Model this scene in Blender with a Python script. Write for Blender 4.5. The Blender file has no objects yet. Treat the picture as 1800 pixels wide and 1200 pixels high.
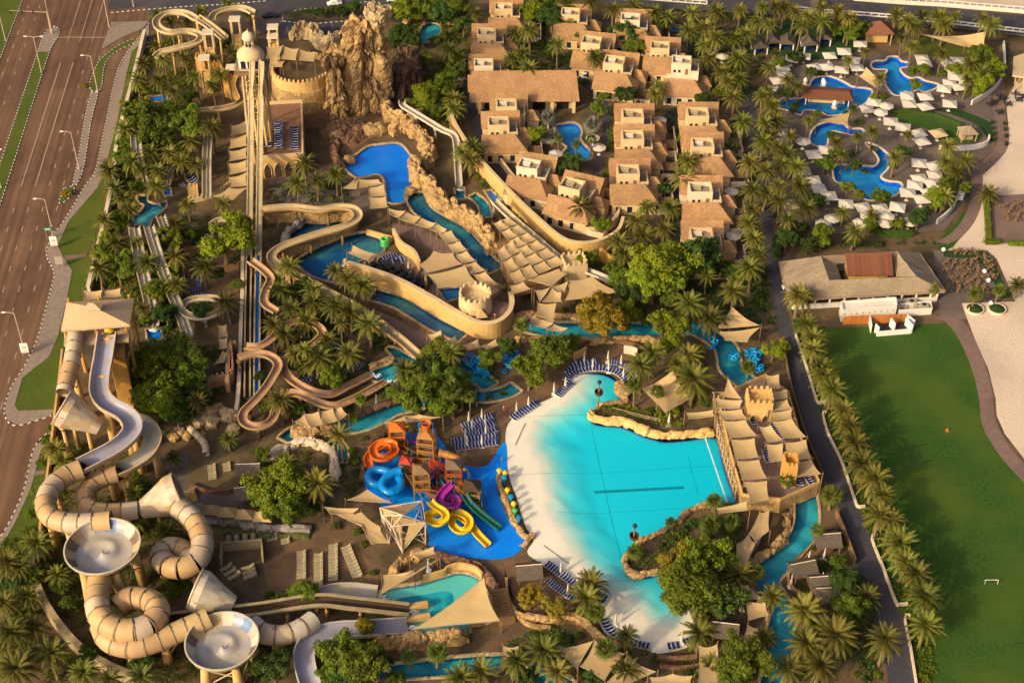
import bpy, bmesh, math, random
from math import sin, cos, tan, pi, radians, sqrt, atan2, exp, hypot
from mathutils import Vector, Matrix, noise, geometry

# ------------------------------------------------------------ camera, sky, sun, exposure
SC = bpy.context.scene
FOC, PITCH, CAMH = 2600.0, radians(40.0), 215.0        # focal length in photo pixels, downward pitch, height in metres
cam_d = bpy.data.cameras.new('camera'); cam = bpy.data.objects.new('camera', cam_d)
SC.collection.objects.link(cam); SC.camera = cam
cam.location = (0, 0, CAMH); cam.rotation_euler = (pi/2 - PITCH, 0, 0)
cam_d.sensor_width = 36; cam_d.lens = 36*FOC/1800; cam_d.clip_start = 1; cam_d.clip_end = 6000
SUN_EL, SUN_AZ = radians(27), radians(228)               # azimuth clockwise from +y (the way we look)
wd = bpy.data.worlds.new('World'); SC.world = wd; wd.use_nodes = True
_n = wd.node_tree.nodes; _bg = _n['Background']
_sky = _n.new('ShaderNodeTexSky'); _sky.sky_type = 'NISHITA'; _sky.sun_disc = False
_sky.sun_elevation = SUN_EL; _sky.sun_rotation = SUN_AZ; _sky.dust_density = 8.0; _sky.air_density = 0.5; _sky.ozone_density = 0.0
wd.node_tree.links.new(_sky.outputs[0], _bg.inputs[0]); _bg.inputs[1].default_value = 0.15
sun_d = bpy.data.lights.new('sun', 'SUN'); sun = bpy.data.objects.new('sun', sun_d); SC.collection.objects.link(sun)
sun_d.energy = 2.9; sun_d.angle = radians(2.0); sun_d.color = (1.0, 0.79, 0.4)
_sd = Vector((sin(SUN_AZ)*cos(SUN_EL), cos(SUN_AZ)*cos(SUN_EL), sin(SUN_EL)))
sun.rotation_euler = (-_sd).to_track_quat('-Z', 'Y').to_euler(); sun.location = (0, 250, 200)
SC.view_settings.view_transform = 'Standard'; SC.view_settings.look = 'None'
SC.view_settings.exposure = 0.26; SC.view_settings.gamma = 1
SC.render.engine = 'CYCLES'; SC.cycles.max_bounces = 6; SC.cycles.diffuse_bounces = 3
SC.cycles.transparent_max_bounces = 8; SC.cycles.use_denoising = True

# ------------------------------------------------------------ helpers
RND = random.Random(11)
COL = SC.collection
def W(px, py, z=0.0):
    """the point of the place at height z that the photograph shows at (px, py)"""
    u, v = px-900.0, py-600.0
    dy = FOC*cos(PITCH) - v*sin(PITCH); dz = -FOC*sin(PITCH) - v*cos(PITCH)
    t = (CAMH-z)/-dz
    return Vector((u*t, dy*t, z))
def ppm(py, z=0.0):
    """photo pixels per metre at that row"""
    return (FOC*sin(PITCH)+(py-600)*cos(PITCH))/(CAMH-z)
def P3(pts, z=0.0):
    return [W(p[0], p[1], p[2] if len(p) > 2 else z) for p in pts]
def cr(pts, n=6, closed=False):
    """Catmull-Rom through points of any dimension"""
    out = []; m = len(pts)
    rng = range(m) if closed else range(m-1)
    for i in rng:
        g = (lambda k: pts[k % m]) if closed else (lambda k: pts[min(max(k, 0), m-1)])
        a, b, c, d = g(i-1), g(i), g(i+1), g(i+2)
        for j in range(n):
            t = j/n
            out.append(tuple(0.5*((2*q)+(-p+r)*t+(2*p-5*q+4*r-s)*t*t+(-p+3*q-3*r+s)*t**3) for p, q, r, s in zip(a, b, c, d)))
    if not closed: out.append(tuple(pts[-1]))
    return out
def Z3(pts, z):
    return [(p[0], p[1], p[2] if len(p) > 2 else z) for p in pts]
def resample(path, step):
    """even spacing along a world path"""
    out = [path[0].copy()]; acc = 0.0
    for a, b in zip(path, path[1:]):
        L = (b-a).length
        if L < 1e-6: continue
        d = step-acc
        while d <= L:
            out.append(a.lerp(b, d/L)); d += step
        acc = (acc+L) % step
    if (out[-1]-path[-1]).length > step*0.3: out.append(path[-1].copy())
    return out
def area2(pts):
    return sum(a[0]*b[1]-b[0]*a[1] for a, b in zip(pts, pts[1:]+pts[:1]))/2
def ccw(pts):
    return pts if area2(pts) > 0 else pts[::-1]
def offset_poly(pts, d):
    """grow a counter-clockwise world outline by d metres"""
    n = len(pts); out = []
    for i in range(n):
        a, b, c = pts[i-1], pts[i], pts[(i+1) % n]
        e1 = Vector((b[0]-a[0], b[1]-a[1])); e2 = Vector((c[0]-b[0], c[1]-b[1]))
        n1 = Vector((e1.y, -e1.x)); n2 = Vector((e2.y, -e2.x))
        if n1.length > 1e-9: n1.normalize()
        if n2.length > 1e-9: n2.normalize()
        m = n1+n2
        if m.length < 0.3: m = n1 if n1.length else Vector((1, 0))
        m.normalize()
        out.append(Vector((b[0]+m.x*d, b[1]+m.y*d, b[2] if len(b) > 2 else 0)))
    return out
def inside(x, y, poly):
    c = False; n = len(poly); j = n-1
    for i in range(n):
        xi, yi = poly[i][0], poly[i][1]; xj, yj = poly[j][0], poly[j][1]
        if (yi > y) != (yj > y) and x < (xj-xi)*(y-yi)/(yj-yi)+xi: c = not c
        j = i
    return c

class MB:
    def __init__(s): s.v = []; s.f = []; s.m = []
    def add(s, vs, fs, mi=0):
        o = len(s.v); s.v += [tuple(p) for p in vs]
        for f in fs: s.f.append([i+o for i in f]); s.m.append(mi)
        return s
    def quad(s, a, b, c, d, mi=0): return s.add([a, b, c, d], [(0, 1, 2, 3)], mi)
    def tri(s, a, b, c, mi=0): return s.add([a, b, c], [(0, 1, 2)], mi)
    def poly(s, loops, mi=0, up=True):
        vs = [Vector(p) for l in loops for p in l]
        fl = [[Vector((p[0], p[1], 0)) for p in l] for l in loops]
        fs = []
        for t in geometry.tessellate_polygon(fl):
            a, b, c = (vs[i] for i in t)
            k = (b.x-a.x)*(c.y-a.y)-(b.y-a.y)*(c.x-a.x)
            if abs(k) < 1e-9: continue
            fs.append(t if (k > 0) == up else t[::-1])
        return s.add(vs, fs, mi)
    def prism(s, pts, z0, z1, mi=0, top=True, bottom=False, mside=None):
        pts = ccw([Vector((p[0], p[1], 0)) for p in pts]); n = len(pts)
        lo = [Vector((p.x, p.y, z0)) for p in pts]; hi = [Vector((p.x, p.y, z1)) for p in pts]
        s.add(lo+hi, [(i, (i+1) % n, n+(i+1) % n, n+i) for i in range(n)], mi if mside is None else mside)
        if top: s.poly([hi], mi)
        if bottom: s.poly([lo], mi, up=False)
        return s
    def box(s, c, d, rz=0.0, mi=0, taper=1.0):
        """box standing on c (centre of its underside), size d"""
        x, y, z = d[0]/2, d[1]/2, d[2]; ca, sa = cos(rz), sin(rz); vs = []
        for zz, k in ((0, 1), (z, taper)):
            for sx, sy in ((-1, -1), (1, -1), (1, 1), (-1, 1)):
                X, Y = sx*x*k, sy*y*k
                vs.append((c[0]+X*ca-Y*sa, c[1]+X*sa+Y*ca, c[2]+zz))
        return s.add(vs, [(3, 2, 1, 0), (4, 5, 6, 7), (0, 1, 5, 4), (1, 2, 6, 5), (2, 3, 7, 6), (3, 0, 4, 7)], mi)
    def cone(s, a, b, r0, r1, n=8, mi=0, caps=True):
        a = Vector(a); b = Vector(b); t = (b-a)
        if t.length < 1e-6: return s
        t.normalize(); u = t.orthogonal().normalized(); w = t.cross(u)
        vs = [a+(u*cos(2*pi*i/n)+w*sin(2*pi*i/n))*r0 for i in range(n)]+[b+(u*cos(2*pi*i/n)+w*sin(2*pi*i/n))*r1 for i in range(n)]
        fs = [(i, (i+1) % n, n+(i+1) % n, n+i) for i in range(n)]
        if caps: fs += [tuple(range(n))[::-1], tuple(range(n, 2*n))]
        return s.add(vs, fs, mi)
    def bar(s, a, b, r=0.05, n=5, mi=0): return s.cone(a, b, r, r, n, mi)
    def sweep(s, path, prof, mi=0, closed=True, ends=True, scale=None, bank=None, shift=None):
        """profile [(across, up)] carried along a path; up stays near vertical"""
        n = len(path); k = len(prof); vs = []
        for i, p in enumerate(path):
            t = (path[min(i+1, n-1)]-path[max(i-1, 0)])
            t = t.normalized() if t.length > 1e-9 else Vector((0, 1, 0))
            sd = t.cross(Vector((0, 0, 1)))
            sd = sd.normalized() if sd.length > 1e-4 else Vector((1, 0, 0))
            up = sd.cross(t)
            if bank: up, sd = up*cos(bank[i])+sd*sin(bank[i]), sd*cos(bank[i])-up*sin(bank[i])
            q = scale[i] if scale else 1.0
            vs += [p+sd*(x*q)+up*(y*q) for x, y in prof]
        fs = []
        for i in range(n-1):
            for j in range(k if closed else k-1):
                j2 = (j+1) % k
                fs.append((i*k+j, i*k+j2, (i+1)*k+j2, (i+1)*k+j))
        if ends and closed: fs += [tuple(range(k))[::-1], tuple(range((n-1)*k, n*k))]
        return s.add(vs, fs, mi)
    def lathe(s, c, prof, n=24, mi=0, a0=0.0, a1=2*pi):
        """profile [(radius, z)] about a vertical axis at c"""
        full = abs(a1-a0-2*pi) < 1e-6; m = n if full else n+1; k = len(prof); vs = []
        for i in range(m):
            a = a0+(a1-a0)*i/n
            vs += [(c[0]+r*cos(a), c[1]+r*sin(a), c[2]+z) for r, z in prof]
        fs = []
        for i in range(n):
            i2 = (i+1) % m
            for j in range(k-1): fs.append((i*k+j, i2*k+j, i2*k+j+1, i*k+j+1))
        return s.add(vs, fs, mi)
    def mesh(s, name, mats, smooth=False):
        me = bpy.data.meshes.new(name); me.from_pydata(s.v, [], s.f)
        for m in (mats if isinstance(mats, (list, tuple)) else [mats]): me.materials.append(M[m] if isinstance(m, str) else m)
        if any(s.m): me.polygons.foreach_set('material_index', s.m)
        if smooth: me.polygons.foreach_set('use_smooth', [True]*len(me.polygons))
        me.update(); return me
    def build(s, name, mats, parent=None, smooth=False):
        return link(name, s.mesh(name, mats, smooth), parent)
def link(name, me, parent=None):
    o = bpy.data.objects.new(name, me); COL.objects.link(o)
    if parent is not None: o.parent = parent
    return o
def tag(o, label=None, cat=None, group=None, kind=None):
    if label: o['label'] = label
    if cat: o['category'] = cat
    if group: o['group'] = group
    if kind: o['kind'] = kind
    return o
def thing(name, label, cat, loc=(0, 0, 0), rz=0.0, group=None):
    o = bpy.data.objects.new(name, None); COL.objects.link(o); o.empty_display_size = 0.3
    o.location = loc; o.rotation_euler = (0, 0, rz)
    return tag(o, label, cat, group)
def struct(name, mb, mats, smooth=False, label=None):
    return tag(mb.build(name, mats, None, smooth), kind='structure', label=label)
def copy_tree(o, parent=None):
    c = o.copy(); COL.objects.link(c)
    if parent is not None: c.parent = parent
    for ch in list(o.children): copy_tree(ch, c)
    return c
_U = ['', 'first', 'second', 'third', 'fourth', 'fifth', 'sixth', 'seventh', 'eighth', 'ninth', 'tenth', 'eleventh', 'twelfth', 'thirteenth',
      'fourteenth', 'fifteenth', 'sixteenth', 'seventeenth', 'eighteenth', 'nineteenth']
def nth(i):
    i += 1
    if i < 20: return _U[i]
    t, u = divmod(i, 10); T = {2: 'twent', 3: 'thirt', 4: 'fort', 5: 'fift', 6: 'sixt'}[t]
    return T+'ieth' if u == 0 else T+'y-'+_U[u]

# ------------------------------------------------------------ materials
M = {}
def mat(name, col, rough=0.85, var=0.18, scale=1.5, bump=0.0, fine=None, spec=0.25, metal=0.0, coords='world', second=None, rnd=0.0, trans=0.0, wear=None):
    """principled with two octaves of noise over the base colour; second = (colour, scale, amount) for broad patches"""
    m = bpy.data.materials.new(name); m.use_nodes = True; nt = m.node_tree; N = nt.nodes; L = nt.links
    b = N['Principled BSDF']; b.inputs['Roughness'].default_value = rough; b.inputs['Specular IOR Level'].default_value = spec
    b.inputs['Metallic'].default_value = metal
    if coords == 'world': src = N.new('ShaderNodeNewGeometry').outputs['Position']
    else: src = N.new('ShaderNodeTexCoord').outputs['Object']
    nz = N.new('ShaderNodeTexNoise'); nz.inputs['Scale'].default_value = scale; nz.inputs['Detail'].default_value = 5; nz.inputs['Roughness'].default_value = 0.65
    L.new(src, nz.inputs['Vector'])
    rp = N.new('ShaderNodeValToRGB'); e = rp.color_ramp.elements
    e[0].position = 0.3; e[1].position = 0.7
    e[0].color = tuple(c*(1-var) for c in col)+(1,); e[1].color = tuple(min(1, c*(1+var)) for c in col)+(1,)
    L.new(nz.outputs['Fac'], rp.inputs['Fac']); out = rp.outputs['Color']
    if second:
        n2 = N.new('ShaderNodeTexNoise'); n2.inputs['Scale'].default_value = second[1]; n2.inputs['Detail'].default_value = 3
        L.new(src, n2.inputs['Vector'])
        r2 = N.new('ShaderNodeValToRGB'); r2.color_ramp.elements[0].position = 0.45; r2.color_ramp.elements[1].position = 0.62
        r2.color_ramp.elements[1].color = (second[2],)*3+(1,)
        L.new(n2.outputs['Fac'], r2.inputs['Fac'])
        mx = N.new('ShaderNodeMix'); mx.data_type = 'RGBA'; mx.inputs[7].default_value = tuple(second[0])+(1,)
        L.new(r2.outputs['Color'], mx.inputs[0]); L.new(out, mx.inputs[6]); out = mx.outputs[2]
    if rnd:
        oi = N.new('ShaderNodeObjectInfo'); mr = N.new('ShaderNodeMapRange'); mr.inputs[3].default_value = 1-rnd; mr.inputs[4].default_value = 1+rnd
        L.new(oi.outputs['Random'], mr.inputs[0])
        hs = N.new('ShaderNodeHueSaturation'); L.new(mr.outputs[0], hs.inputs['Value']); L.new(out, hs.inputs['Color'])
        m2 = N.new('ShaderNodeMapRange'); m2.inputs[3].default_value = 0.5-rnd*0.07; m2.inputs[4].default_value = 0.5+rnd*0.05
        ad = N.new('ShaderNodeMath'); ad.operation = 'FRACT'; ml = N.new('ShaderNodeMath'); ml.operation = 'MULTIPLY'; ml.inputs[1].default_value = 7.31
        L.new(oi.outputs['Random'], ml.inputs[0]); L.new(ml.outputs[0], ad.inputs[0]); L.new(ad.outputs[0], m2.inputs[0]); L.new(m2.outputs[0], hs.inputs['Hue'])
        out = hs.outputs['Color']
    L.new(out, b.inputs['Base Color'])
    if bump:
        bp = N.new('ShaderNodeBump'); bp.inputs['Strength'].default_value = bump; bp.inputs['Distance'].default_value = 0.3
        if fine:
            n3 = N.new('ShaderNodeTexNoise'); n3.inputs['Scale'].default_value = fine; n3.inputs['Detail'].default_value = 4; L.new(src, n3.inputs['Vector']); L.new(n3.outputs['Fac'], bp.inputs['Height'])
        else: L.new(nz.outputs['Fac'], bp.inputs['Height'])
        L.new(bp.outputs[0], b.inputs['Normal'])
    if trans:
        tr = N.new('ShaderNodeBsdfTranslucent'); L.new(out, tr.inputs['Color'])
        ms = N.new('ShaderNodeMixShader'); ms.inputs[0].default_value = trans
        L.new(b.outputs[0], ms.inputs[1]); L.new(tr.outputs[0], ms.inputs[2]); L.new(ms.outputs[0], N['Material Output'].inputs['Surface'])
    M[name] = m; return m
def paver(name, c1, c2, size, mortar, rough=0.85, second=None):
    """small paving units: too fine to pick apart from here"""
    m = mat(name, c1, rough, 0.15, 0.8, second=second); nt = m.node_tree; N = nt.nodes; L = nt.links; b = N['Principled BSDF']
    old = b.inputs['Base Color'].links[0].from_socket
    br = N.new('ShaderNodeTexBrick'); br.inputs['Scale'].default_value = 1.0/size; br.inputs['Mortar Size'].default_value = 0.035
    br.inputs['Color1'].default_value = (0.75, 0.75, 0.75, 1); br.inputs['Color2'].default_value = (1.15, 1.12, 1.1, 1); br.inputs['Mortar'].default_value = tuple(x for x in mortar)+(1,)
    L.new(N.new('ShaderNodeNewGeometry').outputs['Position'], br.inputs['Vector'])
    mx = N.new('ShaderNodeMix'); mx.data_type = 'RGBA'; mx.blend_type = 'MULTIPLY'; mx.inputs[0].default_value = 1
    L.new(old, mx.inputs[6]); L.new(br.outputs['Color'], mx.inputs[7]); L.new(mx.outputs[2], b.inputs['Base Color'])
    return m
def water(name, absorb, density, ripple=2.5, strength=0.12):
    """clear water: transparent and glossy by the angle of view, colour from absorption through its depth"""
    for nm, top in ((name, True), (name+'_side', False)):
        m = bpy.data.materials.new(nm); m.use_nodes = True; nt = m.node_tree; N = nt.nodes; L = nt.links
        N.remove(N['Principled BSDF']); out = N['Material Output']
        tr = N.new('ShaderNodeBsdfTransparent')
        if top:
            gl = N.new('ShaderNodeBsdfGlossy'); gl.inputs['Roughness'].default_value = 0.12
            lw = N.new('ShaderNodeLayerWeight'); pw = N.new('ShaderNodeMath'); pw.operation = 'POWER'; pw.inputs[1].default_value = 5; L.new(lw.outputs['Facing'], pw.inputs[0])
            fr = N.new('ShaderNodeMath'); fr.operation = 'MULTIPLY_ADD'; fr.inputs[1].default_value = 0.9; fr.inputs[2].default_value = 0.025; L.new(pw.outputs[0], fr.inputs[0])
            nz = N.new('ShaderNodeTexNoise'); nz.inputs['Scale'].default_value = ripple; nz.inputs['Detail'].default_value = 3
            L.new(N.new('ShaderNodeNewGeometry').outputs['Position'], nz.inputs['Vector'])
            bp = N.new('ShaderNodeBump'); bp.inputs['Strength'].default_value = strength; bp.inputs['Distance'].default_value = 0.2
            L.new(nz.outputs['Fac'], bp.inputs['Height']); L.new(bp.outputs[0], gl.inputs['Normal']); L.new(bp.outputs[0], lw.inputs['Normal'])
            ms = N.new('ShaderNodeMixShader'); L.new(fr.outputs[0], ms.inputs[0]); L.new(tr.outputs[0], ms.inputs[1]); L.new(gl.outputs[0], ms.inputs[2])
            L.new(ms.outputs[0], out.inputs['Surface'])
        else: L.new(tr.outputs[0], out.inputs['Surface'])
        va = N.new('ShaderNodeVolumeAbsorption'); va.inputs['Color'].default_value = tuple(absorb)+(1,); va.inputs['Density'].default_value = density
        L.new(va.outputs[0], out.inputs['Volume']); M[nm] = m
mat('asphalt_glow', (0.125, 0.066, 0.04), 0.9, 0.16, 0.35, 0.05, second=((0.165, 0.09, 0.052), 0.05, 0.9))  # reddish brown: the warm sun glow over the highway, put into the base colour
mat('asphalt_street', (0.052, 0.047, 0.055), 0.9, 0.22, 0.5, 0.05, second=((0.075, 0.065, 0.07), 0.06, 0.8))
mat('asphalt_path', (0.05, 0.047, 0.06), 0.9, 0.25, 1.2, 0.1, second=((0.07, 0.06, 0.07), 0.08, 0.8))
mat('road_paint', (0.36, 0.25, 0.18), 0.8, 0.3, 1.5)
mat('kerb_white', (0.62, 0.55, 0.5), 0.85, 0.2, 2)
mat('kerb_black', (0.05, 0.045, 0.045), 0.85, 0.2, 2)
paver('paver_side', (0.29, 0.23, 0.19), None, 0.6, (0.55, 0.5, 0.45))
paver('paver_park', (0.15, 0.1, 0.055), None, 0.8, (0.7, 0.65, 0.6), second=((0.08, 0.062, 0.032), 0.16, 0.95))
paver('paver_hotel', (0.135, 0.105, 0.095), None, 0.6, (0.7, 0.65, 0.6), second=((0.19, 0.155, 0.135), 0.12, 0.7))
paver('paver_pink', (0.22, 0.145, 0.125), None, 0.6, (0.7, 0.65, 0.6), second=((0.16, 0.11, 0.1), 0.2, 0.7))
paver('paver_rust', (0.2, 0.12, 0.062), None, 0.7, (0.75, 0.7, 0.65), second=((0.12, 0.075, 0.05), 0.2, 0.9))
paver('paver_olive', (0.15, 0.11, 0.055), None, 0.7, (0.75, 0.7, 0.65), second=((0.11, 0.08, 0.045), 0.3, 0.8))
paver('terracotta', (0.25, 0.125, 0.07), None, 0.5, (0.75, 0.7, 0.65))
mat('concrete', (0.3, 0.26, 0.22), 0.9, 0.2, 0.8, 0.1)
mat('sand', (0.6, 0.47, 0.36), 0.95, 0.09, 1.6, 0.5, fine=2.5, second=((0.47, 0.37, 0.285), 0.05, 0.8))
mat('soil', (0.075, 0.05, 0.03), 0.95, 0.4, 0.9, 0.4)
mat('lawn', (0.03, 0.078, 0.007), 0.95, 0.4, 1.7, 0.5, fine=5, second=((0.06, 0.1, 0.01), 0.06, 0.8))
mat('lawn_yellow', (0.062, 0.09, 0.008), 0.95, 0.3, 1.8, 0.4, fine=6, second=((0.09, 0.1, 0.012), 0.1, 0.7))  # a yellower green than the main lawn
mat('turf_dark', (0.02, 0.05, 0.012), 0.95, 0.3, 2.2, 0.4, fine=6)
mat('rock', (0.43, 0.275, 0.115), 0.95, 0.35, 0.8, 1.0, fine=2.4, second=((0.3, 0.185, 0.085), 0.35, 0.7))
mat('rock_pale', (0.48, 0.35, 0.19), 0.95, 0.25, 0.9, 0.9, fine=1.8, second=((0.34, 0.24, 0.13), 0.35, 0.8))
mat('rock_red', (0.2, 0.105, 0.06), 0.95, 0.3, 0.9, 0.9, fine=1.8, second=((0.13, 0.07, 0.045), 0.3, 0.8))
mat('ochre', (0.56, 0.35, 0.13), 0.9, 0.12, 0.7, 0.15, fine=3, second=((0.46, 0.27, 0.09), 0.3, 0.5))
mat('ochre_deep', (0.5, 0.26, 0.06), 0.9, 0.15, 0.7, 0.15, fine=3)
mat('plaster', (0.58, 0.42, 0.23), 0.9, 0.09, 0.6, 0.1, fine=3, second=((0.49, 0.34, 0.18), 0.25, 0.5))
mat('plaster_pale', (0.62, 0.5, 0.36), 0.9, 0.08, 0.6, 0.1, second=((0.52, 0.41, 0.28), 0.25, 0.5))
mat('wall_white', (0.66, 0.61, 0.54), 0.85, 0.07, 0.7, 0.05, second=((0.56, 0.51, 0.45), 0.3, 0.4))
mat('thatch', (0.36, 0.205, 0.09), 0.95, 0.26, 1.6, 0.8, fine=3.5, second=((0.27, 0.15, 0.075), 0.25, 0.7), rnd=0.1, coords='world')
mat('straw', (0.3, 0.225, 0.15), 0.95, 0.24, 1.8, 0.8, fine=4, second=((0.23, 0.175, 0.125), 0.2, 0.8))
mat('roof_tile', (0.17, 0.065, 0.035), 0.85, 0.25, 2.5, 0.2, rnd=0.12)
mat('shingle', (0.11, 0.085, 0.065), 0.9, 0.3, 2.5, 0.6, fine=5)
mat('sail', (0.51, 0.355, 0.165), 0.9, 0.07, 1.2, 0.1, fine=5, second=((0.42, 0.285, 0.14), 0.3, 0.5), rnd=0.08, trans=0.12)
mat('canvas', (0.6, 0.53, 0.45), 0.9, 0.05, 1.0, rnd=0.07, trans=0.1)
mat('canvas_tan', (0.55, 0.42, 0.25), 0.9, 0.06, 1.0, trans=0.1)
mat('roof_membrane', (0.52, 0.36, 0.2), 0.85, 0.06, 0.6, second=((0.45, 0.32, 0.19), 0.2, 0.6))
mat('wood', (0.21, 0.12, 0.055), 0.85, 0.3, 2.2, 0.2)
mat('wood_dark', (0.06, 0.036, 0.02), 0.85, 0.3, 2.2, 0.2)
mat('wood_orange', (0.42, 0.16, 0.035), 0.8, 0.2, 2.0, 0.2, rnd=0.15)
mat('timber_pale', (0.42, 0.31, 0.19), 0.85, 0.2, 2.0, 0.1)
mat('white_paint', (0.75, 0.72, 0.67), 0.6, 0.05, 1.5)
mat('steel', (0.42, 0.37, 0.3), 0.5, 0.1, 2, metal=0.3)
mat('lamp_steel', (0.5, 0.38, 0.27), 0.6, 0.1, 2)
mat('dark_metal', (0.03, 0.028, 0.03), 0.6, 0.2, 2)
mat('glass_dark', (0.02, 0.022, 0.03), 0.15, 0.2, 1, spec=0.6)
mat('tube_sand', (0.46, 0.295, 0.135), 0.5, 0.09, 0.9, second=((0.38, 0.25, 0.13), 0.35, 0.7), rnd=0.12, spec=0.3)
mat('tube_pale', (0.48, 0.37, 0.25), 0.5, 0.08, 0.9, second=((0.4, 0.31, 0.21), 0.35, 0.7), rnd=0.1, spec=0.4)
mat('flange', (0.24, 0.17, 0.1), 0.7, 0.15, 2)
mat('flume_lilac', (0.29, 0.26, 0.3), 0.35, 0.12, 0.9, spec=0.5, second=((0.28, 0.29, 0.4), 0.25, 0.8))
mat('flume_cream', (0.4, 0.35, 0.26), 0.35, 0.1, 0.9, spec=0.5, second=((0.4, 0.39, 0.39), 0.3, 0.7))
mat('flume_sand', (0.4, 0.31, 0.17), 0.6, 0.15, 0.9, second=((0.31, 0.24, 0.14), 0.5, 0.7))
mat('flume_red', (0.4, 0.23, 0.13), 0.6, 0.18, 0.9, second=((0.3, 0.16, 0.09), 0.5, 0.8))
mat('panel_blue', (0.13, 0.2, 0.33), 0.4, 0.1, 1, spec=0.5)
mat('panel_brown', (0.16, 0.11, 0.065), 0.5, 0.1, 1, spec=0.4)
mat('panel_tan', (0.46, 0.32, 0.15), 0.5, 0.1, 1, spec=0.4)
mat('panel_white', (0.52, 0.45, 0.34), 0.5, 0.08, 1, spec=0.4)
mat('dish', (0.38, 0.33, 0.27), 0.4, 0.12, 1.6, spec=0.4, second=((0.29, 0.28, 0.33), 0.3, 0.9))
mat('cushion_blue', (0.006, 0.022, 0.14), 0.85, 0.15, 3, rnd=0.12)
mat('cushion_olive', (0.33, 0.28, 0.17), 0.85, 0.15, 3, rnd=0.12)
mat('frame_white', (0.7, 0.66, 0.6), 0.5, 0.05, 2)
mat('raft_blue', (0.0, 0.22, 0.5), 0.35, 0.15, 2, spec=0.5, rnd=0.25)
mat('raft_yellow', (0.75, 0.5, 0.02), 0.4, 0.1, 2, spec=0.5)
mat('raft_green', (0.05, 0.4, 0.08), 0.4, 0.1, 2, spec=0.5)
mat('toy_orange', (0.62, 0.13, 0.01), 0.35, 0.08, 1.5, spec=0.5)
mat('toy_amber', (0.34, 0.14, 0.02), 0.45, 0.1, 1.5, spec=0.5)
mat('toy_blue', (0.0, 0.2, 0.55), 0.3, 0.08, 1.5, spec=0.5)
mat('toy_yellow', (0.72, 0.46, 0.005), 0.35, 0.08, 1.5, spec=0.5)
mat('toy_purple', (0.3, 0.02, 0.26), 0.35, 0.1, 1.5, spec=0.5)
mat('toy_green', (0.01, 0.13, 0.075), 0.4, 0.1, 1.5, spec=0.5)
mat('toy_red', (0.42, 0.035, 0.02), 0.4, 0.1, 1.5, spec=0.5)
mat('floor_blue', (0.0, 0.19, 0.8), 0.45, 0.1, 0.5, spec=0.4, second=((0.0, 0.26, 0.85), 0.12, 0.8))
mat('floor_cream', (0.64, 0.59, 0.5), 0.85, 0.07, 0.8, second=((0.6, 0.55, 0.45), 0.1, 0.7))
mat('floor_teal', (0.12, 0.42, 0.46), 0.8, 0.2, 0.5, second=((0.03, 0.22, 0.3), 0.18, 0.9))
mat('floor_tile', (0.05, 0.36, 0.62), 0.7, 0.15, 0.7, second=((0.03, 0.24, 0.52), 0.12, 0.9))
mat('floor_slate', (0.12, 0.24, 0.25), 0.8, 0.25, 0.6, second=((0.02, 0.1, 0.22), 0.1, 1.0))
mat('floor_pool', (0.74, 0.69, 0.58), 0.85, 0.06, 0.8, second=((0.69, 0.64, 0.54), 0.1, 0.7))
def _aqua():
    # the basin's paint: sand-coloured on the beach, aqua towards the deep end
    nt = M['floor_pool'].node_tree; N = nt.nodes; L = nt.links; b = N['Principled BSDF']; old = b.inputs['Base Color'].links[0].from_socket
    sx = N.new('ShaderNodeSeparateXYZ'); L.new(N.new('ShaderNodeNewGeometry').outputs['Position'], sx.inputs[0])
    mr = N.new('ShaderNodeMapRange'); mr.inputs[1].default_value = -0.06; mr.inputs[2].default_value = -0.7; L.new(sx.outputs[2], mr.inputs[0])
    mx = N.new('ShaderNodeMix'); mx.data_type = 'RGBA'; mx.inputs[7].default_value = (0.34, 0.7, 0.72, 1); L.new(mr.outputs[0], mx.inputs[0]); L.new(old, mx.inputs[6]); L.new(mx.outputs[2], b.inputs['Base Color'])
_aqua()
mat('joint', (0.2, 0.3, 0.32), 0.8, 0.15, 1)
mat('leaf_palm', (0.138, 0.136, 0.02), 0.65, 0.35, 2, coords='object', rnd=0.38, trans=0.25)
mat('leaf_fan', (0.12, 0.15, 0.02), 0.7, 0.3, 3, coords='object', rnd=0.25, trans=0.25)
mat('leaf_silver', (0.2, 0.2, 0.15), 0.8, 0.2, 3, coords='object', trans=0.2)
mat('leaf_dry', (0.2, 0.125, 0.05), 0.9, 0.3, 3, coords='object')
mat('leaf_green', (0.125, 0.17, 0.012), 0.65, 0.35, 1.2, coords='object', rnd=0.28, trans=0.35)
mat('leaf_dark', (0.055, 0.095, 0.014), 0.65, 0.35, 1.2, coords='object', rnd=0.28, trans=0.3)
mat('leaf_bright', (0.17, 0.21, 0.01), 0.7, 0.3, 0.5, coords='object', rnd=0.2, trans=0.3)
mat('leaf_gold', (0.26, 0.2, 0.014), 0.7, 0.3, 0.5, coords='object', rnd=0.2, trans=0.3)
mat('flower_white', (0.6, 0.58, 0.45), 0.8, 0.1, 3)
mat('flower_rust', (0.2, 0.07, 0.02), 0.9, 0.3, 2)
mat('bark', (0.17, 0.115, 0.065), 0.95, 0.3, 2.5, 0.6, coords='object')
mat('bark_pale', (0.27, 0.21, 0.14), 0.95, 0.25, 2.5, 0.4, coords='object')
mat('skin', (0.4, 0.22, 0.14), 0.6, 0.05, 2)
mat('hair', (0.03, 0.02, 0.015), 0.7, 0.1, 2)
mat('sign_green', (0.02, 0.2, 0.1), 0.5, 0.05, 2)
mat('car_black', (0.012, 0.012, 0.014), 0.25, 0.1, 2, spec=0.6)
mat('rubber', (0.02, 0.02, 0.02), 0.85, 0.1, 2)
mat('moss', (0.1, 0.1, 0.03), 0.95, 0.3, 1.2, 0.4)
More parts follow.
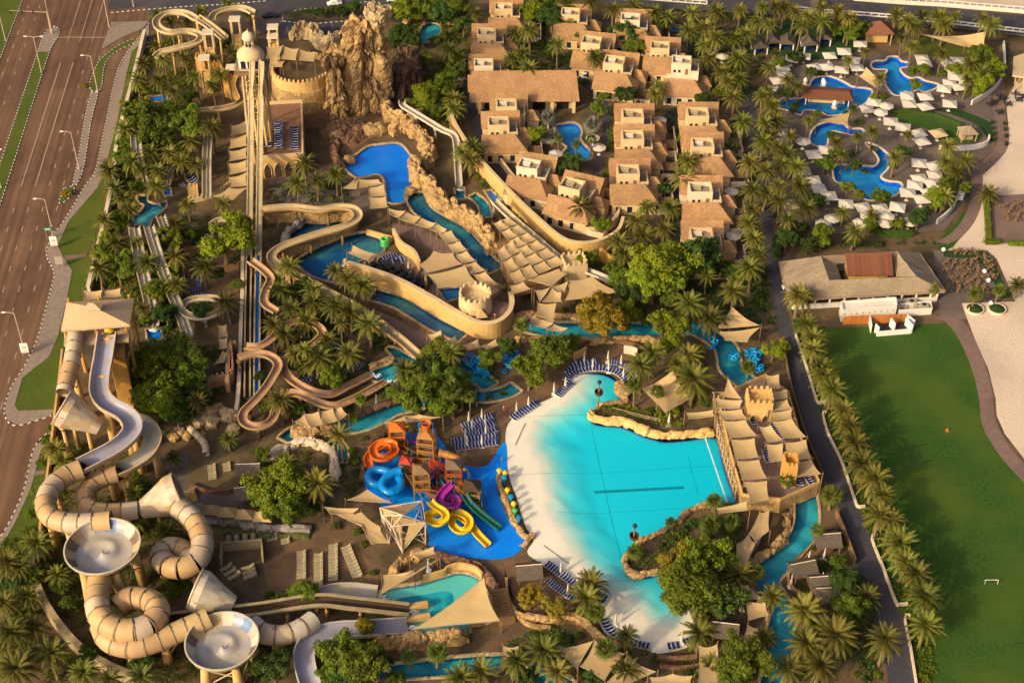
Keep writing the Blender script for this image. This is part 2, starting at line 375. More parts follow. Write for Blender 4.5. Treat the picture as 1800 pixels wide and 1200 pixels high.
def cracks(name, sc, dark=0.4, wid=0.05):
    # joints between blocks of moulded rock, finer than the relief of the mesh
    nt = M[name].node_tree; N = nt.nodes; L = nt.links; b = N['Principled BSDF']; old = b.inputs['Base Color'].links[0].from_socket
    mp = N.new('ShaderNodeMapping'); mp.inputs['Scale'].default_value = (1, 1, 0.6); L.new(N.new('ShaderNodeNewGeometry').outputs['Position'], mp.inputs[0])
    v = N.new('ShaderNodeTexVoronoi'); v.feature = 'DISTANCE_TO_EDGE'; v.inputs['Scale'].default_value = sc; L.new(mp.outputs[0], v.inputs['Vector'])
    r = N.new('ShaderNodeValToRGB'); r.color_ramp.elements[0].color = (dark,)*3+(1,); r.color_ramp.elements[1].position = wid; L.new(v.outputs['Distance'], r.inputs[0])
    mx = N.new('ShaderNodeMix'); mx.data_type = 'RGBA'; mx.blend_type = 'MULTIPLY'; mx.inputs[0].default_value = 1; L.new(old, mx.inputs[6]); L.new(r.outputs[0], mx.inputs[7]); L.new(mx.outputs[2], b.inputs['Base Color'])
cracks('rock', 0.75); cracks('rock_pale', 0.8); cracks('rock_red', 0.7)
def tyre_tracks(name):
    # traffic-worn bands along the carriageway
    nt = M[name].node_tree; N = nt.nodes; L = nt.links; b = N['Principled BSDF']; old = b.inputs['Base Color'].links[0].from_socket
    d = W(100, 65)-W(22, 300); mp = N.new('ShaderNodeMapping'); mp.vector_type = 'TEXTURE'; mp.inputs['Rotation'].default_value = (0, 0, atan2(d.y, d.x)); mp.inputs['Scale'].default_value = (90, 1.1, 1); L.new(N.new('ShaderNodeNewGeometry').outputs['Position'], mp.inputs[0])
    z = N.new('ShaderNodeTexNoise'); z.inputs['Scale'].default_value = 1; z.inputs['Detail'].default_value = 4; L.new(mp.outputs[0], z.inputs['Vector'])
    r = N.new('ShaderNodeValToRGB'); r.color_ramp.elements[0].position = 0.35; r.color_ramp.elements[0].color = (0.7,)*3+(1,); r.color_ramp.elements[1].position = 0.65; r.color_ramp.elements[1].color = (1.15,)*3+(1,); L.new(z.outputs['Fac'], r.inputs[0])
    mx = N.new('ShaderNodeMix'); mx.data_type = 'RGBA'; mx.blend_type = 'MULTIPLY'; mx.inputs[0].default_value = 1; L.new(old, mx.inputs[6]); L.new(r.outputs[0], mx.inputs[7]); L.new(mx.outputs[2], b.inputs['Base Color'])
tyre_tracks('asphalt_glow')
water('wave_water', (0.0, 0.93, 1.0), 0.85, 2.2, 0.3)
water('river_water', (0.0, 0.86, 0.97), 0.4, 1.8, 0.12)
water('tile_water', (0.05, 0.72, 1.0), 0.2, 1.8, 0.08)
water('slate_water', (0.1, 0.75, 0.95), 0.3, 1.2, 0.25)
# ------------------------------------------------------------ water first: the ground sheet is cut around every basin
HOLES = []; POOL_POLYS = []
def ribbon(path, w0, w1=None):
    """outline of a strip of width w metres along a world path"""
    n = len(path); l = []; r = []
    for i, p in enumerate(path):
        t = (path[min(i+1, n-1)]-path[max(i-1, 0)]); t.z = 0; t.normalize(); sd = Vector((t.y, -t.x, 0))
        w = w0 if w1 is None else w0+(w1-w0)*i/(n-1)
        l.append(p-sd*w/2); r.append(p+sd*w/2)
    return l+r[::-1]
def basin(outline, depth, floor, wat, kind='pool', edge=(0.5, 0.22, 'rock_pale'), hotel=False, level=-0.08):
    o = ccw([Vector((p[0], p[1], 0)) for p in outline]); HOLES.append((o, hotel)); POOL_POLYS.append(o)
    big = offset_poly(o, 0.35)
    mb = MB(); n = len(big)
    lo = [Vector((p.x, p.y, -depth)) for p in big]; hi = [Vector((p.x, p.y, -0.02)) for p in big]
    mb.poly([lo]); mb.add(lo+hi, [(i, n+i, n+(i+1) % n, (i+1) % n) for i in range(n)])
    struct(kind+'_basin', mb, floor)
    w = MB(); w.prism(o, -depth-0.5, level, 0, top=True, bottom=True, mside=1)
    struct(kind+'_water', w, [wat, wat+'_side'])
    if edge:
        e = MB(); e.sweep(o+[o[0]], [(-0.08, -0.3), (edge[0], -0.3), (edge[0], edge[1]*0.8), (edge[0]*0.5, edge[1]), (-0.08, edge[1]*0.85)], closed=True, ends=False)
        struct(kind+'_edge', e, edge[2])
def px_pool(pts, depth, floor, wat, n=4, **k):
    basin(P3(cr(pts, n, True)), depth, floor, wat, **k)
def river(pts, w, depth=1.1, w1=None, floor='floor_teal', **k):
    basin(ribbon(P3(cr(pts, 5)), w, w1), depth, floor, 'river_water', kind='river', **k)

# lazy river, seen in stretches between the planting
river([(905, 556), (925, 570), (960, 578), (1000, 578), (1040, 582), (1080, 581), (1120, 579), (1170, 581), (1215, 574), (1250, 590), (1274, 608), (1281, 628), (1285, 648), (1303, 664), (1326, 682)], 5.0)
river([(1412, 866), (1416, 905), (1412, 930), (1400, 955), (1378, 982), (1354, 1002), (1345, 1024), (1356, 1048), (1372, 1072), (1376, 1108), (1370, 1140), (1362, 1210)], 5.2)
river([(752, 703), (715, 711), (690, 718), (665, 732), (640, 743), (605, 750), (560, 752), (525, 760), (503, 776)], 4.6)
river([(586, 776), (595, 790), (596, 812)], 3.6)
river([(800, 640), (825, 655), (848, 668), (862, 680)], 4.0)
river([(836, 696), (860, 696), (890, 689), (908, 680)], 3.6)
river([(728, 340), (742, 368), (775, 390), (805, 406), (828, 430), (850, 455), (874, 474)], 4.8, floor='floor_slate')
river([(655, 517), (700, 531), (735, 551), (768, 571), (815, 592)], 4.4, floor='floor_slate')
river([(930, 1172), (960, 1190), (1000, 1210)], 4.0)
px_pool([(680, 614), (691, 610), (725, 627), (746, 645), (730, 653), (703, 660), (687, 676), (668, 672), (649, 664), (660, 649), (690, 637), (690, 625)], 1.1, 'floor_teal', 'river_water', kind='river')
px_pool([(690, 1167), (780, 1156), (877, 1150), (886, 1160), (874, 1179), (780, 1188), (690, 1193), (622, 1192), (640, 1172)], 1.1, 'floor_teal', 'river_water', kind='river')
# slide pools
px_pool([(667, 1043), (687, 1033), (737, 1025), (782, 1012), (807, 1006), (832, 1011), (846, 1024), (861, 1060), (865, 1090), (824, 1100), (820, 1112), (728, 1120), (714, 1100), (700, 1085), (680, 1064)], 0.75, 'floor_cream', 'wave_water')
px_pool([(600, 284), (620, 277), (647, 258), (668, 254), (700, 252), (715, 265), (726, 285), (724, 325), (713, 330), (713, 354), (681, 355), (677, 321), (664, 306), (626, 312)], 0.5, 'floor_blue', 'tile_water', n=3)
px_pool([(230, 380), (247, 372), (254, 361), (245, 355), (242, 345), (258, 344), (260, 354), (280, 359), (291, 354), (291, 365), (277, 377), (266, 387), (260, 400), (243, 394), (230, 401), (226, 388)], 0.9, 'floor_teal', 'tile_water', n=3)
px_pool([(257, 579), (282, 576), (285, 595), (260, 598)], 0.4, 'floor_blue', 'tile_water', n=1)
px_pool([(322, 607), (342, 605), (343, 625), (328, 628)], 0.4, 'floor_blue', 'tile_water', n=1)
px_pool([(261, 170), (292, 166), (296, 178), (265, 179)], 0.4, 'floor_blue', 'tile_water', n=1)
px_pool([(288, 330), (299, 330), (301, 344), (289, 344)], 0.4, 'floor_blue', 'tile_water', n=1)
px_pool([(737, 72), (743, 45), (764, 41), (777, 50), (769, 63), (756, 66), (753, 75)], 0.8, 'floor_teal', 'river_water', n=3)
px_pool([(800, 330), (815, 330), (817, 350), (802, 350)], 0.8, 'floor_teal', 'river_water', n=1)
river([(830, 343), (848, 358), (856, 382)], 2.6, 0.8)
px_pool([(852, 335), (863, 334), (882, 352), (866, 356)], 0.5, 'floor_blue', 'tile_water', n=1)
# the two dark lagoons under the curving slide
px_pool([(500, 424), (518, 405), (545, 388), (580, 386), (608, 388), (600, 395), (560, 410), (532, 421)], 1.4, 'floor_slate', 'slate_water')
px_pool([(521, 462), (535, 448), (560, 434), (592, 420), (640, 408), (668, 420), (674, 440), (648, 452), (614, 468), (607, 482), (610, 499), (577, 494), (545, 483)], 1.3, 'floor_slate', 'slate_water')
px_pool([(770, 508), (822, 502), (836, 515), (785, 530)], 0.9, 'floor_tile', 'tile_water', n=1)
# villa pool and hotel pools
px_pool([(972, 222), (1010, 216), (1022, 230), (1020, 246), (1037, 265), (1040, 277), (1024, 282), (995, 275), (991, 267), (997, 259), (986, 248), (984, 235)], 1.3, 'floor_tile', 'tile_water')
px_pool([(1178, 46), (1194, 45), (1195, 55), (1180, 56)], 1.3, 'floor_tile', 'tile_water', n=1)
def h4(pts, oy=0): return [(1350+x/4, oy+y/4) for x, y in pts]
HE = dict(edge=(0.45, 0.12, 'plaster_pale'), hotel=True)
px_pool(h4([(730, 450), (765, 430), (830, 425), (850, 400), (910, 400), (935, 430), (982, 440), (975, 468), (925, 485), (960, 530), (1010, 552), (1060, 545), (1110, 570), (1192, 590), (1190, 612), (1130, 640), (1090, 645), (1060, 630), (1000, 650), (960, 642), (925, 672), (880, 662), (850, 625), (828, 595), (822, 540), (838, 490), (745, 485)]), 1.6, 'floor_tile', 'tile_water', n=3, **HE)
px_pool(h4([(72, 730), (110, 692), (240, 690), (285, 620), (330, 548), (440, 538), (540, 580), (600, 612), (722, 628), (714, 690), (662, 740), (600, 768), (520, 802), (430, 812), (370, 785), (290, 772), (245, 778), (228, 808), (150, 778), (88, 762)]), 1.6, 'floor_tile', 'tile_water', n=3, **HE)
px_pool(h4([(345, 885), (455, 850), (530, 868), (560, 895), (600, 905), (655, 905), (670, 930), (610, 950), (530, 935), (450, 920), (420, 970), (412, 1022), (350, 1028), (303, 1002), (300, 950)]), 1.6, 'floor_tile', 'tile_water', n=3, **HE)
px_pool(h4([(468, 1168), (560, 1158), (700, 1168), (760, 1165), (782, 1120), (740, 1060), (688, 1005), (760, 1022), (850, 1088), (864, 1120), (835, 1190), (790, 1240), (840, 1272), (932, 1285), (930, 1340), (872, 1380), (775, 1402), (700, 1405), (640, 1370), (600, 1330), (510, 1290), (468, 1260)]), 1.6, 'floor_tile', 'tile_water', n=3, **HE)

# wave pool: a beach that slopes down into the deep end
WAVE_PX = [(893, 745), (912, 726), (930, 714), (956, 705), (980, 692), (990, 676), (1005, 662), (1030, 657), (1060, 656), (1080, 664), (1085, 676), (1083, 688), (1098, 702), (1108, 708),
           (1075, 712), (1048, 718), (1039, 727), (1040, 738), (1062, 743), (1090, 744), (1112, 752), (1130, 760), (1150, 766), (1172, 770), (1215, 766), (1258, 762),
           (1268, 800), (1282, 845), (1295, 881), (1260, 884), (1215, 898), (1190, 918), (1168, 934), (1125, 955), (1102, 978), (1098, 995), (1107, 1009), (1124, 1014), (1145, 1009), (1170, 1003),
           (1176, 1030), (1195, 1055), (1215, 1078), (1222, 1098), (1224, 1126), (1200, 1140), (1158, 1148), (1135, 1141), (1100, 1127), (1068, 1116), (1055, 1095), (1054, 1068), (1022, 1036), (990, 1014), (960, 998), (945, 986), (926, 970), (940, 945), (925, 928), (907, 872), (893, 830), (888, 775)]
SHORE_PX = [(1030, 660), (1027, 685), (995, 715), (955, 742), (945, 775), (962, 810), (972, 860), (980, 900), (1000, 935), (1025, 975), (1060, 1015), (1100, 1035), (1132, 1060), (1150, 1085), (1175, 1088), (1205, 1074), (1226, 1060)]
wave = ccw(P3(cr(WAVE_PX, 3, True))); HOLES.append((wave, False)); POOL_POLYS.append(wave)
shore = P3(cr(SHORE_PX, 4)); 
def seg_dist(p, a, b):
    d = b-a; t = max(0, min(1, (p-a).dot(d)/max(d.length_squared, 1e-9))); q = a+d*t
    return (p-q).length, (d.x*(p.y-a.y)-d.y*(p.x-a.x))
def wave_depth(p):
    best = (1e9, 0)
    for a, b in zip(shore, shore[1:]):
        r = seg_dist(p, a, b)
        if r[0] < best[0]: best = r
    s = best[0] if best[1] > 0 else -best[0]
    s += 0.9*noise.noise(p*0.35)+0.5*noise.noise(p*0.9)
    if s < -3.0: return 0.0
    s += 3.0
    return 0.02*s+0.012*s*s if s < 5 else min(0.4+(s-5)*0.14, 1.25+(s-11)*0.015)
def wave_basin():
    xs = [p.x for p in wave]; ys = [p.y for p in wave]; big = offset_poly(wave, 0.3); pts = [Vector((p.x, p.y)) for p in big]; nb = len(pts)
    g = 1.0; y = min(ys)
    while y < max(ys):
        x = min(xs)
        while x < max(xs):
            if inside(x, y, wave): pts.append(Vector((x, y)))
            x += g
        y += g
    r = geometry.delaunay_2d_cdt(pts, [(i, (i+1) % nb) for i in range(nb)], [list(range(nb))], 1, 1e-5)
    vs = []
    for p in r[0]:
        q = Vector((p.x, p.y, 0)); d = wave_depth(q); vs.append((p.x, p.y, -0.04-d))
    mb = MB(); mb.add(vs, r[2]); struct('wave_pool_basin', mb, 'floor_pool', True)
    w = MB(); w.prism(wave, -3.2, -0.075, 0, bottom=True, mside=1); struct('wave_pool_water', w, ['wave_water', 'wave_water_side'])
    e = MB(); e.prism(offset_poly(wave, 0.5), -3.5, -3.4); 
    # dark joints and the long floor grates
    def strip(a, b, wd, m, dz=0.03):
        A, B = W(*a), W(*b); n = max(2, int((B-A).length/1.0)); s = MB(); sd = (B-A).normalized().cross(Vector((0, 0, 1)))*wd/2
        pr = []
        for i in range(n+1):
            p = A.lerp(B, i/n); z = -0.04-wave_depth(p)+dz; pr.append((Vector((p.x, p.y, z))-sd, Vector((p.x, p.y, z))+sd))
        for (a0, b0), (a1, b1) in zip(pr, pr[1:]): s.quad(a0, b0, b1, a1)
        return s.build(m, 'joint', None)
    for a, b, wd in (((1045, 857), (1203, 847), 0.75), ((956, 958), (1000, 990), 0.35), ((906, 782), (924, 743), 0.35)):
        gr_ = tag(strip(a, b, wd, 'floor_grate'), kind='structure')
        if wd < .5: gr_.data.materials[0] = M['concrete']
    for a, b in (((896, 735), (1036, 724)), ((1040, 745), (1075, 905)), ((1075, 905), (1102, 1012)), ((900, 835), (1262, 808)), ((980, 899), (1285, 878)), ((1210, 790), (1228, 860)), ((1022, 1024), (1108, 1016))):
        tag(strip(a, b, 0.07, 'floor_joint', 0.035), kind='structure')
wave_basin()

# ------------------------------------------------------------ ground and its sheets
def sheet(name, pts, m, z=0.02, n=0, holes=(), label=None):
    q = P3(cr(pts, n, True) if n else pts, 0.0); mb = MB()
    mb.poly([[Vector((p.x, p.y, z)) for p in l] for l in [q]+list(holes)])
    return struct(name, mb, m, label=label)
g = MB(); big = [Vector((x, y, 0)) for x, y in ((-2500, 40), (2500, 40), (2500, 4500), (-2500, 4500))]
g.poly([big]+[h for h, _ in HOLES]); struct('ground', g, 'paver_park')
sheet('highway', [(-900, -500), (196, -500), (190, 0), (196, 18), (262, 12), (262, 42), (238, 75), (222, 95), (205, 130), (186, 215), (168, 300), (150, 326), (130, 360), (106, 398), (92, 411), (84, 434), (82, 450), (95, 480), (90, 507), (72, 575), (62, 605), (45, 640), (20, 680), (8, 715), (12, 738), (32, 748), (90, 731), (92, 754), (60, 787), (42, 860), (12, 926), (-12, 960), (-300, 1300), (-900, 1300)], 'asphalt_glow', 0.02)
sheet('side_street', [(190, -400), (1100, -400), (760, -30), (700, 8), (660, 55), (610, 88), (560, 78), (470, 62), (400, 22), (262, 42), (262, 12), (190, 18)], 'asphalt_street', 0.025)
sheet('sidewalk', [(262, 42), (262, 62), (232, 92), (223, 130), (206, 215), (184, 300), (172, 330), (122, 388), (101, 432), (110, 450), (127, 476), (117, 530), (102, 592), (86, 628), (40, 664), (26, 712), (32, 722), (96, 720), (90, 731), (32, 748), (12, 738), (8, 715), (20, 680), (45, 640), (62, 605), (72, 575), (90, 507), (95, 480), (82, 450), (84, 434), (92, 411), (106, 398), (130, 360), (150, 326), (168, 300), (186, 215), (205, 130), (222, 95), (238, 75)], 'paver_side', 0.12)
sheet('verge_lawn', [(258, 62), (232, 92), (223, 130), (206, 215), (184, 300), (172, 330), (122, 388), (101, 432), (110, 450), (153, 446), (160, 452), (152, 508), (115, 590), (108, 690), (96, 720), (32, 722), (26, 712), (40, 664), (86, 628), (102, 592), (117, 530), (127, 476), (113, 455), (153, 452), (196, 330), (240, 125), (254, 66)], 'lawn_yellow', 0.05)
sheet('verge_lawn', [(92, 754), (60, 787), (42, 860), (12, 926), (-12, 960), (-40, 1040), (60, 1040), (75, 930), (95, 830), (100, 760)], 'lawn_yellow', 0.05)
sheet('sidewalk', [(92, 754), (60, 787), (42, 860), (12, 926), (-12, 960), (-40, 1010), (-28, 1015), (4, 958), (24, 924), (54, 860), (72, 792), (98, 762)], 'paver_side', 0.12)
sheet('crossing_path', [(113, 450), (153, 446), (153, 453), (116, 457)], 'paver_pink', 0.09)
sheet('crossing_path', [(44, 830), (80, 826), (80, 833), (42, 838)], 'paver_pink', 0.09)
# median with its nose, planted islands of the service road
sheet('median_grass', [(2, 283), (67, 92), (87, 92), (16, 312), (-12, 398), (-45, 400), (-28, 370)], 'lawn_yellow', 0.14)
sheet('median_nose', [(67, 92), (74, 66), (88, 50), (98, 48), (104, 56), (100, 70), (87, 92)], 'paver_side', 0.14)
sheet('outer_verge', [(-60, 260), (0, 105), (40, 0), (60, -60), (-200, -60)], 'lawn_yellow', 0.12)
sheet('traffic_island', [(157, 150), (161, 160), (172, 162), (179, 150), (185, 112), (207, 90), (243, 73), (232, 70), (205, 83), (176, 106), (163, 132)], 'lawn_yellow', 0.14, n=3)
sheet('traffic_island', [(160, 164), (172, 163), (160, 215), (147, 296), (134, 326), (128, 326), (139, 272), (150, 205)], 'paver_side', 0.14)
sheet('traffic_island', [(112, 332), (128, 328), (131, 338), (122, 348), (110, 357), (104, 356)], 'lawn_yellow', 0.14)
sheet('traffic_island', [(178, 88), (196, 40), (262, 38), (250, 52), (215, 66)], 'paver_side', 0.14)
sheet('street_island', [(503, 34), (505, 22), (540, 18), (600, 16), (634, 8), (640, 22), (620, 32), (580, 37), (540, 38)], 'soil', 0.16, n=3)
# striped kerbs
def kerb(pts, n=4, step=0.8, w=0.26, h=0.16, name='striped_kerb'):
    path = resample(P3(cr(pts, n)), step); mb = MB()
    for i, (a, b) in enumerate(zip(path, path[1:])):
        mb.sweep([a, b], [(-w/2, 0.0), (w/2, 0.0), (w/2*0.8, h), (-w/2*0.8, h)], i % 2)
    return struct(name, mb, ['kerb_white', 'kerb_black'])
K = [[(-45, 430), (2, 283), (67, 90), (75, 64), (88, 50), (98, 47), (105, 56), (100, 70), (87, 92), (16, 312), (-25, 440)],
     [(-60, 270), (0, 105), (40, 0), (62, -60)], [(262, 42), (238, 75), (222, 95), (205, 130), (186, 215), (168, 300), (150, 326), (130, 360), (106, 398), (92, 411), (84, 434), (82, 450), (95, 480), (90, 507), (72, 575), (62, 605), (45, 640), (20, 680), (8, 715), (12, 738), (32, 748), (90, 731)],
     [(92, 754), (60, 787), (42, 860), (12, 926), (-12, 960), (-40, 1010)], [(157, 150), (161, 160), (172, 162), (179, 150), (185, 112), (207, 90), (243, 73), (232, 70), (205, 83), (176, 106), (163, 132), (157, 150)],
     [(160, 164), (172, 163), (160, 215), (147, 296), (134, 326), (128, 326), (139, 272), (150, 205), (160, 164)], [(112, 332), (128, 328), (131, 338), (122, 348), (110, 357), (104, 356), (112, 332)],
     [(195, 23), (262, 17), (330, 12), (400, 8), (470, 2)], [(496, 38), (503, 24), (540, 16), (600, 14), (640, 4), (650, 8), (640, 25), (620, 35), (580, 40), (540, 42), (496, 38)], [(640, 17), (665, 14), (700, 10)]]
for k in K: kerb(k)
# lane paint, parallel to the median kerb
A, B = W(22, 300), W(100, 65); dirn = (B-A).normalized(); sdv = Vector((dirn.y, -dirn.x, 0))
def lane(off, t0, t1, dash=None, w=0.22, gap=6.0):
    mb = MB(); t = t0
    while t < t1:
        e = min(t1, t+(dash or (t1-t0))); a = A+sdv*off+dirn*t; b = A+sdv*off+dirn*e
        mb.quad(*[Vector((p.x, p.y, 0.032)) for p in (a-sdv*w/2, a+sdv*w/2, b+sdv*w/2, b-sdv*w/2)])
        t = e+gap
    return struct('lane_marking', mb, 'road_paint')
Ln = (B-A).length
for off in (3.6, 7.2, 10.8, 14.4): lane(off, -200, -14, 2.2)
for off in (3.6, 7.2): lane(off, -8, Ln*0.78, None, 0.26)
for off in (10.8, 14.4): lane(off, -8, 60, 2.2)
for off in (3.6, 7.2, 10.8): lane(off, Ln*0.95, Ln+90, None, 0.2)
for off in (-8.5, -12.1, -15.7, -19.3): lane(off, -40, Ln+120, 2.2)
mb = MB(); a, b = W(102, 66), W(190, 66); s2 = (b-a).normalized().cross(Vector((0, 0, 1)))*0.2
mb.quad(*[Vector((p.x, p.y, 0.032)) for p in (a-s2, a+s2, b+s2, b-s2)][::-1]); struct('stop_line', mb, 'road_paint')
for i in range(9):
    mb = MB(); a, b = W(400+i*26, 60-i*3), W(404+i*26, 74-i*3); s2 = Vector((0.06, 0, 0))
    mb.quad(*[Vector((p.x, p.y, 0.034)) for p in (a-s2, a+s2, b+s2, b-s2)]); struct('parking_line', mb, 'road_paint')
# right side: dark path, lawn, brick walk, sand, hotel deck
PATH_L = [(1300, 150), (1308, 215), (1325, 300), (1338, 380), (1345, 440), (1356, 520), (1368, 585), (1382, 655), (1400, 725), (1417, 770), (1445, 830), (1474, 890), (1500, 985), (1522, 1050), (1540, 1110), (1556, 1165), (1565, 1230)]
PATH_R = [(1322, 150), (1332, 215), (1347, 300), (1358, 380), (1364, 440), (1378, 520), (1396, 585), (1418, 655), (1437, 712), (1455, 757), (1478, 810), (1508, 888), (1532, 945), (1575, 1060), (1588, 1090), (1604, 1165), (1618, 1230)]
sheet('garden_path', cr(PATH_L, 3)+cr(PATH_R, 3)[::-1], 'asphalt_path', 0.03)
LAWN = [(1378, 480), (1400, 560), (1455, 576), (1665, 568), (1690, 598), (1712, 650), (1724, 700), (1727, 740), (1742, 775), (1775, 820), (1830, 875), (2100, 1000), (2000, 1300), (1640, 1300), (1618, 1190), (1588, 1090), (1532, 945), (1478, 810), (1437, 712), (1405, 615)]
sheet('lawn', LAWN, 'lawn', 0.04)
WALK = [(1650, 556), (1672, 565), (1695, 597), (1717, 648), (1729, 700), (1733, 738), (1748, 772), (1782, 818), (1840, 872), (1960, 960)]
sheet('brick_walk', [(x-8, y+3) for x, y in cr(WALK, 4)]+[(x+16, y-5) for x, y in cr(WALK, 4)][::-1], 'paver_pink', 0.06)
HOTEL_WALK = [(1755, 120), (1758, 200), (1764, 235), (1758, 262), (1735, 285), (1718, 300), (1716, 350), (1703, 385), (1680, 412), (1655, 425)]
sheet('beach_path', [(x-10, y) for x, y in cr(HOTEL_WALK, 4)]+[(x+10, y+5) for x, y in cr(HOTEL_WALK, 4)][::-1], 'paver_pink', 0.07)
sheet('sand', [(1768, 178), (1774, 236), (1768, 268), (1745, 292), (1728, 308), (1726, 352), (1713, 390), (1690, 418), (1655, 432), (1655, 442), (1735, 440), (1752, 455), (1785, 530), (1690, 533), (1700, 560), (1715, 600), (1737, 648), (1750, 700), (1752, 730), (1766, 762), (1800, 806), (1860, 860), (2300, 1050), (2600, 300), (2300, -60), (1805, 40), (1800, 120)], 'sand', 0.05)
sheet('sand', [(1000, -200), (1130, -14), (1500, -8), (1700, 8), (2000, 34), (2600, -100)], 'sand', 0.015)
hh = [h for h, f in HOLES if f]
sheet('hotel_terrace', [(1362, 92), (1420, 82), (1500, 88), (1560, 98), (1640, 95), (1715, 110), (1748, 150), (1752, 210), (1748, 262), (1700, 300), (1700, 350), (1660, 405), (1560, 412), (1440, 410), (1372, 400), (1352, 330), (1345, 240), (1345, 150)], 'paver_hotel', 0.03, holes=hh)
sheet('terrace_lawn', h4([(880, 802), (1000, 798), (1150, 820), (1300, 860), (1400, 910), (1485, 932), (1502, 960), (1450, 1002), (1250, 1012), (1200, 1000), (1110, 905), (950, 868)]), 'lawn', 0.06, n=3)
sheet('terrace_lawn', h4([(1180, 770), (1300, 760), (1420, 800), (1540, 850), (1580, 900), (1570, 985), (1545, 1000), (1530, 950), (1450, 870), (1300, 810)]), 'turf_dark', 0.065, n=3)
sheet('terrace_lawn', h4([(1060, 260), (1200, 270), (1380, 300), (1370, 400), (1230, 400), (1050, 370)]), 'lawn_yellow', 0.06, n=2)
sheet('terrace_lawn', h4([(1200, 1690), (1330, 1560), (1380, 1480), (1390, 1600), (1300, 1740), (1210, 1750)]), 'lawn', 0.06, n=2)
sheet('terrace_lawn', h4([(0, 150), (500, 150), (620, 200), (640, 330), (480, 420), (0, 380)]), 'turf_dark', 0.055, n=2)
sheet('restaurant_terrace', [(1640, 440), (1730, 440), (1745, 455), (1778, 525), (1740, 530), (1690, 532), (1700, 562), (1655, 558), (1640, 520), (1652, 500)], 'paver_hotel', 0.075)
sheet('terrace_lawn', [(1656, 442), (1730, 442), (1744, 456), (1777, 524), (1758, 526), (1740, 480), (1715, 455), (1660, 452)], 'turf_dark', 0.1)
sheet('beach_terrace', [(1733, 345), (1830, 340), (1830, 428), (1738, 428)], 'paver_pink', 0.07)
sheet('villa_lane', [(815, 140), (840, 135), (850, 200), (870, 255), (900, 290), (935, 330), (960, 352), (940, 360), (900, 330), (860, 290), (832, 240), (820, 190)], 'asphalt_path', 0.03, n=3)
sheet('villa_lane', [(988, 100), (1010, 125), (1048, 152), (1068, 180), (1074, 220), (1066, 270), (1052, 310), (1058, 360), (1045, 355), (1040, 310), (1052, 265), (1060, 220), (1052, 185), (1035, 160), (1000, 135), (975, 105)], 'asphalt_path', 0.032, n=3)
sheet('villa_lane', [(1168, 195), (1190, 200), (1192, 300), (1196, 400), (1190, 440), (1172, 440), (1176, 300)], 'asphalt_path', 0.03)
sheet('villa_lane', [(1190, 60), (1215, 62), (1240, 100), (1222, 112)], 'asphalt_path', 0.03)
# blue splash floor of the children's area, sand floors of the lounging terraces
SPLASH = [(640, 848), (645, 815), (662, 785), (690, 766), (740, 760), (765, 762), (800, 808), (835, 821), (860, 815), (876, 790), (888, 777), (891, 810), (889, 838), (873, 850), (880, 880), (898, 920), (918, 944), (926, 950), (915, 966), (895, 979), (858, 983), (800, 976), (757, 967), (750, 930), (700, 905), (660, 880)]
q = P3(cr(SPLASH, 3, True)); mb = MB(); mb.poly([[Vector((p.x, p.y, 0.06)) for p in q]]); struct('splash_floor', mb, 'floor_blue')
sheet('cafe_terrace', [(648, 455), (672, 442), (700, 446), (735, 462), (770, 505), (788, 532), (815, 545), (800, 555), (740, 520), (690, 498), (640, 485), (625, 475)], 'paver_side', 0.05, n=3)
sheet('lounge_terrace', [(330, 815), (370, 795), (420, 800), (425, 850), (400, 865), (345, 858)], 'paver_olive', 0.05, n=3)
sheet('deck_terrace', [(320, 430), (420, 430), (420, 560), (395, 600), (330, 560)], 'paver_rust', 0.05)

for nm, pts, m_, n_ in (('lounge_terrace', [(470, 952), (520, 935), (560, 940), (600, 948), (650, 985), (666, 1018), (655, 1030), (600, 1036), (540, 1030), (470, 1035)], 'paver_rust', 2),
        ('beach_walk', [(872, 758), (893, 741), (930, 710), (978, 688), (988, 674), (1003, 659), (1030, 653), (1060, 652), (1086, 661), (1112, 668), (1126, 650), (1100, 628), (1040, 621), (1000, 628), (968, 652), (930, 688), (890, 704), (850, 722), (825, 736), (795, 752), (800, 800), (868, 800)], 'paver_rust', 0),
        ('cliff_terrace', [(560, 228), (600, 212), (680, 207), (690, 230), (652, 244), (614, 267), (597, 278), (585, 262)], 'paver_rust', 2),
        ('sail_walk', [(690, 392), (740, 402), (786, 427), (822, 457), (858, 492), (884, 516), (860, 526), (828, 492), (788, 458), (740, 428), (690, 410)], 'paver_pink', 0),
        ('river_walk', [(640, 536), (690, 558), (742, 586), (785, 612), (770, 622), (722, 602), (668, 570), (630, 552)], 'paver_pink', 0),
        ('beach_walk', [(885, 985), (922, 976), (955, 1003), (1015, 1043), (1046, 1070), (1048, 1095), (1020, 1090), (960, 1085), (910, 1070), (890, 1030)], 'paver_rust', 0),
        ('hut_terrace', [(1392, 988), (1425, 958), (1462, 942), (1482, 1000), (1474, 1050), (1405, 1052), (1388, 1022)], 'paver_rust', 2),
        ('pool_walk', [(874, 1000), (884, 990), (905, 1060), (900, 1125), (876, 1122), (880, 1060)], 'paver_rust', 0),
        ('lounge_terrace', [(288, 800), (328, 792), (338, 858), (400, 872), (432, 868), (430, 898), (330, 884), (280, 860)], 'paver_hotel', 0),
        ('castle_walk', [(580, 300), (598, 318), (660, 320), (670, 362), (640, 372), (610, 362), (500, 358), (470, 330), (480, 300)], 'paver_hotel', 0)):
    sheet(nm, pts, m_, 0.03, n=n_)
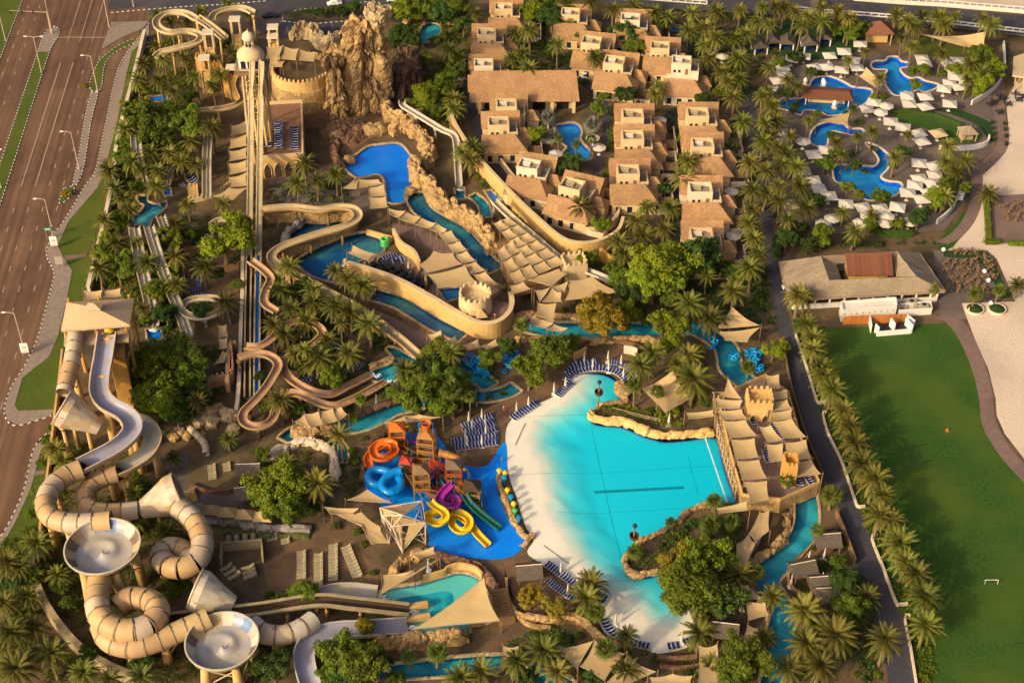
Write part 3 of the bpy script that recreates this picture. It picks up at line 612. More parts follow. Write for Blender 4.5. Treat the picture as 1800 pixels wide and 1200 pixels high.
sp_ = P3(cr([(690, 1054), (705, 1046), (745, 1040), (786, 1034), (797, 1044), (794, 1060), (785, 1074), (762, 1086), (752, 1078), (762, 1062), (752, 1054), (705, 1060)], 3, True)); mb = MB(); mb.poly([ccw([Vector((p.x, p.y, -0.73)) for p in sp_])]); struct('pool_deep_mark', mb, 'floor_teal')
# ------------------------------------------------------------ slides
def spath(pts, step=0.8, n=8):
    return resample(P3(cr(Z3(pts, 0), n)), step)
def support(parent, p, top, r0=1.0, r1=0.7, m='ochre', head=1.5):
    """flared concrete column that carries a slide"""
    mb = MB(); mb.cone((p.x, p.y, 0), (p.x, p.y, top-1.4), r0, r1, 10); mb.cone((p.x, p.y, top-1.4), (p.x, p.y, top), r1, head, 10)
    return mb.build('support_column', m, parent, True)
def braces(parent, p, top, q, m='timber_pale'):
    mb = MB(); mb.bar((p.x, p.y, top*0.25), (q.x, q.y, q.z-1.2), 0.16); mb.bar((p.x, p.y, top*0.6), (q.x, q.y, q.z-1.0), 0.13)
    mb.build('brace', m, parent)
def tube_slide(label, pts, r, seg=2.6, m=('tube_sand', 'tube_pale'), sup=(), group=None, r1=None):
    t = thing('tube_slide', label, 'water slide', (0, 0, 0), 0, group)
    path = spath(pts, seg/3); n = len(path); i = 0; k = 0
    prof = [(cos(2*pi*j/14), sin(2*pi*j/14)) for j in range(14)]
    while i < n-1:
        e = min(i+3, n-1); sub = path[i:e+1]
        if n-1-e < 2: e = n-1; sub = path[i:]
        rr = [r+((r1-r)*(i+j)/(n-1) if r1 else 0) for j in range(len(sub))]
        mb = MB(); ext = [sub[0]-(sub[1]-sub[0])*0.02]+sub[1:]
        mb.sweep(ext, prof, 0, ends=False, scale=rr)
        t0 = (sub[1]-sub[0]).normalized()
        mb.sweep([sub[0]-t0*0.09, sub[0]-t0*0.09, sub[0]+t0*0.09, sub[0]+t0*0.09], prof, 1, ends=False, scale=[rr[0], rr[0]*1.06, rr[0]*1.06, rr[0]])
        mb.build('segment', [RND.choice(m), 'flange'], t, True); i = e; k += 1
    for f in sup:
        p = path[int(f*(n-1))]; support(t, p, p.z-r*0.7)
        q = path[min(n-1, int(f*(n-1))+4)]; braces(t, Vector((p.x, p.y, 0)), p.z-r, q)
    return t
def flume(label, pts, w, h=0.8, m=('flume_lilac', 'tube_pale'), sup=0, group=None, step=0.9, name='open_slide', sup_m='ochre', lanes=1, thick=0.16, sr=(0.45, 0.28, 0.7)):
    """open channel: bed, two outer walls with rolled rims, columns below"""
    t = thing(name, label, 'water slide', (0, 0, 0), 0, group); path = spath(pts, step); a = w/2
    bed = [(-a, h), (-a*0.96, h*0.45), (-a*0.72, 0.1), (-a*0.3, 0), (a*0.3, 0), (a*0.72, 0.1), (a*0.96, h*0.45), (a, h)]
    out = [(a+thick, h), (a+thick*0.8, h*0.3), (a*0.75, -0.22), (-a*0.75, -0.22), (-a-thick*0.8, h*0.3), (-a-thick, h)]
    mb = MB(); mb.sweep(path, bed, 0, closed=False); mb.build('bed', m[0], t, True)
    mb = MB(); mb.sweep(path, out, 0, closed=False); mb.build('shell', m[1], t, True)
    for s in (-1, 1):
        mb = MB(); mb.sweep(path, [(s*a+(-0.04 if s > 0 else -thick-0.05), h), (s*a+(thick+0.05 if s > 0 else 0.04), h), (s*a+(thick+0.05 if s > 0 else 0.04), h+0.14), (s*a+(-0.04 if s > 0 else -thick-0.05), h+0.14)]); mb.build('rim', m[1], t)
    for l in range(1, lanes):
        x = -a+w*l/lanes; mb = MB(); mb.sweep(path, [(x-0.12, 0.02), (x+0.12, 0.02), (x+0.1, h*0.8), (x-0.1, h*0.8)]); mb.build('divider', m[1], t)
    if sup:
        d = 0
        for i, p in enumerate(path):
            if i*step >= d and p.z > 1.6:
                support(t, p, p.z-0.2, sr[0], sr[1], sup_m, sr[2]); d += sup
    return t
def funnel(label, big, small, R, r, checks=('tube_pale', 'panel_white', 'panel_tan', 'tube_pale')):
    """great cone lying on its side, built of bolted panels, with a truss over its mouth"""
    A, B = W(*big), W(*small); t = thing('funnel_slide', label, 'water slide', (0, 0, 0))
    ax = (B-A).normalized(); u = ax.cross(Vector((0, 0, 1))).normalized(); v = u.cross(ax); nr, na = 5, 16
    for i in range(nr):
        for j in range(na):
            a0, a1 = 2*pi*j/na, 2*pi*(j+1)/na
            vs = []
            for f in (i/nr, (i+1)/nr):
                for k in range(4):
                    a = a0+(a1-a0)*(k/3)*0.985; rr = R+(r-R)*max(0, (f-0.22)/0.78)**0.85; vs.append(A.lerp(B, f*0.992)+(u*cos(a)+v*sin(a))*rr)
            mb = MB(); mb.add(vs, [(k, k+1, 5+k, 4+k) for k in range(3)]); mb.build('panel', checks[(i*3+j) % len(checks)] if (i+j) % 3 else checks[0], t, True)
    mb = MB(); ring = [A+(u*cos(x*2*pi/28)+v*sin(x*2*pi/28))*R for x in range(29)]
    mb.sweep(ring, [(-0.15, -0.15), (0.15, -0.15), (0.15, 0.15), (-0.15, 0.15)], ends=False); mb.build('ring', 'tube_pale', t)
    mb = MB(); e0, e1 = A+u*R*0.98+v*0.6, A-u*R*0.98+v*0.6
    for d in (0, 1.1):
        for w_ in (0, 0.9): mb.bar(e0+v*w_+ax*d, e1+v*w_+ax*d, 0.09)
    for k in range(9):
        p = e0.lerp(e1, k/9); q = e0.lerp(e1, (k+1)/9); mb.bar(p, q+v*0.9+ax*1.1, 0.06); mb.bar(p+v*0.9, q+ax*1.1, 0.06); mb.bar(p+ax*1.1, q+v*0.9, 0.06)
    mb.build('truss', 'timber_pale', t)
    for f, s in ((0.05, 1), (0.05, -1), (0.6, 0)):
        p = A.lerp(B, f)+u*s*R*0.55; support(t, p, max(1.5, p.z-R*0.75+f*2), 0.6, 0.35, 'ochre', 0.9)
    return t
def bowl(label, c, R, z, cols):
    """round slide bowl: dished floor with its spiral hump, ring of coloured wall panels, rim, columns"""
    p = W(c[0], c[1], z); t = thing('bowl_slide', label, 'water slide', (p.x, p.y, 0))
    o = Vector((0, 0, z))
    nr, na = 14, 56; vs = []; ps = 2.4
    for i in range(nr+1):
        f = i/nr; r = R*0.76*f
        for j in range(na):
            a = 2*pi*j/na; h = -1.55+0.45*f*f; sp = R*0.62*(((a+ps) % (2*pi))/(2*pi)); h += 1.05*exp(-((r-sp)/(0.16*R))**2)*(1-0.75*((a+ps) % (2*pi))/(2*pi))+0.25*exp(-(r/(0.2*R))**2)
            vs.append((cos(a)*r, sin(a)*r, z+h))
    mb = MB(); mb.add(vs, [(i*na+j, (i+1)*na+j, (i+1)*na+(j+1) % na, i*na+(j+1) % na) for i in range(nr) for j in range(na)]); mb.build('dish', 'dish', t, True)
    n = 18
    for i in range(n):
        a0, a1 = 2*pi*i/n, 2*pi*(i+0.985)/n; mb = MB()
        mb.lathe(o, [(R*0.755, -1.12), (R*0.86, -0.75), (R*0.95, -0.05), (R*0.985, 0.75)], 3, 0, a0, a1); mb.lathe(o, [(R*1.005, 0.75), (R*0.97, -0.1), (R*0.87, -0.9), (R*0.77, -1.3)], 3, 1, a0, a1)
        mb.build('wall_panel', [cols[i % len(cols)], 'panel_tan'], t, True)
    mb = MB(); mb.lathe(o, [(R*0.98, 0.76), (R*0.98, 0.9), (R*1.02, 0.9), (R*1.02, 0.7)], 48); mb.build('rim', 'panel_white', t)
    mb = MB(); mb.lathe(o, [(R*0.78, -1.32), (R*0.5, -1.9), (0.5, -2.1)], 32); mb.build('underside', 'tube_sand', t, True)
    for a in (0.4, 1.7, 2.9, 4.1, 5.3):
        mb = MB(); b = Vector((cos(a)*R*0.8, sin(a)*R*0.8, 0)); mb.cone(b*1.02, b*0.93+Vector((0, 0, z-2.0)), 1.15, 0.75, 8); mb.build('support_column', 'ochre', t, True)
        mb = MB(); c2 = Vector((cos(a+1.2)*R*0.8, sin(a+1.2)*R*0.8, 0)); mb.bar(b+Vector((0, 0, 1)), c2+Vector((0, 0, z-2)), 0.14); mb.bar(b+Vector((0, 0, z-2)), c2+Vector((0, 0, z*0.45)), 0.14); mb.build('brace', 'timber_pale', t)
    return t
# --- the great slide tower in the near left corner
tube_slide('pale tube slide dropping from the left edge of the tan tower canopy into a funnel', [(133, 588, 18), (128, 625, 16.5), (120, 660, 15.2), (113, 690, 14)], 1.7, sup=(0.5,))
funnel('great sand-coloured funnel below the tan canopy, left of the lilac flume', (108, 716, 13.5), (176, 752, 9), 3.8, 1.5)
flume('wide lilac flume swinging in an S from the tan tower canopy', [(190, 588, 17.5), (184, 630, 15.5), (177, 670, 14), (177, 698, 13.4), (192, 717, 13), (218, 731, 12.6), (233, 748, 12.2), (231, 768, 11.9), (205, 792, 11.6), (170, 811, 11.3), (142, 825, 11)], 3.6, 1.3, ('flume_lilac', 'tube_pale'), 9, sr=(1.0, 0.75, 1.5))
flume('cream flume curling out to the right below the lilac one', [(222, 740, 10.2), (245, 745, 9.9), (262, 757, 9.6), (270, 777, 9.2), (258, 802, 8.8), (232, 820, 8.4), (206, 832, 8)], 3.2, 1.2, ('flume_cream', 'panel_tan'), 9, sr=(1.0, 0.75, 1.4))
tube_slide('segmented sand tube bending round the far left edge into the upper bowl', [(142, 825, 11.4), (116, 836, 11.4), (92, 856, 11.3), (80, 884, 11.2), (90, 908, 11.1), (118, 918, 11.1), (155, 919, 11.2), (196, 915, 11.4)], 2.0, sup=(0.25, 0.45, 0.7))
tube_slide('pale segmented tube bending inside the sand one towards the second funnel', [(206, 832, 8.2), (178, 841, 8), (155, 858, 7.8), (149, 880, 7.6), (163, 896, 7.4), (198, 900, 7.2), (243, 896, 7)], 1.8, sup=(0.3, 0.6, 0.9))
funnel('checkered pale funnel above the lounge terrace, mouth to the right', (316, 866, 8.5), (246, 897, 6.5), 4.2, 1.7)
tube_slide('fat pale tube coiled in one ring right of the upper bowl', [(312, 890, 8.2), (333, 906, 7.9), (350, 930, 7.6), (356, 958, 7.2), (346, 985, 6.8), (322, 998, 6.4), (296, 994, 6.0), (283, 977, 5.7), (296, 963, 5.4), (322, 968, 5.0), (340, 995, 4.6)], 2.15, sup=(0.45, 0.7))
funnel('white panelled funnel right of the coiled tube', (343, 1036, 7), (412, 1062, 4.6), 4.0, 1.5, ('panel_white', 'tube_pale', 'panel_white', 'tube_pale'))
CHK = ['panel_tan', 'panel_brown', 'panel_white', 'dish', 'panel_blue', 'flume_lilac', 'panel_white', 'panel_tan', 'panel_brown']
bowl('upper slide bowl with chequered wall on tall ochre columns', (181, 964), 6.8, 12, CHK)
tube_slide('thick sand tube winding a full ring beneath the upper bowl', [(176, 1020, 9.6), (171, 1050, 9.4), (175, 1080, 9.2), (196, 1101, 9), (228, 1108, 8.8), (262, 1098, 8.6), (278, 1075, 8.4), (262, 1055, 8.1), (228, 1052, 7.7), (204, 1068, 7.2)], 2.2, m=('tube_sand', 'tube_sand', 'tube_pale'), sup=(0.2, 0.5, 0.8))
tube_slide('sand tube running under the ring tube to the lower bowl', [(178, 1100, 6.6), (192, 1126, 6.5), (230, 1137, 6.4), (272, 1128, 6.4), (308, 1112, 6.6), (345, 1096, 7.0), (366, 1086, 7.2)], 2.0, m=('tube_sand', 'panel_tan'), sup=(0.35, 0.65))
bowl('lower slide bowl with chequered wall near the bottom edge', (391, 1130), 6.4, 7.5, CHK[2:]+CHK[:2])
tube_slide('pale segmented tube leaving the lower bowl in a hanging bend', [(442, 1096, 5), (463, 1112, 4.7), (497, 1116, 4.4), (530, 1104, 4.2), (553, 1088, 4)], 1.9, m=('tube_pale', 'panel_white'), sup=(0.4,))
flume('white widening slide end spilling into the near splash pool', [(556, 1058, 2.4), (585, 1047, 1.9), (620, 1045, 1.2), (662, 1050, 0.4)], 4.0, 0.9, ('flume_cream', 'panel_white'), 6)
flume('lilac flume sweeping up from the bottom edge into the near splash pool', [(552, 1225, 4), (538, 1180, 3.7), (536, 1146, 3.4), (556, 1122, 3), (590, 1112, 2.5), (640, 1109, 1.8), (717, 1104, 0.5)], 3.4, 0.9, ('flume_lilac', 'panel_white'), 8)
flume('long dark trough slide with sand walls crossing to the near splash pool', [(292, 1094, 4.4), (380, 1083, 4.2), (450, 1076, 4), (555, 1060, 3.6), (620, 1065, 2.6), (718, 1076, 0.6)], 1.9, 0.9, ('wood_dark', 'flume_sand'), 7, thick=0.55)
# canopy tower
tw = thing('slide_tower', 'slide start tower under a peaked tan canopy beside the highway lawn', 'tower', W(172, 600, 0))
def loc(p, t): return Vector(p)-Vector(t.location)
cs = [W(117, 531, 20.5), W(236, 524, 20.5), W(228, 571, 20.5), W(107, 580, 20.5)]; pk = W(166, 540, 24.0)
mb = MB()
for i in range(4): mb.tri(loc(cs[i], tw), loc(cs[(i+1) % 4], tw), loc(pk, tw))
for i in range(4):
    a, b = loc(cs[i], tw), loc(cs[(i+1) % 4], tw); mb.quad(a, b, b-Vector((0, 0, 0.5)), a-Vector((0, 0, 0.5)))
mb.build('canopy', 'roof_membrane', tw)
mb = MB(); k = loc(pk, tw); mb.box(k-Vector((0, 0, 0.3)), (2.4, 1.6, 0.5)); mb.add([k+Vector((-1.6, -1.2, 0.25)), k+Vector((1.6, -1.2, 0.25)), k+Vector((1.6, 1.2, 0.25)), k+Vector((-1.6, 1.2, 0.25)), k+Vector((0, 0, 1.1))], [(0, 1, 4), (1, 2, 4), (2, 3, 4), (3, 0, 4)]); mb.build('vent_cap', 'roof_membrane', tw)
fl = [W(120, 590, 17), W(232, 583, 17), W(226, 606, 17), W(118, 612, 17)]
mb = MB(); mb.prism([loc(p, tw) for p in [W(115, 552, 17), W(230, 545, 17), W(226, 598, 17), W(112, 606, 17)]], 16.4, 17.0, bottom=True); mb.build('platform', 'timber_pale', tw)
for c in cs+[cs[0].lerp(cs[1], 0.5), cs[2].lerp(cs[3], 0.5)]:
    p = loc(c, tw); q = p*0.9; mb = MB(); mb.cone((q.x, q.y, 0), (q.x, q.y, 20.6), 0.45, 0.3, 8); mb.build('column', 'ochre_deep', tw)
for zz in (4.5, 8.5, 12.5):
    mb = MB(); mb.prism([loc(W(x, y, zz), tw) for x, y in ((165, 610+zz*-1), (228, 606-zz), (224, 640-zz), (163, 644-zz))], zz-0.3, zz, bottom=True); mb.build('landing', 'wood', tw)
mb = MB(); mb.prism([loc(W(x, y, 0), tw) for x, y in ((206, 668), (236, 668), (238, 712), (212, 716))], 0, 15); mb.build('stair_core', 'ochre_deep', tw)
for i in range(3):
    mb = MB(); a = loc(W(224, 690-i*30, 0), tw); mb.bar((a.x+2.2, a.y-6, i*4), (a.x+2.2, a.y+4, i*4+4.5), 0.3); mb.build('stair_flight', 'ochre', tw)
rf = thing('raft_stack', 'stack of yellow rings waiting under the tan tower canopy', 'float', W(193, 582, 17.0))
for i in range(4):
    mb = MB(); mb.lathe((0, 0, 0.3+i*0.55), [(0.75+0.35*cos(a), 0.3*sin(a)) for a in [2*pi*j/8 for j in range(9)]], 16); mb.build('ring', 'raft_yellow', rf, True)
# --- straight two-lane slides on the left side
for lb, pts, w_, z_ in (('pale two-lane slide coming down beside the upper left hedge', [(239, 240, 5), (241, 268, 4.2), (248, 300, 3), (256, 338, 1)], 2.5, 6),
                   ('narrow two-lane slide in the shade below the big palm', [(367, 232, 6), (364, 285, 4.6), (364, 348, 2.5)], 2.0, 7),
                   ('short pale slide ending at the little blue landing basin', [(303, 296, 3), (297, 310, 2.2), (294, 328, 0.8)], 1.8, 6),
                   ('long straight two-lane slide from the star-shaped pool to the square basin', [(236, 402, 5.5), (249, 470, 4.2), (263, 530, 2.6), (270, 574, 0.9)], 2.5, 8),
                   ('second long two-lane slide, leaning right from the star-shaped pool', [(262, 400, 5.5), (274, 440, 5), (292, 492, 4), (316, 550, 2.6), (331, 592, 1.4)], 2.3, 8),
                   ('short upper slide end above the bright round tree', [(283, 382, 5.5), (290, 402, 5), (296, 418, 4.6)], 2.0, 7)):
    flume(lb, pts, w_, 0.6, ('flume_cream', 'flume_sand'), z_, lanes=2, sup_m='concrete', name='lane_slide')
flume('ring-shaped raised flume circling a shrub left of the speed slides', [(318, 545, 2.8), (330, 556, 2.8), (358, 560, 2.7), (386, 551, 2.7), (394, 538, 2.6), (380, 528, 2.5), (355, 526, 2.4), (330, 532, 2.2), (316, 546, 2.0)], 1.5, 0.6, ('flume_sand', 'plaster_pale'), 7, sup_m='concrete')
flume('curved raised flume arching round the bright round tree', [(372, 398, 3.5), (385, 390, 3.5), (405, 388, 3.5), (422, 396, 3.5), (425, 408, 3.4), (420, 420, 3.2)], 1.5, 0.6, ('flume_sand', 'plaster_pale'), 7, sup_m='concrete')
# --- speed slides from the domed tower
for x, lb in ((440, 'left of the twin speed slides running down from the domed tower'), (456.5, 'right of the twin speed slides running down from the domed tower')):
    flume(lb, [(x+4, 108, 30), (x+3, 140, 25.5), (x+2, 180, 19.5), (x+1, 230, 13.5), (x, 300, 7.5), (x-1, 370, 4), (x-2, 450, 2.2)], 1.1, 0.12, ('flume_sand', 'flume_sand'), 9, name='speed_slide', step=1.5, thick=0.2, sr=(0.45, 0.35, 0.5))
    flume(lb.replace('twin speed slides running down from the domed tower', 'twin dark run-out channels below the speed slides'), [(x-2, 452, 2.0), (x-4, 560, 1.2), (x-5, 700, 0.8)], 0.9, 0.5, ('toy_blue' if x > 450 else 'wood_dark', 'flume_sand'), 12, name='runout_channel', step=2, thick=0.28, sup_m='concrete')
# --- winding flumes
flume('sand flume bending twice round the dark lagoons under the palms', [(462, 371, 5), (512, 367, 5), (562, 372, 5), (592, 367, 5), (619, 369, 5), (630, 381, 5), (621, 394, 4.8), (598, 404, 4.6), (562, 414, 4.4), (525, 426, 4.2), (495, 438, 4), (479, 450, 3.8), (481, 463, 3.6), (505, 477, 3.4), (535, 494, 3.2), (575, 516, 3), (640, 552, 2.6), (700, 597, 2), (738, 630, 1.2)], 2.0, 0.7, ('flume_sand', 'tube_sand'), 8, sup_m='wood')
flume('upper terracotta flume looping past the blue loungers to the river', [(432, 611, 5), (455, 612, 4.9), (475, 601, 4.8), (500, 577, 4.6), (527, 567, 4.4), (555, 574, 4.2), (567, 588, 4), (558, 602, 3.8), (530, 620, 3.5), (505, 632, 3.3), (497, 645, 3.1), (504, 662, 2.8), (527, 680, 2.4), (557, 693, 2), (585, 695, 1.7), (612, 682, 1.3), (652, 662, 0.4)], 1.7, 0.6, ('flume_red', 'tube_sand'), 8, sup_m='rock_red')
flume('lower terracotta flume making a hairpin by the dark channel', [(420, 632, 4.8), (450, 624, 4.6), (474, 628, 4.4), (489, 642, 4.2), (482, 662, 4), (465, 688, 3.7), (445, 711, 3.4), (430, 726, 3.2), (427, 741, 3), (440, 751, 2.9), (462, 751, 2.8), (478, 742, 2.6), (486, 723, 2.5), (490, 704, 2.3), (506, 693, 2.2), (530, 696, 2), (560, 710, 1.7), (588, 716, 1.4), (620, 705, 1.1), (650, 690, 0.8), (680, 673, 0.3)], 1.7, 0.6, ('flume_red', 'tube_sand'), 8, sup_m='rock_red')
flume('terracotta flume squeezed between the run-out channels and palms', [(440, 460, 6), (464, 478, 5.8), (476, 494, 5.6), (467, 515, 5.4), (465, 535, 5.2), (486, 550, 5)], 1.7, 0.6, ('flume_red', 'tube_sand'), 8, sup_m='rock_red')
flume('pale flume descending from the rocks beside the villa lane', [(707, 180, 6), (708, 188, 5.8), (722, 197, 5.4), (750, 214, 4.8), (776, 230, 4.2), (797, 240, 3.7), (803, 262, 3), (805, 300, 1.6), (807, 328, 0.5)], 1.5, 0.6, ('flume_cream', 'plaster_pale'), 7, sup_m='concrete')
flume('looping sand flume among palms in the far left corner', [(347, 38, 12), (325, 26, 11.6), (298, 26, 11.2), (277, 38, 10.8), (279, 52, 10.4), (300, 60, 10), (332, 58, 9.5), (353, 66, 9), (347, 78, 8.5), (312, 88, 8), (284, 95, 7.4), (274, 104, 6.8)], 1.9, 0.8, ('flume_sand', 'plaster'), 9)
flume('twin straight flume dropping towards the domed tower', [(345, 33, 12.5), (368, 48, 11), (395, 70, 9)], 2.6, 0.7, ('flume_sand', 'plaster'), 9, lanes=2)
flume('sand flume curving over the far kerb behind the domed tower', [(372, 40, 11), (378, 28, 11), (400, 20, 11), (425, 17, 11), (445, 25, 11)], 1.9, 0.8, ('flume_sand', 'plaster'), 9)
flume('dark brown flume curling round the foot of the domed tower', [(425, 138, 8), (420, 152, 7.5), (424, 166, 7), (428, 176, 6.5), (414, 188, 6), (380, 195, 5), (345, 198, 4)], 1.7, 0.7, ('wood', 'flume_sand'), 9)
flume('narrow flume zigzagging past the sail deck beside the villa wall', [(868, 355, 5), (885, 372, 4.6), (910, 395, 4.2), (940, 420, 3.6), (975, 450, 3), (995, 462, 2.6)], 1.6, 0.6, ('flume_sand', 'plaster_pale'), 8, sup_m='concrete')
flume('faded pink flume peeking out among the trees right of the sails', [(1030, 478, 3), (1060, 490, 2.6), (1088, 505, 2)], 1.6, 0.6, ('flume_cream', 'plaster_pale'), 8, sup_m='concrete')
tube_slide('small pale pipe slide poking from the boulders by the lounge terrace', [(334, 752, 2.2), (350, 768, 2), (361, 782, 1.6), (362, 798, 1.2)], 0.75, 2.0, ('tube_pale',))
# --- children's slides
def toy(label, pts, r, m, open_=False):
    if open_: return flume(label, pts, r*2, r*0.9, (m, m), 0, name='play_slide', step=0.5, thick=0.1)
    t = thing('play_slide', label, 'water slide'); path = spath(pts, 0.5); mb = MB()
    mb.sweep(path, [(r*cos(2*pi*j/12), r*sin(2*pi*j/12)) for j in range(12)], ends=False); mb.build('tube', m, t, True)
    for f in (0.0, 0.33, 0.66, 1.0):
        i = int(f*(len(path)-2)); mb = MB(); mb.sweep(path[i:i+2], [(r*1.1*cos(2*pi*j/12), r*1.1*sin(2*pi*j/12)) for j in range(12)]); mb.build('flange', m, t)
    for f in (0.3, 0.7):
        p = path[int(f*(len(path)-1))]; mb = MB(); mb.bar((p.x, p.y, 0), p, 0.12); mb.build('post', 'toy_amber', t)
    return t
toy('orange spiral play slide at the left of the climbing towers', [(694, 786, 5), (684, 780, 4.7), (668, 782, 4.4), (656, 793, 4.1), (662, 806, 3.8), (680, 807, 3.5), (694, 797, 3.1), (690, 788, 2.7), (668, 790, 2.3), (648, 806, 1.8), (650, 822, 1.3)], 0.75, 'toy_orange', True)
toy('bright blue knotted play tube left of the climbing towers', [(705, 827, 4), (692, 830, 3.9), (676, 842, 3.6), (672, 856, 3.4), (684, 866, 3.2), (702, 860, 3.0), (705, 845, 2.8), (692, 835, 2.5), (674, 826, 2.2), (656, 826, 2.0), (647, 838, 1.8), (656, 850, 1.5), (672, 852, 1.2)], 0.85, 'toy_blue')
toy('yellow looping play slide ending on the blue floor', [(755, 882, 5), (764, 892, 4.7), (780, 902, 4.4), (783, 914, 4.1), (770, 922, 3.8), (754, 916, 3.5), (755, 906, 3.2), (775, 902, 3.0), (805, 903, 2.7), (824, 915, 2.4), (822, 932, 2.1), (806, 935, 1.9), (794, 922, 1.7), (800, 908, 1.6), (822, 920, 1.4), (840, 942, 0.9), (858, 960, 0.3)], 0.66, 'toy_yellow', True)
toy('magenta spiral play slide between the towers', [(796, 852, 5), (786, 862, 4.6), (775, 874, 4.2), (772, 884, 3.9), (782, 893, 3.6), (797, 893, 3.3), (804, 884, 3.0), (795, 876, 2.7), (783, 882, 2.3), (790, 890, 2.0)], 0.7, 'toy_purple', True)
toy('dark green play slide sloping to the right on the blue floor', [(815, 868, 4), (824, 884, 3.2), (845, 905, 2), (878, 930, 0.4)], 0.6, 'toy_green', True)
toy('amber play tube running right from the tall tower', [(772, 795, 4.5), (790, 800, 4.2), (806, 808, 3.8), (808, 822, 3.2)], 0.8, 'toy_amber')
# ------------------------------------------------------------ buildings, walls, rocks
def zv(v, z): return Vector((v.x, v.y, z))
def crenels(mb, path, z, step=1.1, w=0.62, t=0.4, h=0.7, mi=0):
    for p, q in zip(path[::1], path[1:]):
        L = (q-p).length; n = max(1, int(L/step)); a = atan2(q.y-p.y, q.x-p.x)
        for i in range(n):
            c = p.lerp(q, (i+0.5)/n); mb.box((c.x, c.y, z), (w, t, h), a, mi, 0.75)
def wall(label, pts, h, t, m, cren=False, n=4, base=0.0, cap=None, name='garden_wall', cat='wall', closed=False):
    path = P3(cr(pts, n, closed)); path += [path[0]] if closed else []
    o = thing(name, label, cat)
    mb = MB(); mb.sweep([zv(p, base) for p in path], [(-t/2, 0), (t/2, 0), (t/2*0.92, h), (-t/2*0.92, h)], ends=not closed); mb.build('wall', m, o)
    if cap: mb = MB(); mb.sweep([zv(p, base+h) for p in path], [(-t/2-0.12, 0.003), (t/2+0.12, 0.003), (t/2+0.12, 0.2), (-t/2-0.12, 0.2)], ends=not closed); mb.build('coping', cap, o)
    if cren:
        rs = resample(path, 1.1)
        for p, q in zip(rs, rs[1:]):
            mb = MB(); c = p.lerp(q, 0.5); mb.box((c.x, c.y, base+h-0.02), (0.62, t*0.8, 0.75), atan2(q.y-p.y, q.x-p.x), 0, 0.72); mb.build('merlon', m, o)
    return o
def blocks(v, sx, sz, seed):
    """broken rock face: each cell of the face stands proud by its own amount, dark crevices between"""
    q = Vector((v.x*sx, v.y*sx, v.z*sz+seed)); d, pts = noise.voronoi(q); c = pts[0]
    h = (sin(c.x*12.9+c.y*78.2+c.z*37.7)*43758.5) % 1.0
    return h, min(1.0, (d[1]-d[0])*5)
def rockmass(label, outline, H, m='rock', layers=14, seed=0, taper=0.18, rough=1.1, name='rock_cliff', cat='rock', z0=0.0, flare=None, world=False, sub=3):
    st = 0.42; layers = max(layers, int(H/0.6)); o = ccw(P3(cr(outline, sub, True))); o = resample(o+[o[0]], st)[:-1]; n = len(o)
    c = sum(o, Vector())/n; mb = MB(); vs = []
    for k in range(layers+1):
        f = k/layers; z = z0+H*f; s = (1-taper*f) if flare is None else flare(f)
        for p in o:
            q = c+(p-c)*s; d = (p-c); d.z = 0; d.normalize(); v = Vector((q.x, q.y, z))
            h1, e1 = blocks(v, 0.26, 0.11, seed); h2, e2 = blocks(v, 0.62, 0.4, seed+7)
            a = (h1-0.5)*2.2*rough+(e1-1)*1.3*rough+(h2-0.5)*0.75*rough+(e2-1)*0.45*rough+noise.noise(v*0.9)*0.3
            dz = (blocks(Vector((q.x, q.y, 0)), 0.3, 1, seed+3)[0]-0.6)*(2.6*f*min(1, H/8)) if k else 0
            vs.append(Vector((q.x, q.y, z+dz))+d*a*min(1, H/9+0.2))
    fs = [(k*n+i, k*n+(i+1) % n, (k+1)*n+(i+1) % n, (k+1)*n+i) for k in range(layers) for i in range(n)]
    tv = [p.copy() for p in vs[-n:]]; tc = sum(tv, Vector())/n; nt_ = 8
    for k in range(1, nt_):
        s = 1-k/nt_*0.96
        for p in tv:
            q = tc+(p-tc)*s; h2, e2 = blocks(q, 0.5, 0.01, seed+5); q.z = tc.z+(p.z-tc.z)*s+(h2-0.5)*1.1*rough*(1-s+0.2)+(e2-1)*0.5; vs.append(q)
    for k in range(nt_-1): fs += [((layers+k)*n+i, (layers+k)*n+(i+1) % n, (layers+k+1)*n+(i+1) % n, (layers+k+1)*n+i) for i in range(n)]
    mb.add(vs, fs+[tuple(range((layers+nt_-1)*n, (layers+nt_)*n))])
    return tag(mb.build(name, m), label, cat)
def ridge(label, pts, w, h, m='rock', seed=0, name='rock_wall', n=5, wall_=False):
    """rough wall of moulded rock along a path"""
    path = resample(P3(cr(pts, n)), 0.45); mb = MB(); k = 15; vs = []
    for i, p in enumerate(path):
        t = path[min(i+1, len(path)-1)]-path[max(i-1, 0)]; t.normalize(); sd = t.cross(Vector((0, 0, 1)))
        e = min(1, min(i, len(path)-1-i)/6+0.45)
        for j in range(k):
            a = pi*j/(k-1); x = cos(a)*w/2; z = sin(a)**0.45*h*e
            v = Vector((p.x*0.4, p.y*0.4, seed+j*0.35)); h1, e1 = blocks(Vector((p.x+sd.x*x, p.y+sd.y*x, z)), 0.42, 0.42, seed); d = (h1-0.5)*1.5+(e1-1)*0.6+noise.noise(v*2.6)*0.3
            vs.append(p+sd*(x+cos(a)*d*w*0.3)+Vector((0, 0, max(-0.1, z+sin(a)*d*h*0.28))))
    mb.add(vs, [(i*k+j, i*k+j+1, (i+1)*k+j+1, (i+1)*k+j) for i in range(len(path)-1) for j in range(k-1)]+[tuple(range(k))[::-1], tuple(range((len(path)-1)*k, len(path)*k))])
    return tag(mb.build(name, m), label, 'rock')
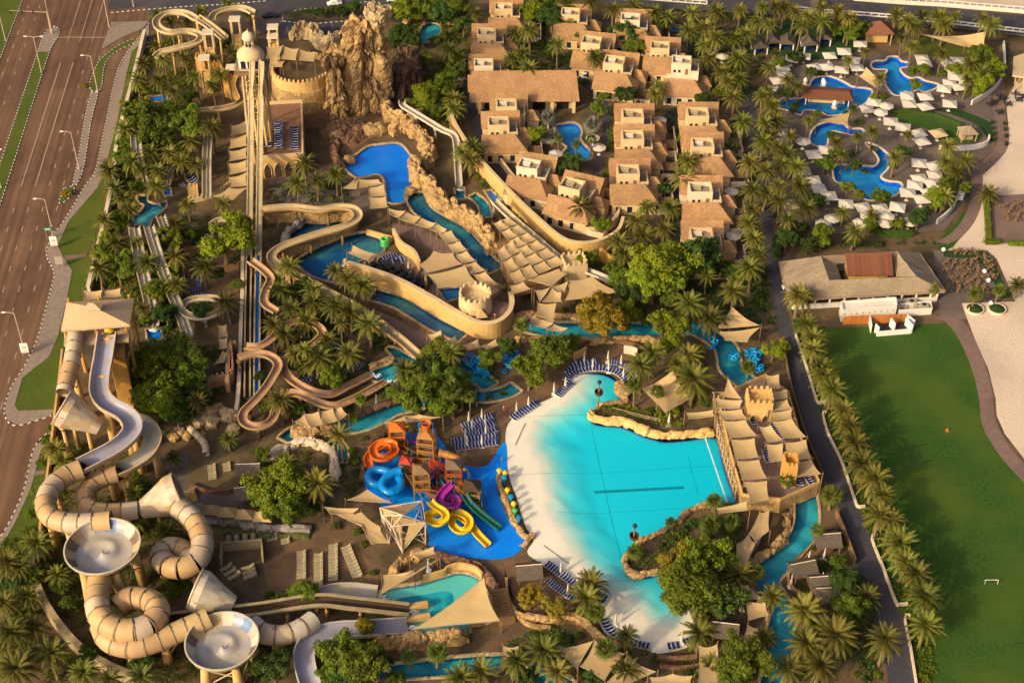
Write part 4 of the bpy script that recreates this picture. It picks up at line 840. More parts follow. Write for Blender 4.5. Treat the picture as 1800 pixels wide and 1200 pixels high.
def boulder(label, x, y, r, m='rock_pale', group=None, z=0.0, sq=0.75):
    mb = MB(); s = RND.random()*50; vs = []; fs = []; nu, nv = 10, 6
    for j in range(nv+1):
        b = pi*j/nv
        for i in range(nu):
            a = 2*pi*i/nu; d = Vector((sin(b)*cos(a), sin(b)*sin(a), cos(b))); k = 1+0.32*noise.noise(d*1.3+Vector((s, 0, 0)))+0.16*noise.noise(d*3+Vector((0, s, 0)))
            vs.append(Vector((d.x*k*r, d.y*k*r, d.z*k*r*sq+r*sq*0.55)))
    for j in range(nv): fs += [(j*nu+i, (j+1)*nu+i, (j+1)*nu+(i+1) % nu, j*nu+(i+1) % nu) for i in range(nu)]
    mb.add(vs, fs); o = tag(mb.build('boulder', m), label, 'rock', group); o.location = W(x, y, z); return o

# --- cliff, its ledges and the rock walls around the blue pool
rockmass('tall golden rock cliff rising behind the blue slide pool', [(610, 202), (640, 205), (682, 195), (690, 180), (655, 170), (614, 180)], 26.5, 'rock', 20, 1.0, 0.06, 1.3)
rockmass('lower stepped shoulder of golden rock left of the tall cliff', [(574, 208), (592, 213), (612, 206), (616, 186), (594, 179), (576, 188)], 18, 'rock', 14, 5.0, 0.12, 1.2)
rockmass('mushroom-shaped boulder balanced on top of the tall cliff', [(650, 44, 27), (664, 50, 27), (680, 44, 27), (680, 34, 27), (664, 30, 27), (650, 36, 27)], 6.0, 'rock_pale', 8, 2.0, 0.1, 0.7, 'balanced_boulder', 'rock', 25.5, lambda f: 0.55+0.9*sin(min(1, f*1.05)*pi*0.62))
rockmass('shadowed rock grotto right of the tall cliff', [(694, 180), (725, 176), (745, 150), (738, 120), (700, 124), (690, 150)], 8, 'rock_red', 8, 8.0, 0.15, 1.0)
rockmass('pale rock spire beside the grotto slide', [(716, 150), (727, 150), (730, 130), (720, 126)], 10, 'rock', 8, 3.0, 0.55, 0.6)
rockmass('broad fake-rock hill under the round castle deck', [(480, 185), (540, 190), (560, 160), (570, 150), (540, 140), (490, 145)], 4.5, 'rock_red', 8, 4.0, 0.1, 0.9)
rockmass('mound of reddish rock at the foot of the cliff basin', [(560, 235), (600, 262), (640, 248), (668, 232), (640, 214), (590, 212)], 2.2, 'rock_red', 5, 6.0, 0.35, 0.8)
ridge('rock rim wall looping from the grotto round the upper terrace', [(677, 172), (678, 192), (684, 210), (702, 224), (727, 222), (736, 212)], 3.0, 4.5, 'rock', 2)
ridge('rock wall curving along the right of the blue slide pool', [(686, 238), (705, 232), (728, 237), (748, 258), (756, 285), (740, 300)], 3.4, 4.0, 'rock', 4)
ridge('long golden rock wall beside the river channel below the blue pool', [(730, 292), (732, 312), (748, 334), (775, 362), (812, 388), (838, 408), (854, 428), (866, 448)], 3.4, 4.6, 'rock', 6)
ridge('brown rock wall edging the shaded terrace left of the blue pool', [(582, 225), (590, 250), (588, 275), (600, 300)], 2.2, 2.2, 'rock_red', 7)
ridge('crest of pale rocks behind the round castle deck', [(512, 72), (530, 66), (550, 66), (558, 82), (575, 90), (600, 80), (612, 76)], 3.0, 5.5, 'rock_pale', 9)
ridge('low rock rim round the far teal spiral pool', [(712, 46), (725, 38), (748, 32), (775, 30), (797, 32), (794, 46)], 2.4, 3.0, 'rock', 3)
ridge('weathered rock bank left of the dark lagoon', [(500, 436), (508, 412), (528, 396), (545, 386)], 2.0, 1.8, 'concrete', 11)
ridge('rocky planter bank along the river at the far end of the sail deck', [(900, 560), (950, 556), (1010, 560), (1060, 568)], 1.6, 1.3, 'rock', 12)
ridge('rock bank on the near side of the middle river bend', [(905, 598), (960, 600), (1030, 603), (1110, 598), (1160, 602)], 1.5, 1.2, 'rock', 13)
ridge('brick-edged bank along the teal river left of the white lounger beach', [(620, 730), (650, 722), (690, 708), (708, 698)], 1.6, 1.0, 'rock_red', 14)
ridge('stone bank where the two terracotta slides reach the river', [(648, 648), (670, 640), (698, 630)], 1.4, 1.2, 'rock', 15)
ridge('ring of pinkish stone round the sunken terrace beside the river', [(482, 812), (488, 798), (510, 786), (540, 780), (568, 786), (586, 802), (590, 830), (586, 846)], 2.2, 1.6, 'plaster_pale', 16)
ridge('brown rock edge of the children splash floor, upper side', [(640, 846), (640, 815), (656, 782), (690, 758), (740, 752)], 1.4, 0.9, 'rock_red', 17)
ridge('rock edge between the blue splash floor and the white wave beach', [(882, 832), (878, 850), (888, 880), (904, 918), (926, 946), (936, 940), (918, 962)], 1.3, 1.1, 'rock', 18)
ridge('rock edge with walkway along the near side of the splash floor', [(742, 970), (790, 985), (840, 998), (870, 1030), (884, 1070)], 1.6, 1.4, 'rock_red', 19)
ridge('golden rock face of the planted point in the wave pool', [(1042, 722), (1041, 736), (1060, 742), (1090, 744), (1112, 752), (1130, 760), (1150, 766), (1172, 769), (1215, 766), (1258, 762)], 1.6, 1.7, 'ochre', 20)
ridge('rock lip of the far planted point on the beach side', [(1083, 684), (1090, 696), (1104, 706), (1075, 711), (1048, 717)], 1.2, 0.9, 'rock', 22)
ridge('rock lip of the near planted point in the wave pool', [(1262, 884), (1215, 898), (1190, 918), (1168, 934), (1125, 955), (1102, 978), (1098, 995), (1107, 1009), (1124, 1014), (1145, 1009), (1170, 1003)], 1.3, 1.1, 'rock', 21)
ridge('stone retaining wall curving below the near left lounging beach', [(900, 1072), (920, 1086), (965, 1092), (1000, 1086), (1030, 1100), (1060, 1128), (1095, 1140)], 1.6, 1.6, 'rock', 23)
ridge('grey rock bank on the river bend left of the dark path', [(1330, 985), (1316, 1010), (1318, 1035), (1330, 1050)], 2.0, 1.5, 'rock', 24)
ridge('stone bank of the river below the wave machine deck', [(1385, 905), (1384, 935), (1368, 960), (1335, 985), (1318, 1000)], 1.8, 1.5, 'rock', 25)
ridge('rugged rock face under the near splash pool terrace', [(655, 1135), (690, 1137), (730, 1134), (780, 1128), (825, 1122)], 2.2, 3.0, 'rock', 26)
ridge('rocky edge of the near splash pool under the loungers', [(690, 1020), (700, 998), (735, 980), (765, 975)], 2.0, 1.8, 'rock', 27)
ridge('long raised stone edge running along the palms to the near river', [(455, 455), (490, 480), (540, 510), (600, 545), (660, 585)], 1.6, 1.2, 'rock', 28)
for i, (x, y, r) in enumerate([(372, 728, 1.8), (360, 738, 1.7), (350, 745, 1.5), (385, 722, 1.6), (395, 728, 1.4), (318, 764, 1.5), (307, 770, 1.4), (372, 750, 1.4), (376, 742, 1.5), (330, 768, 1.2), (405, 735, 2.0), (410, 760, 1.7)]):
    boulder(nth(i)+' boulder in the pale rock heap below the big tree', x, y, r, 'rock_pale' if i % 3 else 'rock', 'boulders below the big tree')
for i, (x, y, r) in enumerate([(595, 245, 2.2), (655, 235, 2.6), (668, 232, 2.4), (615, 285, 1.6), (1098, 690, 1.7), (1090, 682, 1.5), (530, 765, 2.4), (550, 762, 2.2), (570, 758, 2.0), (735, 330, 1.6), (720, 340, 1.4), (843, 300, 1.2), (830, 405, 1.8), (905, 415, 1.6)]):
    boulder('brown boulder, '+nth(i)+' of those dotted from the cliff pool towards the beach', x, y, r, 'rock', 'scattered boulders')
# --- walls
wall('pale perimeter wall between hedge and highway verge', [(256, 66), (238, 142), (209, 258), (197, 350), (158, 518)], 2.4, 0.7, 'plaster_pale', cap='plaster_pale')
wall('lower perimeter wall beside the highway lawn, at the foot of the slide tower', [(112, 625), (106, 680), (98, 745), (88, 830), (78, 900), (72, 950)], 2.0, 0.5, 'ochre')
wall('tall golden villa wall sweeping round its garden in a curve', [(786, 205), (802, 245), (832, 290), (872, 336), (912, 378), (948, 412), (985, 443), (1015, 453), (1050, 450), (1084, 432), (1094, 408)], 4.6, 0.6, 'ochre', cap='plaster')
wall('inner garden wall round the corner villa', [(880, 290), (905, 322), (945, 365), (975, 388), (1010, 407), (1045, 412), (1075, 402), (1088, 380), (1078, 352), (1040, 335)], 2.2, 0.4, 'plaster')
wall('yellow wall stub running down into the trees by the sail deck', [(1054, 455), (1075, 472), (1100, 492)], 3.4, 0.6, 'ochre_deep')
wall('curved golden prow wall of the castle island', [(612, 487), (640, 495), (700, 516), (760, 548), (800, 572), (840, 592), (872, 592), (893, 577), (900, 558), (897, 540)], 4.4, 0.9, 'ochre', cap='plaster')
wall('low round cafe wall at the left tip of the castle island', [(608, 470), (606, 486), (620, 496), (645, 494)], 2.5, 0.5, 'ochre', cap='plaster')
wall('inner golden wall between lagoon and sail walk', [(692, 420), (705, 442), (728, 458), (738, 478)], 3.0, 0.5, 'ochre', cap='plaster')
wall('yellow walled planter behind the green rafts', [(645, 412), (665, 418), (690, 425)], 1.6, 0.5, 'ochre')
wall('white curved garden wall beside the beach path, upper', [(1707, 185), (1740, 165), (1758, 145), (1765, 118), (1763, 80)], 1.6, 0.4, 'wall_white')
wall('white curved garden wall beside the beach path, lower', [(1650, 262), (1672, 265), (1712, 263), (1735, 255), (1737, 245)], 1.6, 0.4, 'wall_white')
wall('white wall bending round the hotel garden corner', [(1686, 338), (1678, 362), (1662, 382), (1646, 394)], 1.6, 0.4, 'wall_white')
wall('low pale wall along the right of the dark garden path, far stretch', [(1398, 590), (1420, 655), (1434, 703), (1440, 710), (1450, 708)], 0.8, 0.35, 'plaster_pale')
wall('low pale wall along the right of the dark garden path, middle stretch', [(1452, 727), (1446, 730), (1456, 765), (1480, 815), (1502, 880), (1508, 892), (1520, 892)], 0.8, 0.35, 'plaster_pale')
wall('low pale wall along the right of the dark garden path, near stretch', [(1542, 942), (1532, 948), (1552, 1000), (1574, 1060), (1582, 1064), (1595, 1063)], 0.8, 0.35, 'plaster_pale')
wall('low pale wall along the right of the dark garden path at the bottom edge', [(1600, 1084), (1590, 1088), (1600, 1140), (1612, 1215)], 0.8, 0.35, 'plaster_pale')
wall('brown fence wall left of the dark garden path', [(1376, 600), (1386, 668), (1404, 735), (1420, 782), (1446, 840)], 1.5, 0.3, 'wood')
wall('slim brown fence wall beside the shingle huts', [(1468, 905), (1485, 945), (1502, 992)], 1.8, 0.3, 'wood')
wall('tan curved walkway wall rounding the near left corner', [(67, 955), (61, 985), (63, 1015), (78, 1060), (105, 1105), (145, 1150), (195, 1182), (240, 1200)], 2.6, 1.3, 'flume_sand')
wall('bank of brown terrace wall above the wave beach', [(1155, 1158), (1190, 1162), (1225, 1158)], 1.4, 0.5, 'rock_red')
wall('pale parapet of the near splash pool', [(745, 1022), (780, 1012), (786, 1006), (808, 1000), (835, 1006), (848, 1018)], 1.8, 0.5, 'ochre')
wall('sand wall stub beside the near splash pool chute, upper', [(698, 1072), (752, 1064)], 0.9, 1.1, 'ochre', n=1)
wall('sand wall stub beside the near splash pool chute, lower', [(700, 1094), (756, 1085)], 0.9, 1.1, 'ochre', n=1)
wall('crenellated wall beside the run-out channels', [(366, 688), (382, 680), (405, 676), (412, 668), (410, 632), (408, 618)], 3.2, 0.5, 'flume_red', True, n=2)
wall('pale stone walkway wall beside the left run-out channel', [(428, 448), (427, 520), (424, 600), (420, 700), (414, 740)], 1.6, 0.9, 'plaster_pale')
wall('crenellated golden wall left of the domed tower', [(352, 152), (392, 150), (398, 170), (424, 178), (440, 168)], 7.5, 0.7, 'ochre_deep', True, n=1)
wall('grey retaining wall on the terrace above the lounge sails', [(450, 925), (500, 935), (545, 938)], 1.2, 0.5, 'concrete')
wall('curved brick retaining wall round the small lounge terrace', [(335, 855), (372, 868), (412, 862), (426, 848)], 1.0, 0.4, 'rock_red')
# --- castles
def tower(label, c, w, d, h, m='ochre', arches=2, rz=0.0, rnd=False):
    p = W(*c); t = thing('castle_tower', label, 'tower', (p.x, p.y, 0), rz); mb = MB()
    if rnd:
        mb.lathe((0, 0, 0), [(w/2*1.06, 0), (w/2, h), (w/2-0.5, h), (w/2-0.5, h-1.2), (0, h-1.2)], 28); mb.build('wall', m, t)
        if w > 12: mb = MB(); mb.lathe((0, 0, 0), [(w/2*1.14, 0), (w/2*1.07, h*.3), (w/2*1.05, h*.66), (w/2*1.0, h*.7)], 40); mb.build('rock_base', 'rock', t); mb = MB(); mb.lathe((0, 0, h-1.15), [(w/2-.55, 0), (0, 0)], 28); mb.build('deck', 'paver_park', t)
        for i in range(16 if w < 12 else 40):
            a = 2*pi*i/(16 if w < 12 else 40); mb = MB(); mb.box((cos(a)*(w/2-0.25), sin(a)*(w/2-0.25), h-0.02), (0.5, 0.7, 0.85), a, 0, 0.75); mb.build('merlon', m, t)
    else:
        o = [(-w/2, -d/2), (w/2, -d/2), (w/2, d/2), (-w/2, d/2)]; mb.prism([Vector((x, y, 0)) for x, y in o], 0, h-1.0)
        mb.build('wall', m, t)
        for i in range(4):
            a, b = Vector((*o[i], 0)), Vector((*o[(i+1) % 4], 0)); L = (b-a).length; mid = (a+b)/2*0.985; an = atan2(b.y-a.y, b.x-a.x)
            k = (mid.length-0.2)/mid.length; mb = MB(); mb.box((mid.x*k, mid.y*k, h-1.003), (L-(0.8 if i % 2 else 0.05), 0.4, 1.0), an); mb.build('parapet', m, t)
            n = max(3, int(L/1.15))
            for j in range(n):
                q = a.lerp(b, (j+0.5)/n)*0.955; mb = MB(); mb.box((q.x, q.y, h-0.01), (0.62, 0.4, 0.8), an, 0, 0.72); mb.build('merlon', m, t)
        for j in range(arches):
            x = -w/2+w*(j+0.5)/arches; mb = MB(); hw = w/arches*0.26
            pts = [(x-hw, 0.6), (x+hw, 0.6), (x+hw, h*0.5), (x+hw*0.6, h*0.58), (x, h*0.64), (x-hw*0.6, h*0.58), (x-hw, h*0.5)]
            mb.add([Vector((a, -d/2-0.02, b)) for a, b in pts], [tuple(range(7))]); mb.build('arch', 'wood_dark', t)
            mb = MB()
            for (a, b), (a2, b2) in zip(pts[1:], pts[2:]+pts[:1]): mb.bar((a, -d/2-0.06, b), (a2, -d/2-0.06, b2), 0.13)
            mb.build('arch_frame', 'plaster', t)
    return t
tower('crenellated golden castle tower with two arches on the wave machine deck', (1328, 748), 5.2, 4.6, 8.5)
tower('narrow crenellated golden tower at the near end of the wave machine deck', (1380, 868), 2.6, 3.2, 9.5, 'ochre_deep', 1)
tower('squat round castle turret at the prow of the castle island', (836, 558), 7.4, 7, 7.0, 'plaster', 0, 0, True)
tower('small square crenellated turret at the right of the sail deck', (1008, 492), 5.4, 4.6, 6.0, 'plaster', 0, 0.25)
tower('golden gate tower with flat cap left of the domed tower', (360, 150), 2.6, 2.6, 9.0, 'ochre_deep', 1)
tower('round castle deck bastion beside the cliff', (530, 120, 9.2), 16.5, 16, 9.2, 'ochre', 0, 0, True)
# sail-roofed square towers with pale flat caps in the far left park
for i, (x, y, z) in enumerate([(365, 55, 14), (358, 100, 11), (407, 117, 10), (412, 32, 14), (479, 46, 13), (479, 62, 11)]):
    p = W(x, y, z); t = thing('lookout_post', nth(i)+' pale square cap on a slim lookout post around the domed tower', 'tower', (p.x, p.y, 0), 0.05, 'lookout posts round the domed tower')
    mb = MB(); mb.box((0, 0, z-0.5), (3.2, 2.8, 0.5)); mb.build('roof', 'plaster_pale', t)
    for sx in (-1, 1):
        for sy in (-1, 1): mb = MB(); mb.box((sx*1.2, sy*1.0, 0), (0.35, 0.35, z-0.5)); mb.build('post', 'plaster', t)
    mb = MB(); mb.box((0, 0, 0), (2.2, 1.8, z*0.6)); mb.build('wall', 'ochre', t)
# domed tower
p = W(443, 118, 26); t = thing('domed_tower', 'tall slide tower with white cabin and small onion-shaped dome', 'tower', (p.x, p.y, 0))
for sx in (-1, 1):
    for sy in (-1, 1):
        mb = MB(); mb.cone((sx*2.9, sy*2.6, 0), (sx*2.2, sy*2.0, 26), 0.5, 0.4, 6); mb.build('leg', 'timber_pale', t)
for z in range(2, 25, 4):
    mb = MB(); k = 2.6-z*0.02
    for a, b in (((-k, -k), (k, -k)), ((k, -k), (k, k)), ((k, k), (-k, k)), ((-k, k), (-k, -k))):
        mb.bar((a[0], a[1], z), (b[0], b[1], z), 0.14); mb.bar((a[0], a[1], z), (b[0], b[1], z+4), 0.1)
    mb.build('lattice', 'ochre', t)
mb = MB(); mb.box((0, 0, 25.5), (8.2, 7, 0.7)); mb.build('platform', 'wood', t)
mb = MB(); mb.box((0, 0, 26.2), (5.8, 4.8, 3.2)); mb.build('cabin', 'wall_white', t)
for sx in (-1.7, 0, 1.7): mb = MB(); mb.box((sx, -2.43, 26.6), (1.2, 0.06, 2.3)); mb.build('opening', 'glass_dark', t)
for s in (-1, 1): mb = MB(); mb.box((s*2.93, 0, 26.6), (0.06, 2.4, 2.3)); mb.build('opening', 'glass_dark', t)
mb = MB()
for a, b in (((-4, -3.4), (4, -3.4)), ((4, -3.4), (4, 3.4)), ((-4, -3.4), (-4, 3.4))):
    mb.bar((a[0], a[1], 27.3), (b[0], b[1], 27.3), 0.08); mb.bar((a[0], a[1], 26.8), (b[0], b[1], 26.8), 0.06)
mb.build('railing', 'timber_pale', t)
mb = MB(); mb.lathe((0, 0, 29.4), [(3.5, 0), (3.4, 0.7), (2.7, 1.6), (1.5, 2.4)], 24); rf_ = mb.build('roof', 'plaster', t, True)
mb = MB(); mb.lathe((0, 0, 31.7), [(1.5, 0), (1.5, 0.35), (1.25, 0.35), (1.25, 0.5)], 20)
for i in range(8): mb.bar((1.2*cos(i*pi/4), 1.2*sin(i*pi/4), 0+31.9), (1.2*cos(i*pi/4), 1.2*sin(i*pi/4), 34.1), 0.12)
mb.build('lantern', 'plaster_pale', t)
mb = MB(); mb.lathe((0, 0, 34.1), [(1.6, 0), (1.65, 0.5), (1.4, 1.2), (0.8, 1.75), (0.15, 2.0), (0.05, 2.7)], 20); mb.build('dome', 'plaster_pale', t, True)
# arched deck terrace
cs = [W(461, 184, 6), W(531, 180, 6), W(533, 274, 6), W(459, 280, 6)]; t = thing('arched_terrace', 'terracotta roof terrace on a pale arcaded building with blue loungers', 'building', zv(cs[3], 0)); o = t.location.copy()
L_ = [zv(c-o, 0) for c in cs]
mb = MB(); mb.prism(L_, 0, 6.0); mb.build('block', 'ochre', t)
mb = MB(); mb.poly([ccw([zv(p, 6.02) for p in L_])]); mb.build('roof_deck', 'terracotta', t)
for i in range(4):
    a, b = L_[i], L_[(i+1) % 4]; mb = MB(); c = sum(L_, Vector())/4; a2, b2 = c+(a-c)*0.985, c+(b-c)*0.985; mb.sweep([zv(a2, 6.0), zv(b2, 6.0)], [(-0.2, 0), (0.2, 0), (0.2, 0.9), (-0.2, 0.9)]); mb.build('parapet', 'plaster', t)
fa, fb = L_[3], L_[2]; nd = (fb-fa).normalized(); out = Vector((nd.y, -nd.x, 0))
for i in range(4):
    c = fa.lerp(fb, (i+0.5)/4)+out*0.03; hw = 0.95
    pts = [(-hw, 0.1), (hw, 0.1), (hw, 2.8), (hw*0.7, 3.7), (0, 4.6), (-hw*0.7, 3.7), (-hw, 2.8)]
    mb = MB(); mb.add([c+nd*x+Vector((0, 0, z)) for x, z in pts], [tuple(range(7))]); mb.build('arch', 'wood_dark', t)
    mb = MB()
    for (a, b), (a2, b2) in zip(pts[1:], pts[2:]): mb.bar(c+nd*a+out*0.1+Vector((0, 0, b)), c+nd*a2+out*0.1+Vector((0, 0, b2)), 0.12)
    mb.build('arch_frame', 'plaster', t)

# --- villas: thatch-coloured roofs round a plastered roof-terrace box
def gable(mb, x0, x1, y0, y1, ze, zr, ridge_f=0.5, hip0=0.0, hip1=0.0, th=0.25):
    """roof with its ridge along x; hip = how far each end of the ridge is drawn in"""
    yr = y0+(y1-y0)*ridge_f; a, b, c, d = (x0, y0, ze), (x1, y0, ze), (x1, y1, ze), (x0, y1, ze); r0, r1 = (x0+hip0, yr, zr), (x1-hip1, yr, zr)
    mb.quad(a, b, r1, r0); mb.quad(c, d, r0, r1); mb.tri(b, c, r1); mb.tri(d, a, r0)
    for p, q in ((a, b), (b, c), (c, d), (d, a)): mb.quad(Vector(p)-Vector((0, 0, th)), Vector(q)-Vector((0, 0, th)), q, p)
def villa(label, px, py, sc=1.0, rz=0.0, mirror=1, tall=0.0, lower=True, style=0):
    p = W(px, py, 7.5); t = thing('villa', label, 'house', (p.x, p.y, 0), rz, 'villas with thatch-coloured roofs'); t.scale = (sc*mirror, sc, sc); H = 7.4+tall
    m = RND.choice(['plaster', 'plaster', 'plaster_pale'])
    mb = MB(); mb.prism([Vector((x, y, 0)) for x, y in ((-2.9, -2.4), (2.9, -2.4), (2.9, 2.4), (-2.9, 2.4))], 0, H); bx = mb.build('roof_room', m, t)
    for c, d in (((0, -2.2), (5.8, 0.4)), ((0, 2.2), (5.8, 0.4)), ((-2.7, 0), (0.4, 4.0)), ((2.7, 0), (0.4, 4.0))):
        mb = MB(); mb.box((c[0], c[1], H+0.003), (d[0], d[1], 1.15)); mb.build('parapet', m, t)
    mb = MB(); mb.box((0, 0, H), (4.9, 3.9, 0.03)); mb.build('terrace_floor', 'paver_side', t)
    mb = MB(); mb.box((-0.9, 0.4, H+0.03), (2.2, 0.8, 0.5)); mb.box((-0.9, 0.9, H+0.03), (2.2, 0.25, 0.95)); mb.build('bench', 'cushion_olive' if style else 'canvas', t)
    mb = MB(); mb.box((1.7, -2.43, H-2.6), (0.9, 0.06, 1.9)); d_ = mb.build('door', 'wood', t)
    for x in (-1.8, -0.4): mb = MB(); mb.box((x, -2.42, H-2.0), (0.7, 0.05, 0.9)); w_ = mb.build('window', 'glass_dark', t); mb = MB(); mb.box((x, -2.46, H-2.12), (0.9, 0.12, 0.1)); mb.build('sill', m, w_)
    # lower terrace at the side
    mb = MB(); mb.prism([Vector((x, y, 0)) for x, y in ((2.92, -2.4), (5.3, -2.4), (5.3, 3.4), (2.92, 3.4))], 0, H-2.2); mb.build('side_terrace', m, t)
    mb = MB(); mb.box((4.1, 0.5, H-2.2), (2.0, 5.3, 0.03)); mb.build('terrace_floor', 'paver_side', t)
    for c, d in (((4.15, -2.25), (2.3, 0.3)), ((5.15, 0.6), (0.3, 5.2))): mb = MB(); mb.box((c[0], c[1], H-2.197), (d[0], d[1], 0.9)); mb.build('parapet', m, t)
    # roofs
    mb = MB(); gable(mb, -4.6, 6.4, 2.7, 8.4, 4.6, 7.6, 0.72); mb.build('rear_roof', 'thatch', t)
    mb = MB(); mb.prism([Vector((x, y, 0)) for x, y in ((-4.2, 3.42), (6.0, 3.42), (6.0, 8.0), (-4.2, 8.0))], 0, 4.4); mb.build('rear_wall', m, t)
    if lower:
        mb = MB(); gable(mb, -4.9, 7.8, -9.0, -2.6, 3.6, 6.6, 0.78, 0, 3.6); mb.build('front_roof', 'thatch', t)
        mb = MB(); mb.prism([Vector((x, y, 0)) for x, y in ((-4.4, -8.4), (7.0, -8.4), (7.0, -2.45), (-4.4, -2.45))], 0, 3.4); fw = mb.build('front_wall', m, t)
        for x in (-2.8, 0.2, 3.4): mb = MB(); mb.box((x, -8.43, 0.6), (1.3, 0.06, 1.9)); mb.build('window', 'glass_dark', fw)
    mb = MB(); gable(mb, 5.6, 9.6, -1.4, 3.8, 3.2, 5.4, 0.5, 0.0, 2.0); mb.build('side_roof', 'thatch', t)
    mb = MB(); mb.prism([Vector((x, y, 0)) for x, y in ((5.9, -1.0), (9.2, -1.0), (9.2, 3.4), (5.9, 3.4))], 0, 3.0); mb.build('side_wall', m, t)
    mb = MB(); mb.box((4.6, 2.3, H-2.17), (1.0, .7, .8)); mb.build('air_unit', 'steel', t); mb = MB()
    for k in range(9): mb.box((9.6, -7.8+k*.45, 2.5), (3.6, .12, .14))
    for sx in (8.0, 11.2):
        for sy in (-7.8, -4.3): mb.box((sx, sy, 0), (.2, .2, 2.5))
    mb.build('pergola', 'wood', t); mb = MB(); mb.box((9.4, -1.6, .07), (.7, 1.9, .4)); mb.box((10.4, -1.6, .07), (.7, 1.9, .4)); mb.build('daybed', 'cushion_blue' if style else 'canvas', t)
    mb = MB(); mb.box((9.6, -8.5, 0), (4.6, 0.3, 1.7)); mb.box((11.9, -2.0, 0), (0.3, 12.7, 1.7)); mb.build('courtyard_wall', 'plaster_pale', t); mb = MB(); mb.box((9.5, -2.2, 0.02), (4.6, 12.2, 0.05)); mb.build('courtyard_floor', 'paver_pink', t)
    return t
VL = [(885, 13, 'far left row', 0), (855, 58, 'far left row', .02), (850, 112, 'far left row', .03), (890, 184, 'left row', .05), (876, 216, 'left row', .06), (930, 290, 'left row', -.28), (1006, 327, 'left row', -.4),
      (1003, 24, 'middle row', -.1), (1040, 74, 'middle row', -.22), (1080, 110, 'middle row', -.22), (1112, 204, 'middle row', 0), (1112, 242, 'middle row', 0), (1104, 302, 'middle row', 0),
      (1108, 34, 'right row', -.1), (1160, 82, 'right row', -.1), (1197, 120, 'right row', -.12), (1226, 202, 'right row', 0), (1235, 255, 'right row', 0), (1231, 334, 'right row', 0), (1233, 412, 'right row', 0)]
cnt = {}
for x, y, row, rz in VL:
    k = cnt.get(row, 0); cnt[row] = k+1
    villa(nth(k)+' villa from the back in the '+row+' of thatch-coloured villas', x, y, 0.93+RND.random()*0.06, rz, 1, 2.4 if (x, y) == (1197, 120) else 0, not (x, y) in ((890, 184),), k % 2)
# big clubhouse roof beside the villa pool
p = W(925, 185); t = thing('clubhouse', 'large clubhouse under one broad thatch-coloured roof above the villa pool', 'house', (p.x, p.y, 0), 0.02)
mb = MB(); gable(mb, -15.5, 14.5, -5.0, 7.0, 4.2, 8.0, 0.85, 0.5, 0.5); mb.build('roof', 'thatch', t)
mb = MB(); mb.prism([Vector((x, y, 0)) for x, y in ((-14, -2), (13.5, -2), (13.5, 6), (-14, 6))], 0, 4.1); mb.build('wall', 'plaster', t)
for x in (-13, -7, 0, 7, 13): mb = MB(); mb.box((x, -4.2, 0), (0.9, 0.9, 4.2)); mb.build('column', 'plaster', t)
for x in (-10, -3.5, 3.5, 10): mb = MB(); mb.box((x, -2.05, 0), (3.4, 0.08, 3)); mb.build('window', 'glass_dark', t)
# --- beach restaurant: four thatched wings round a courtyard
def q4(pts, z): return [W(1350+x/4, 300+y/4, z) for x, y in pts]
OUT = q4([(78, 640), (1062, 575), (1245, 845), (150, 905)], 3.4); RID = q4([(372, 600), (905, 565), (1045, 745), (430, 770)], 7.2); INN = q4([(480, 655), (850, 625), (900, 745), (520, 775)], 4.6)
t = thing('beach_restaurant', 'beach restaurant with a square ring of grey straw roofs round a courtyard', 'restaurant', zv(sum(OUT, Vector())/4, 0)); o = t.location.copy()
for i in range(4):
    j = (i+1) % 4; nm = 'roof_wing'
    mb = MB(); A0, B0, A1, B1, A2, B2 = [Vector(p)-o for p in (OUT[i], OUT[j], RID[i], RID[j], INN[i], INN[j])]
    n = 10
    def row(a, b, k): return [a.lerp(b, x/n)+Vector((0, 0, 0.25*noise.noise(Vector((x*0.9, i*3+k, 0))))) for x in range(n+1)]
    r0, rm, r1, r2 = row(A0, B0, 0), row(A0.lerp(A1, 0.5), B0.lerp(B1, 0.5), 1), row(A1, B1, 2), row(A2, B2, 3)
    for a, b in ((r0, rm), (rm, r1), (r1, r2)):
        for x in range(n): mb.quad(a[x], a[x+1], b[x+1], b[x])
    mb.sweep([p-Vector((0, 0, 0.25)) for p in r0], [(-0.15, -0.25), (0.15, -0.25), (0.15, 0.3), (-0.15, 0.3)]); mb.build(nm, 'straw', t)
for i in range(4):
    a, b = OUT[i]-o, OUT[(i+1) % 4]-o; c = (a+b)/2; a, b = zv(a, 0)*0.93, zv(b, 0)*0.93
    if i != 2:
        mb = MB(); mb.sweep([a, b], [(-0.2, 0), (0.2, 0), (0.2, 3.3), (-0.2, 3.3)]); mb.build('wall', 'wall_white', t)
    else:
        mb = MB(); mb.sweep([a, b], [(-0.2, 0), (0.2, 0), (0.2, 1.3), (-0.2, 1.3)]); mb.build('wall', 'wall_white', t)
        for k in range(10): mb = MB(); q = a.lerp(b, (k+0.5)/10); mb.box((q.x, q.y, 1.3), (0.35, 0.35, 2.1)); mb.build('column', 'wall_white', t)
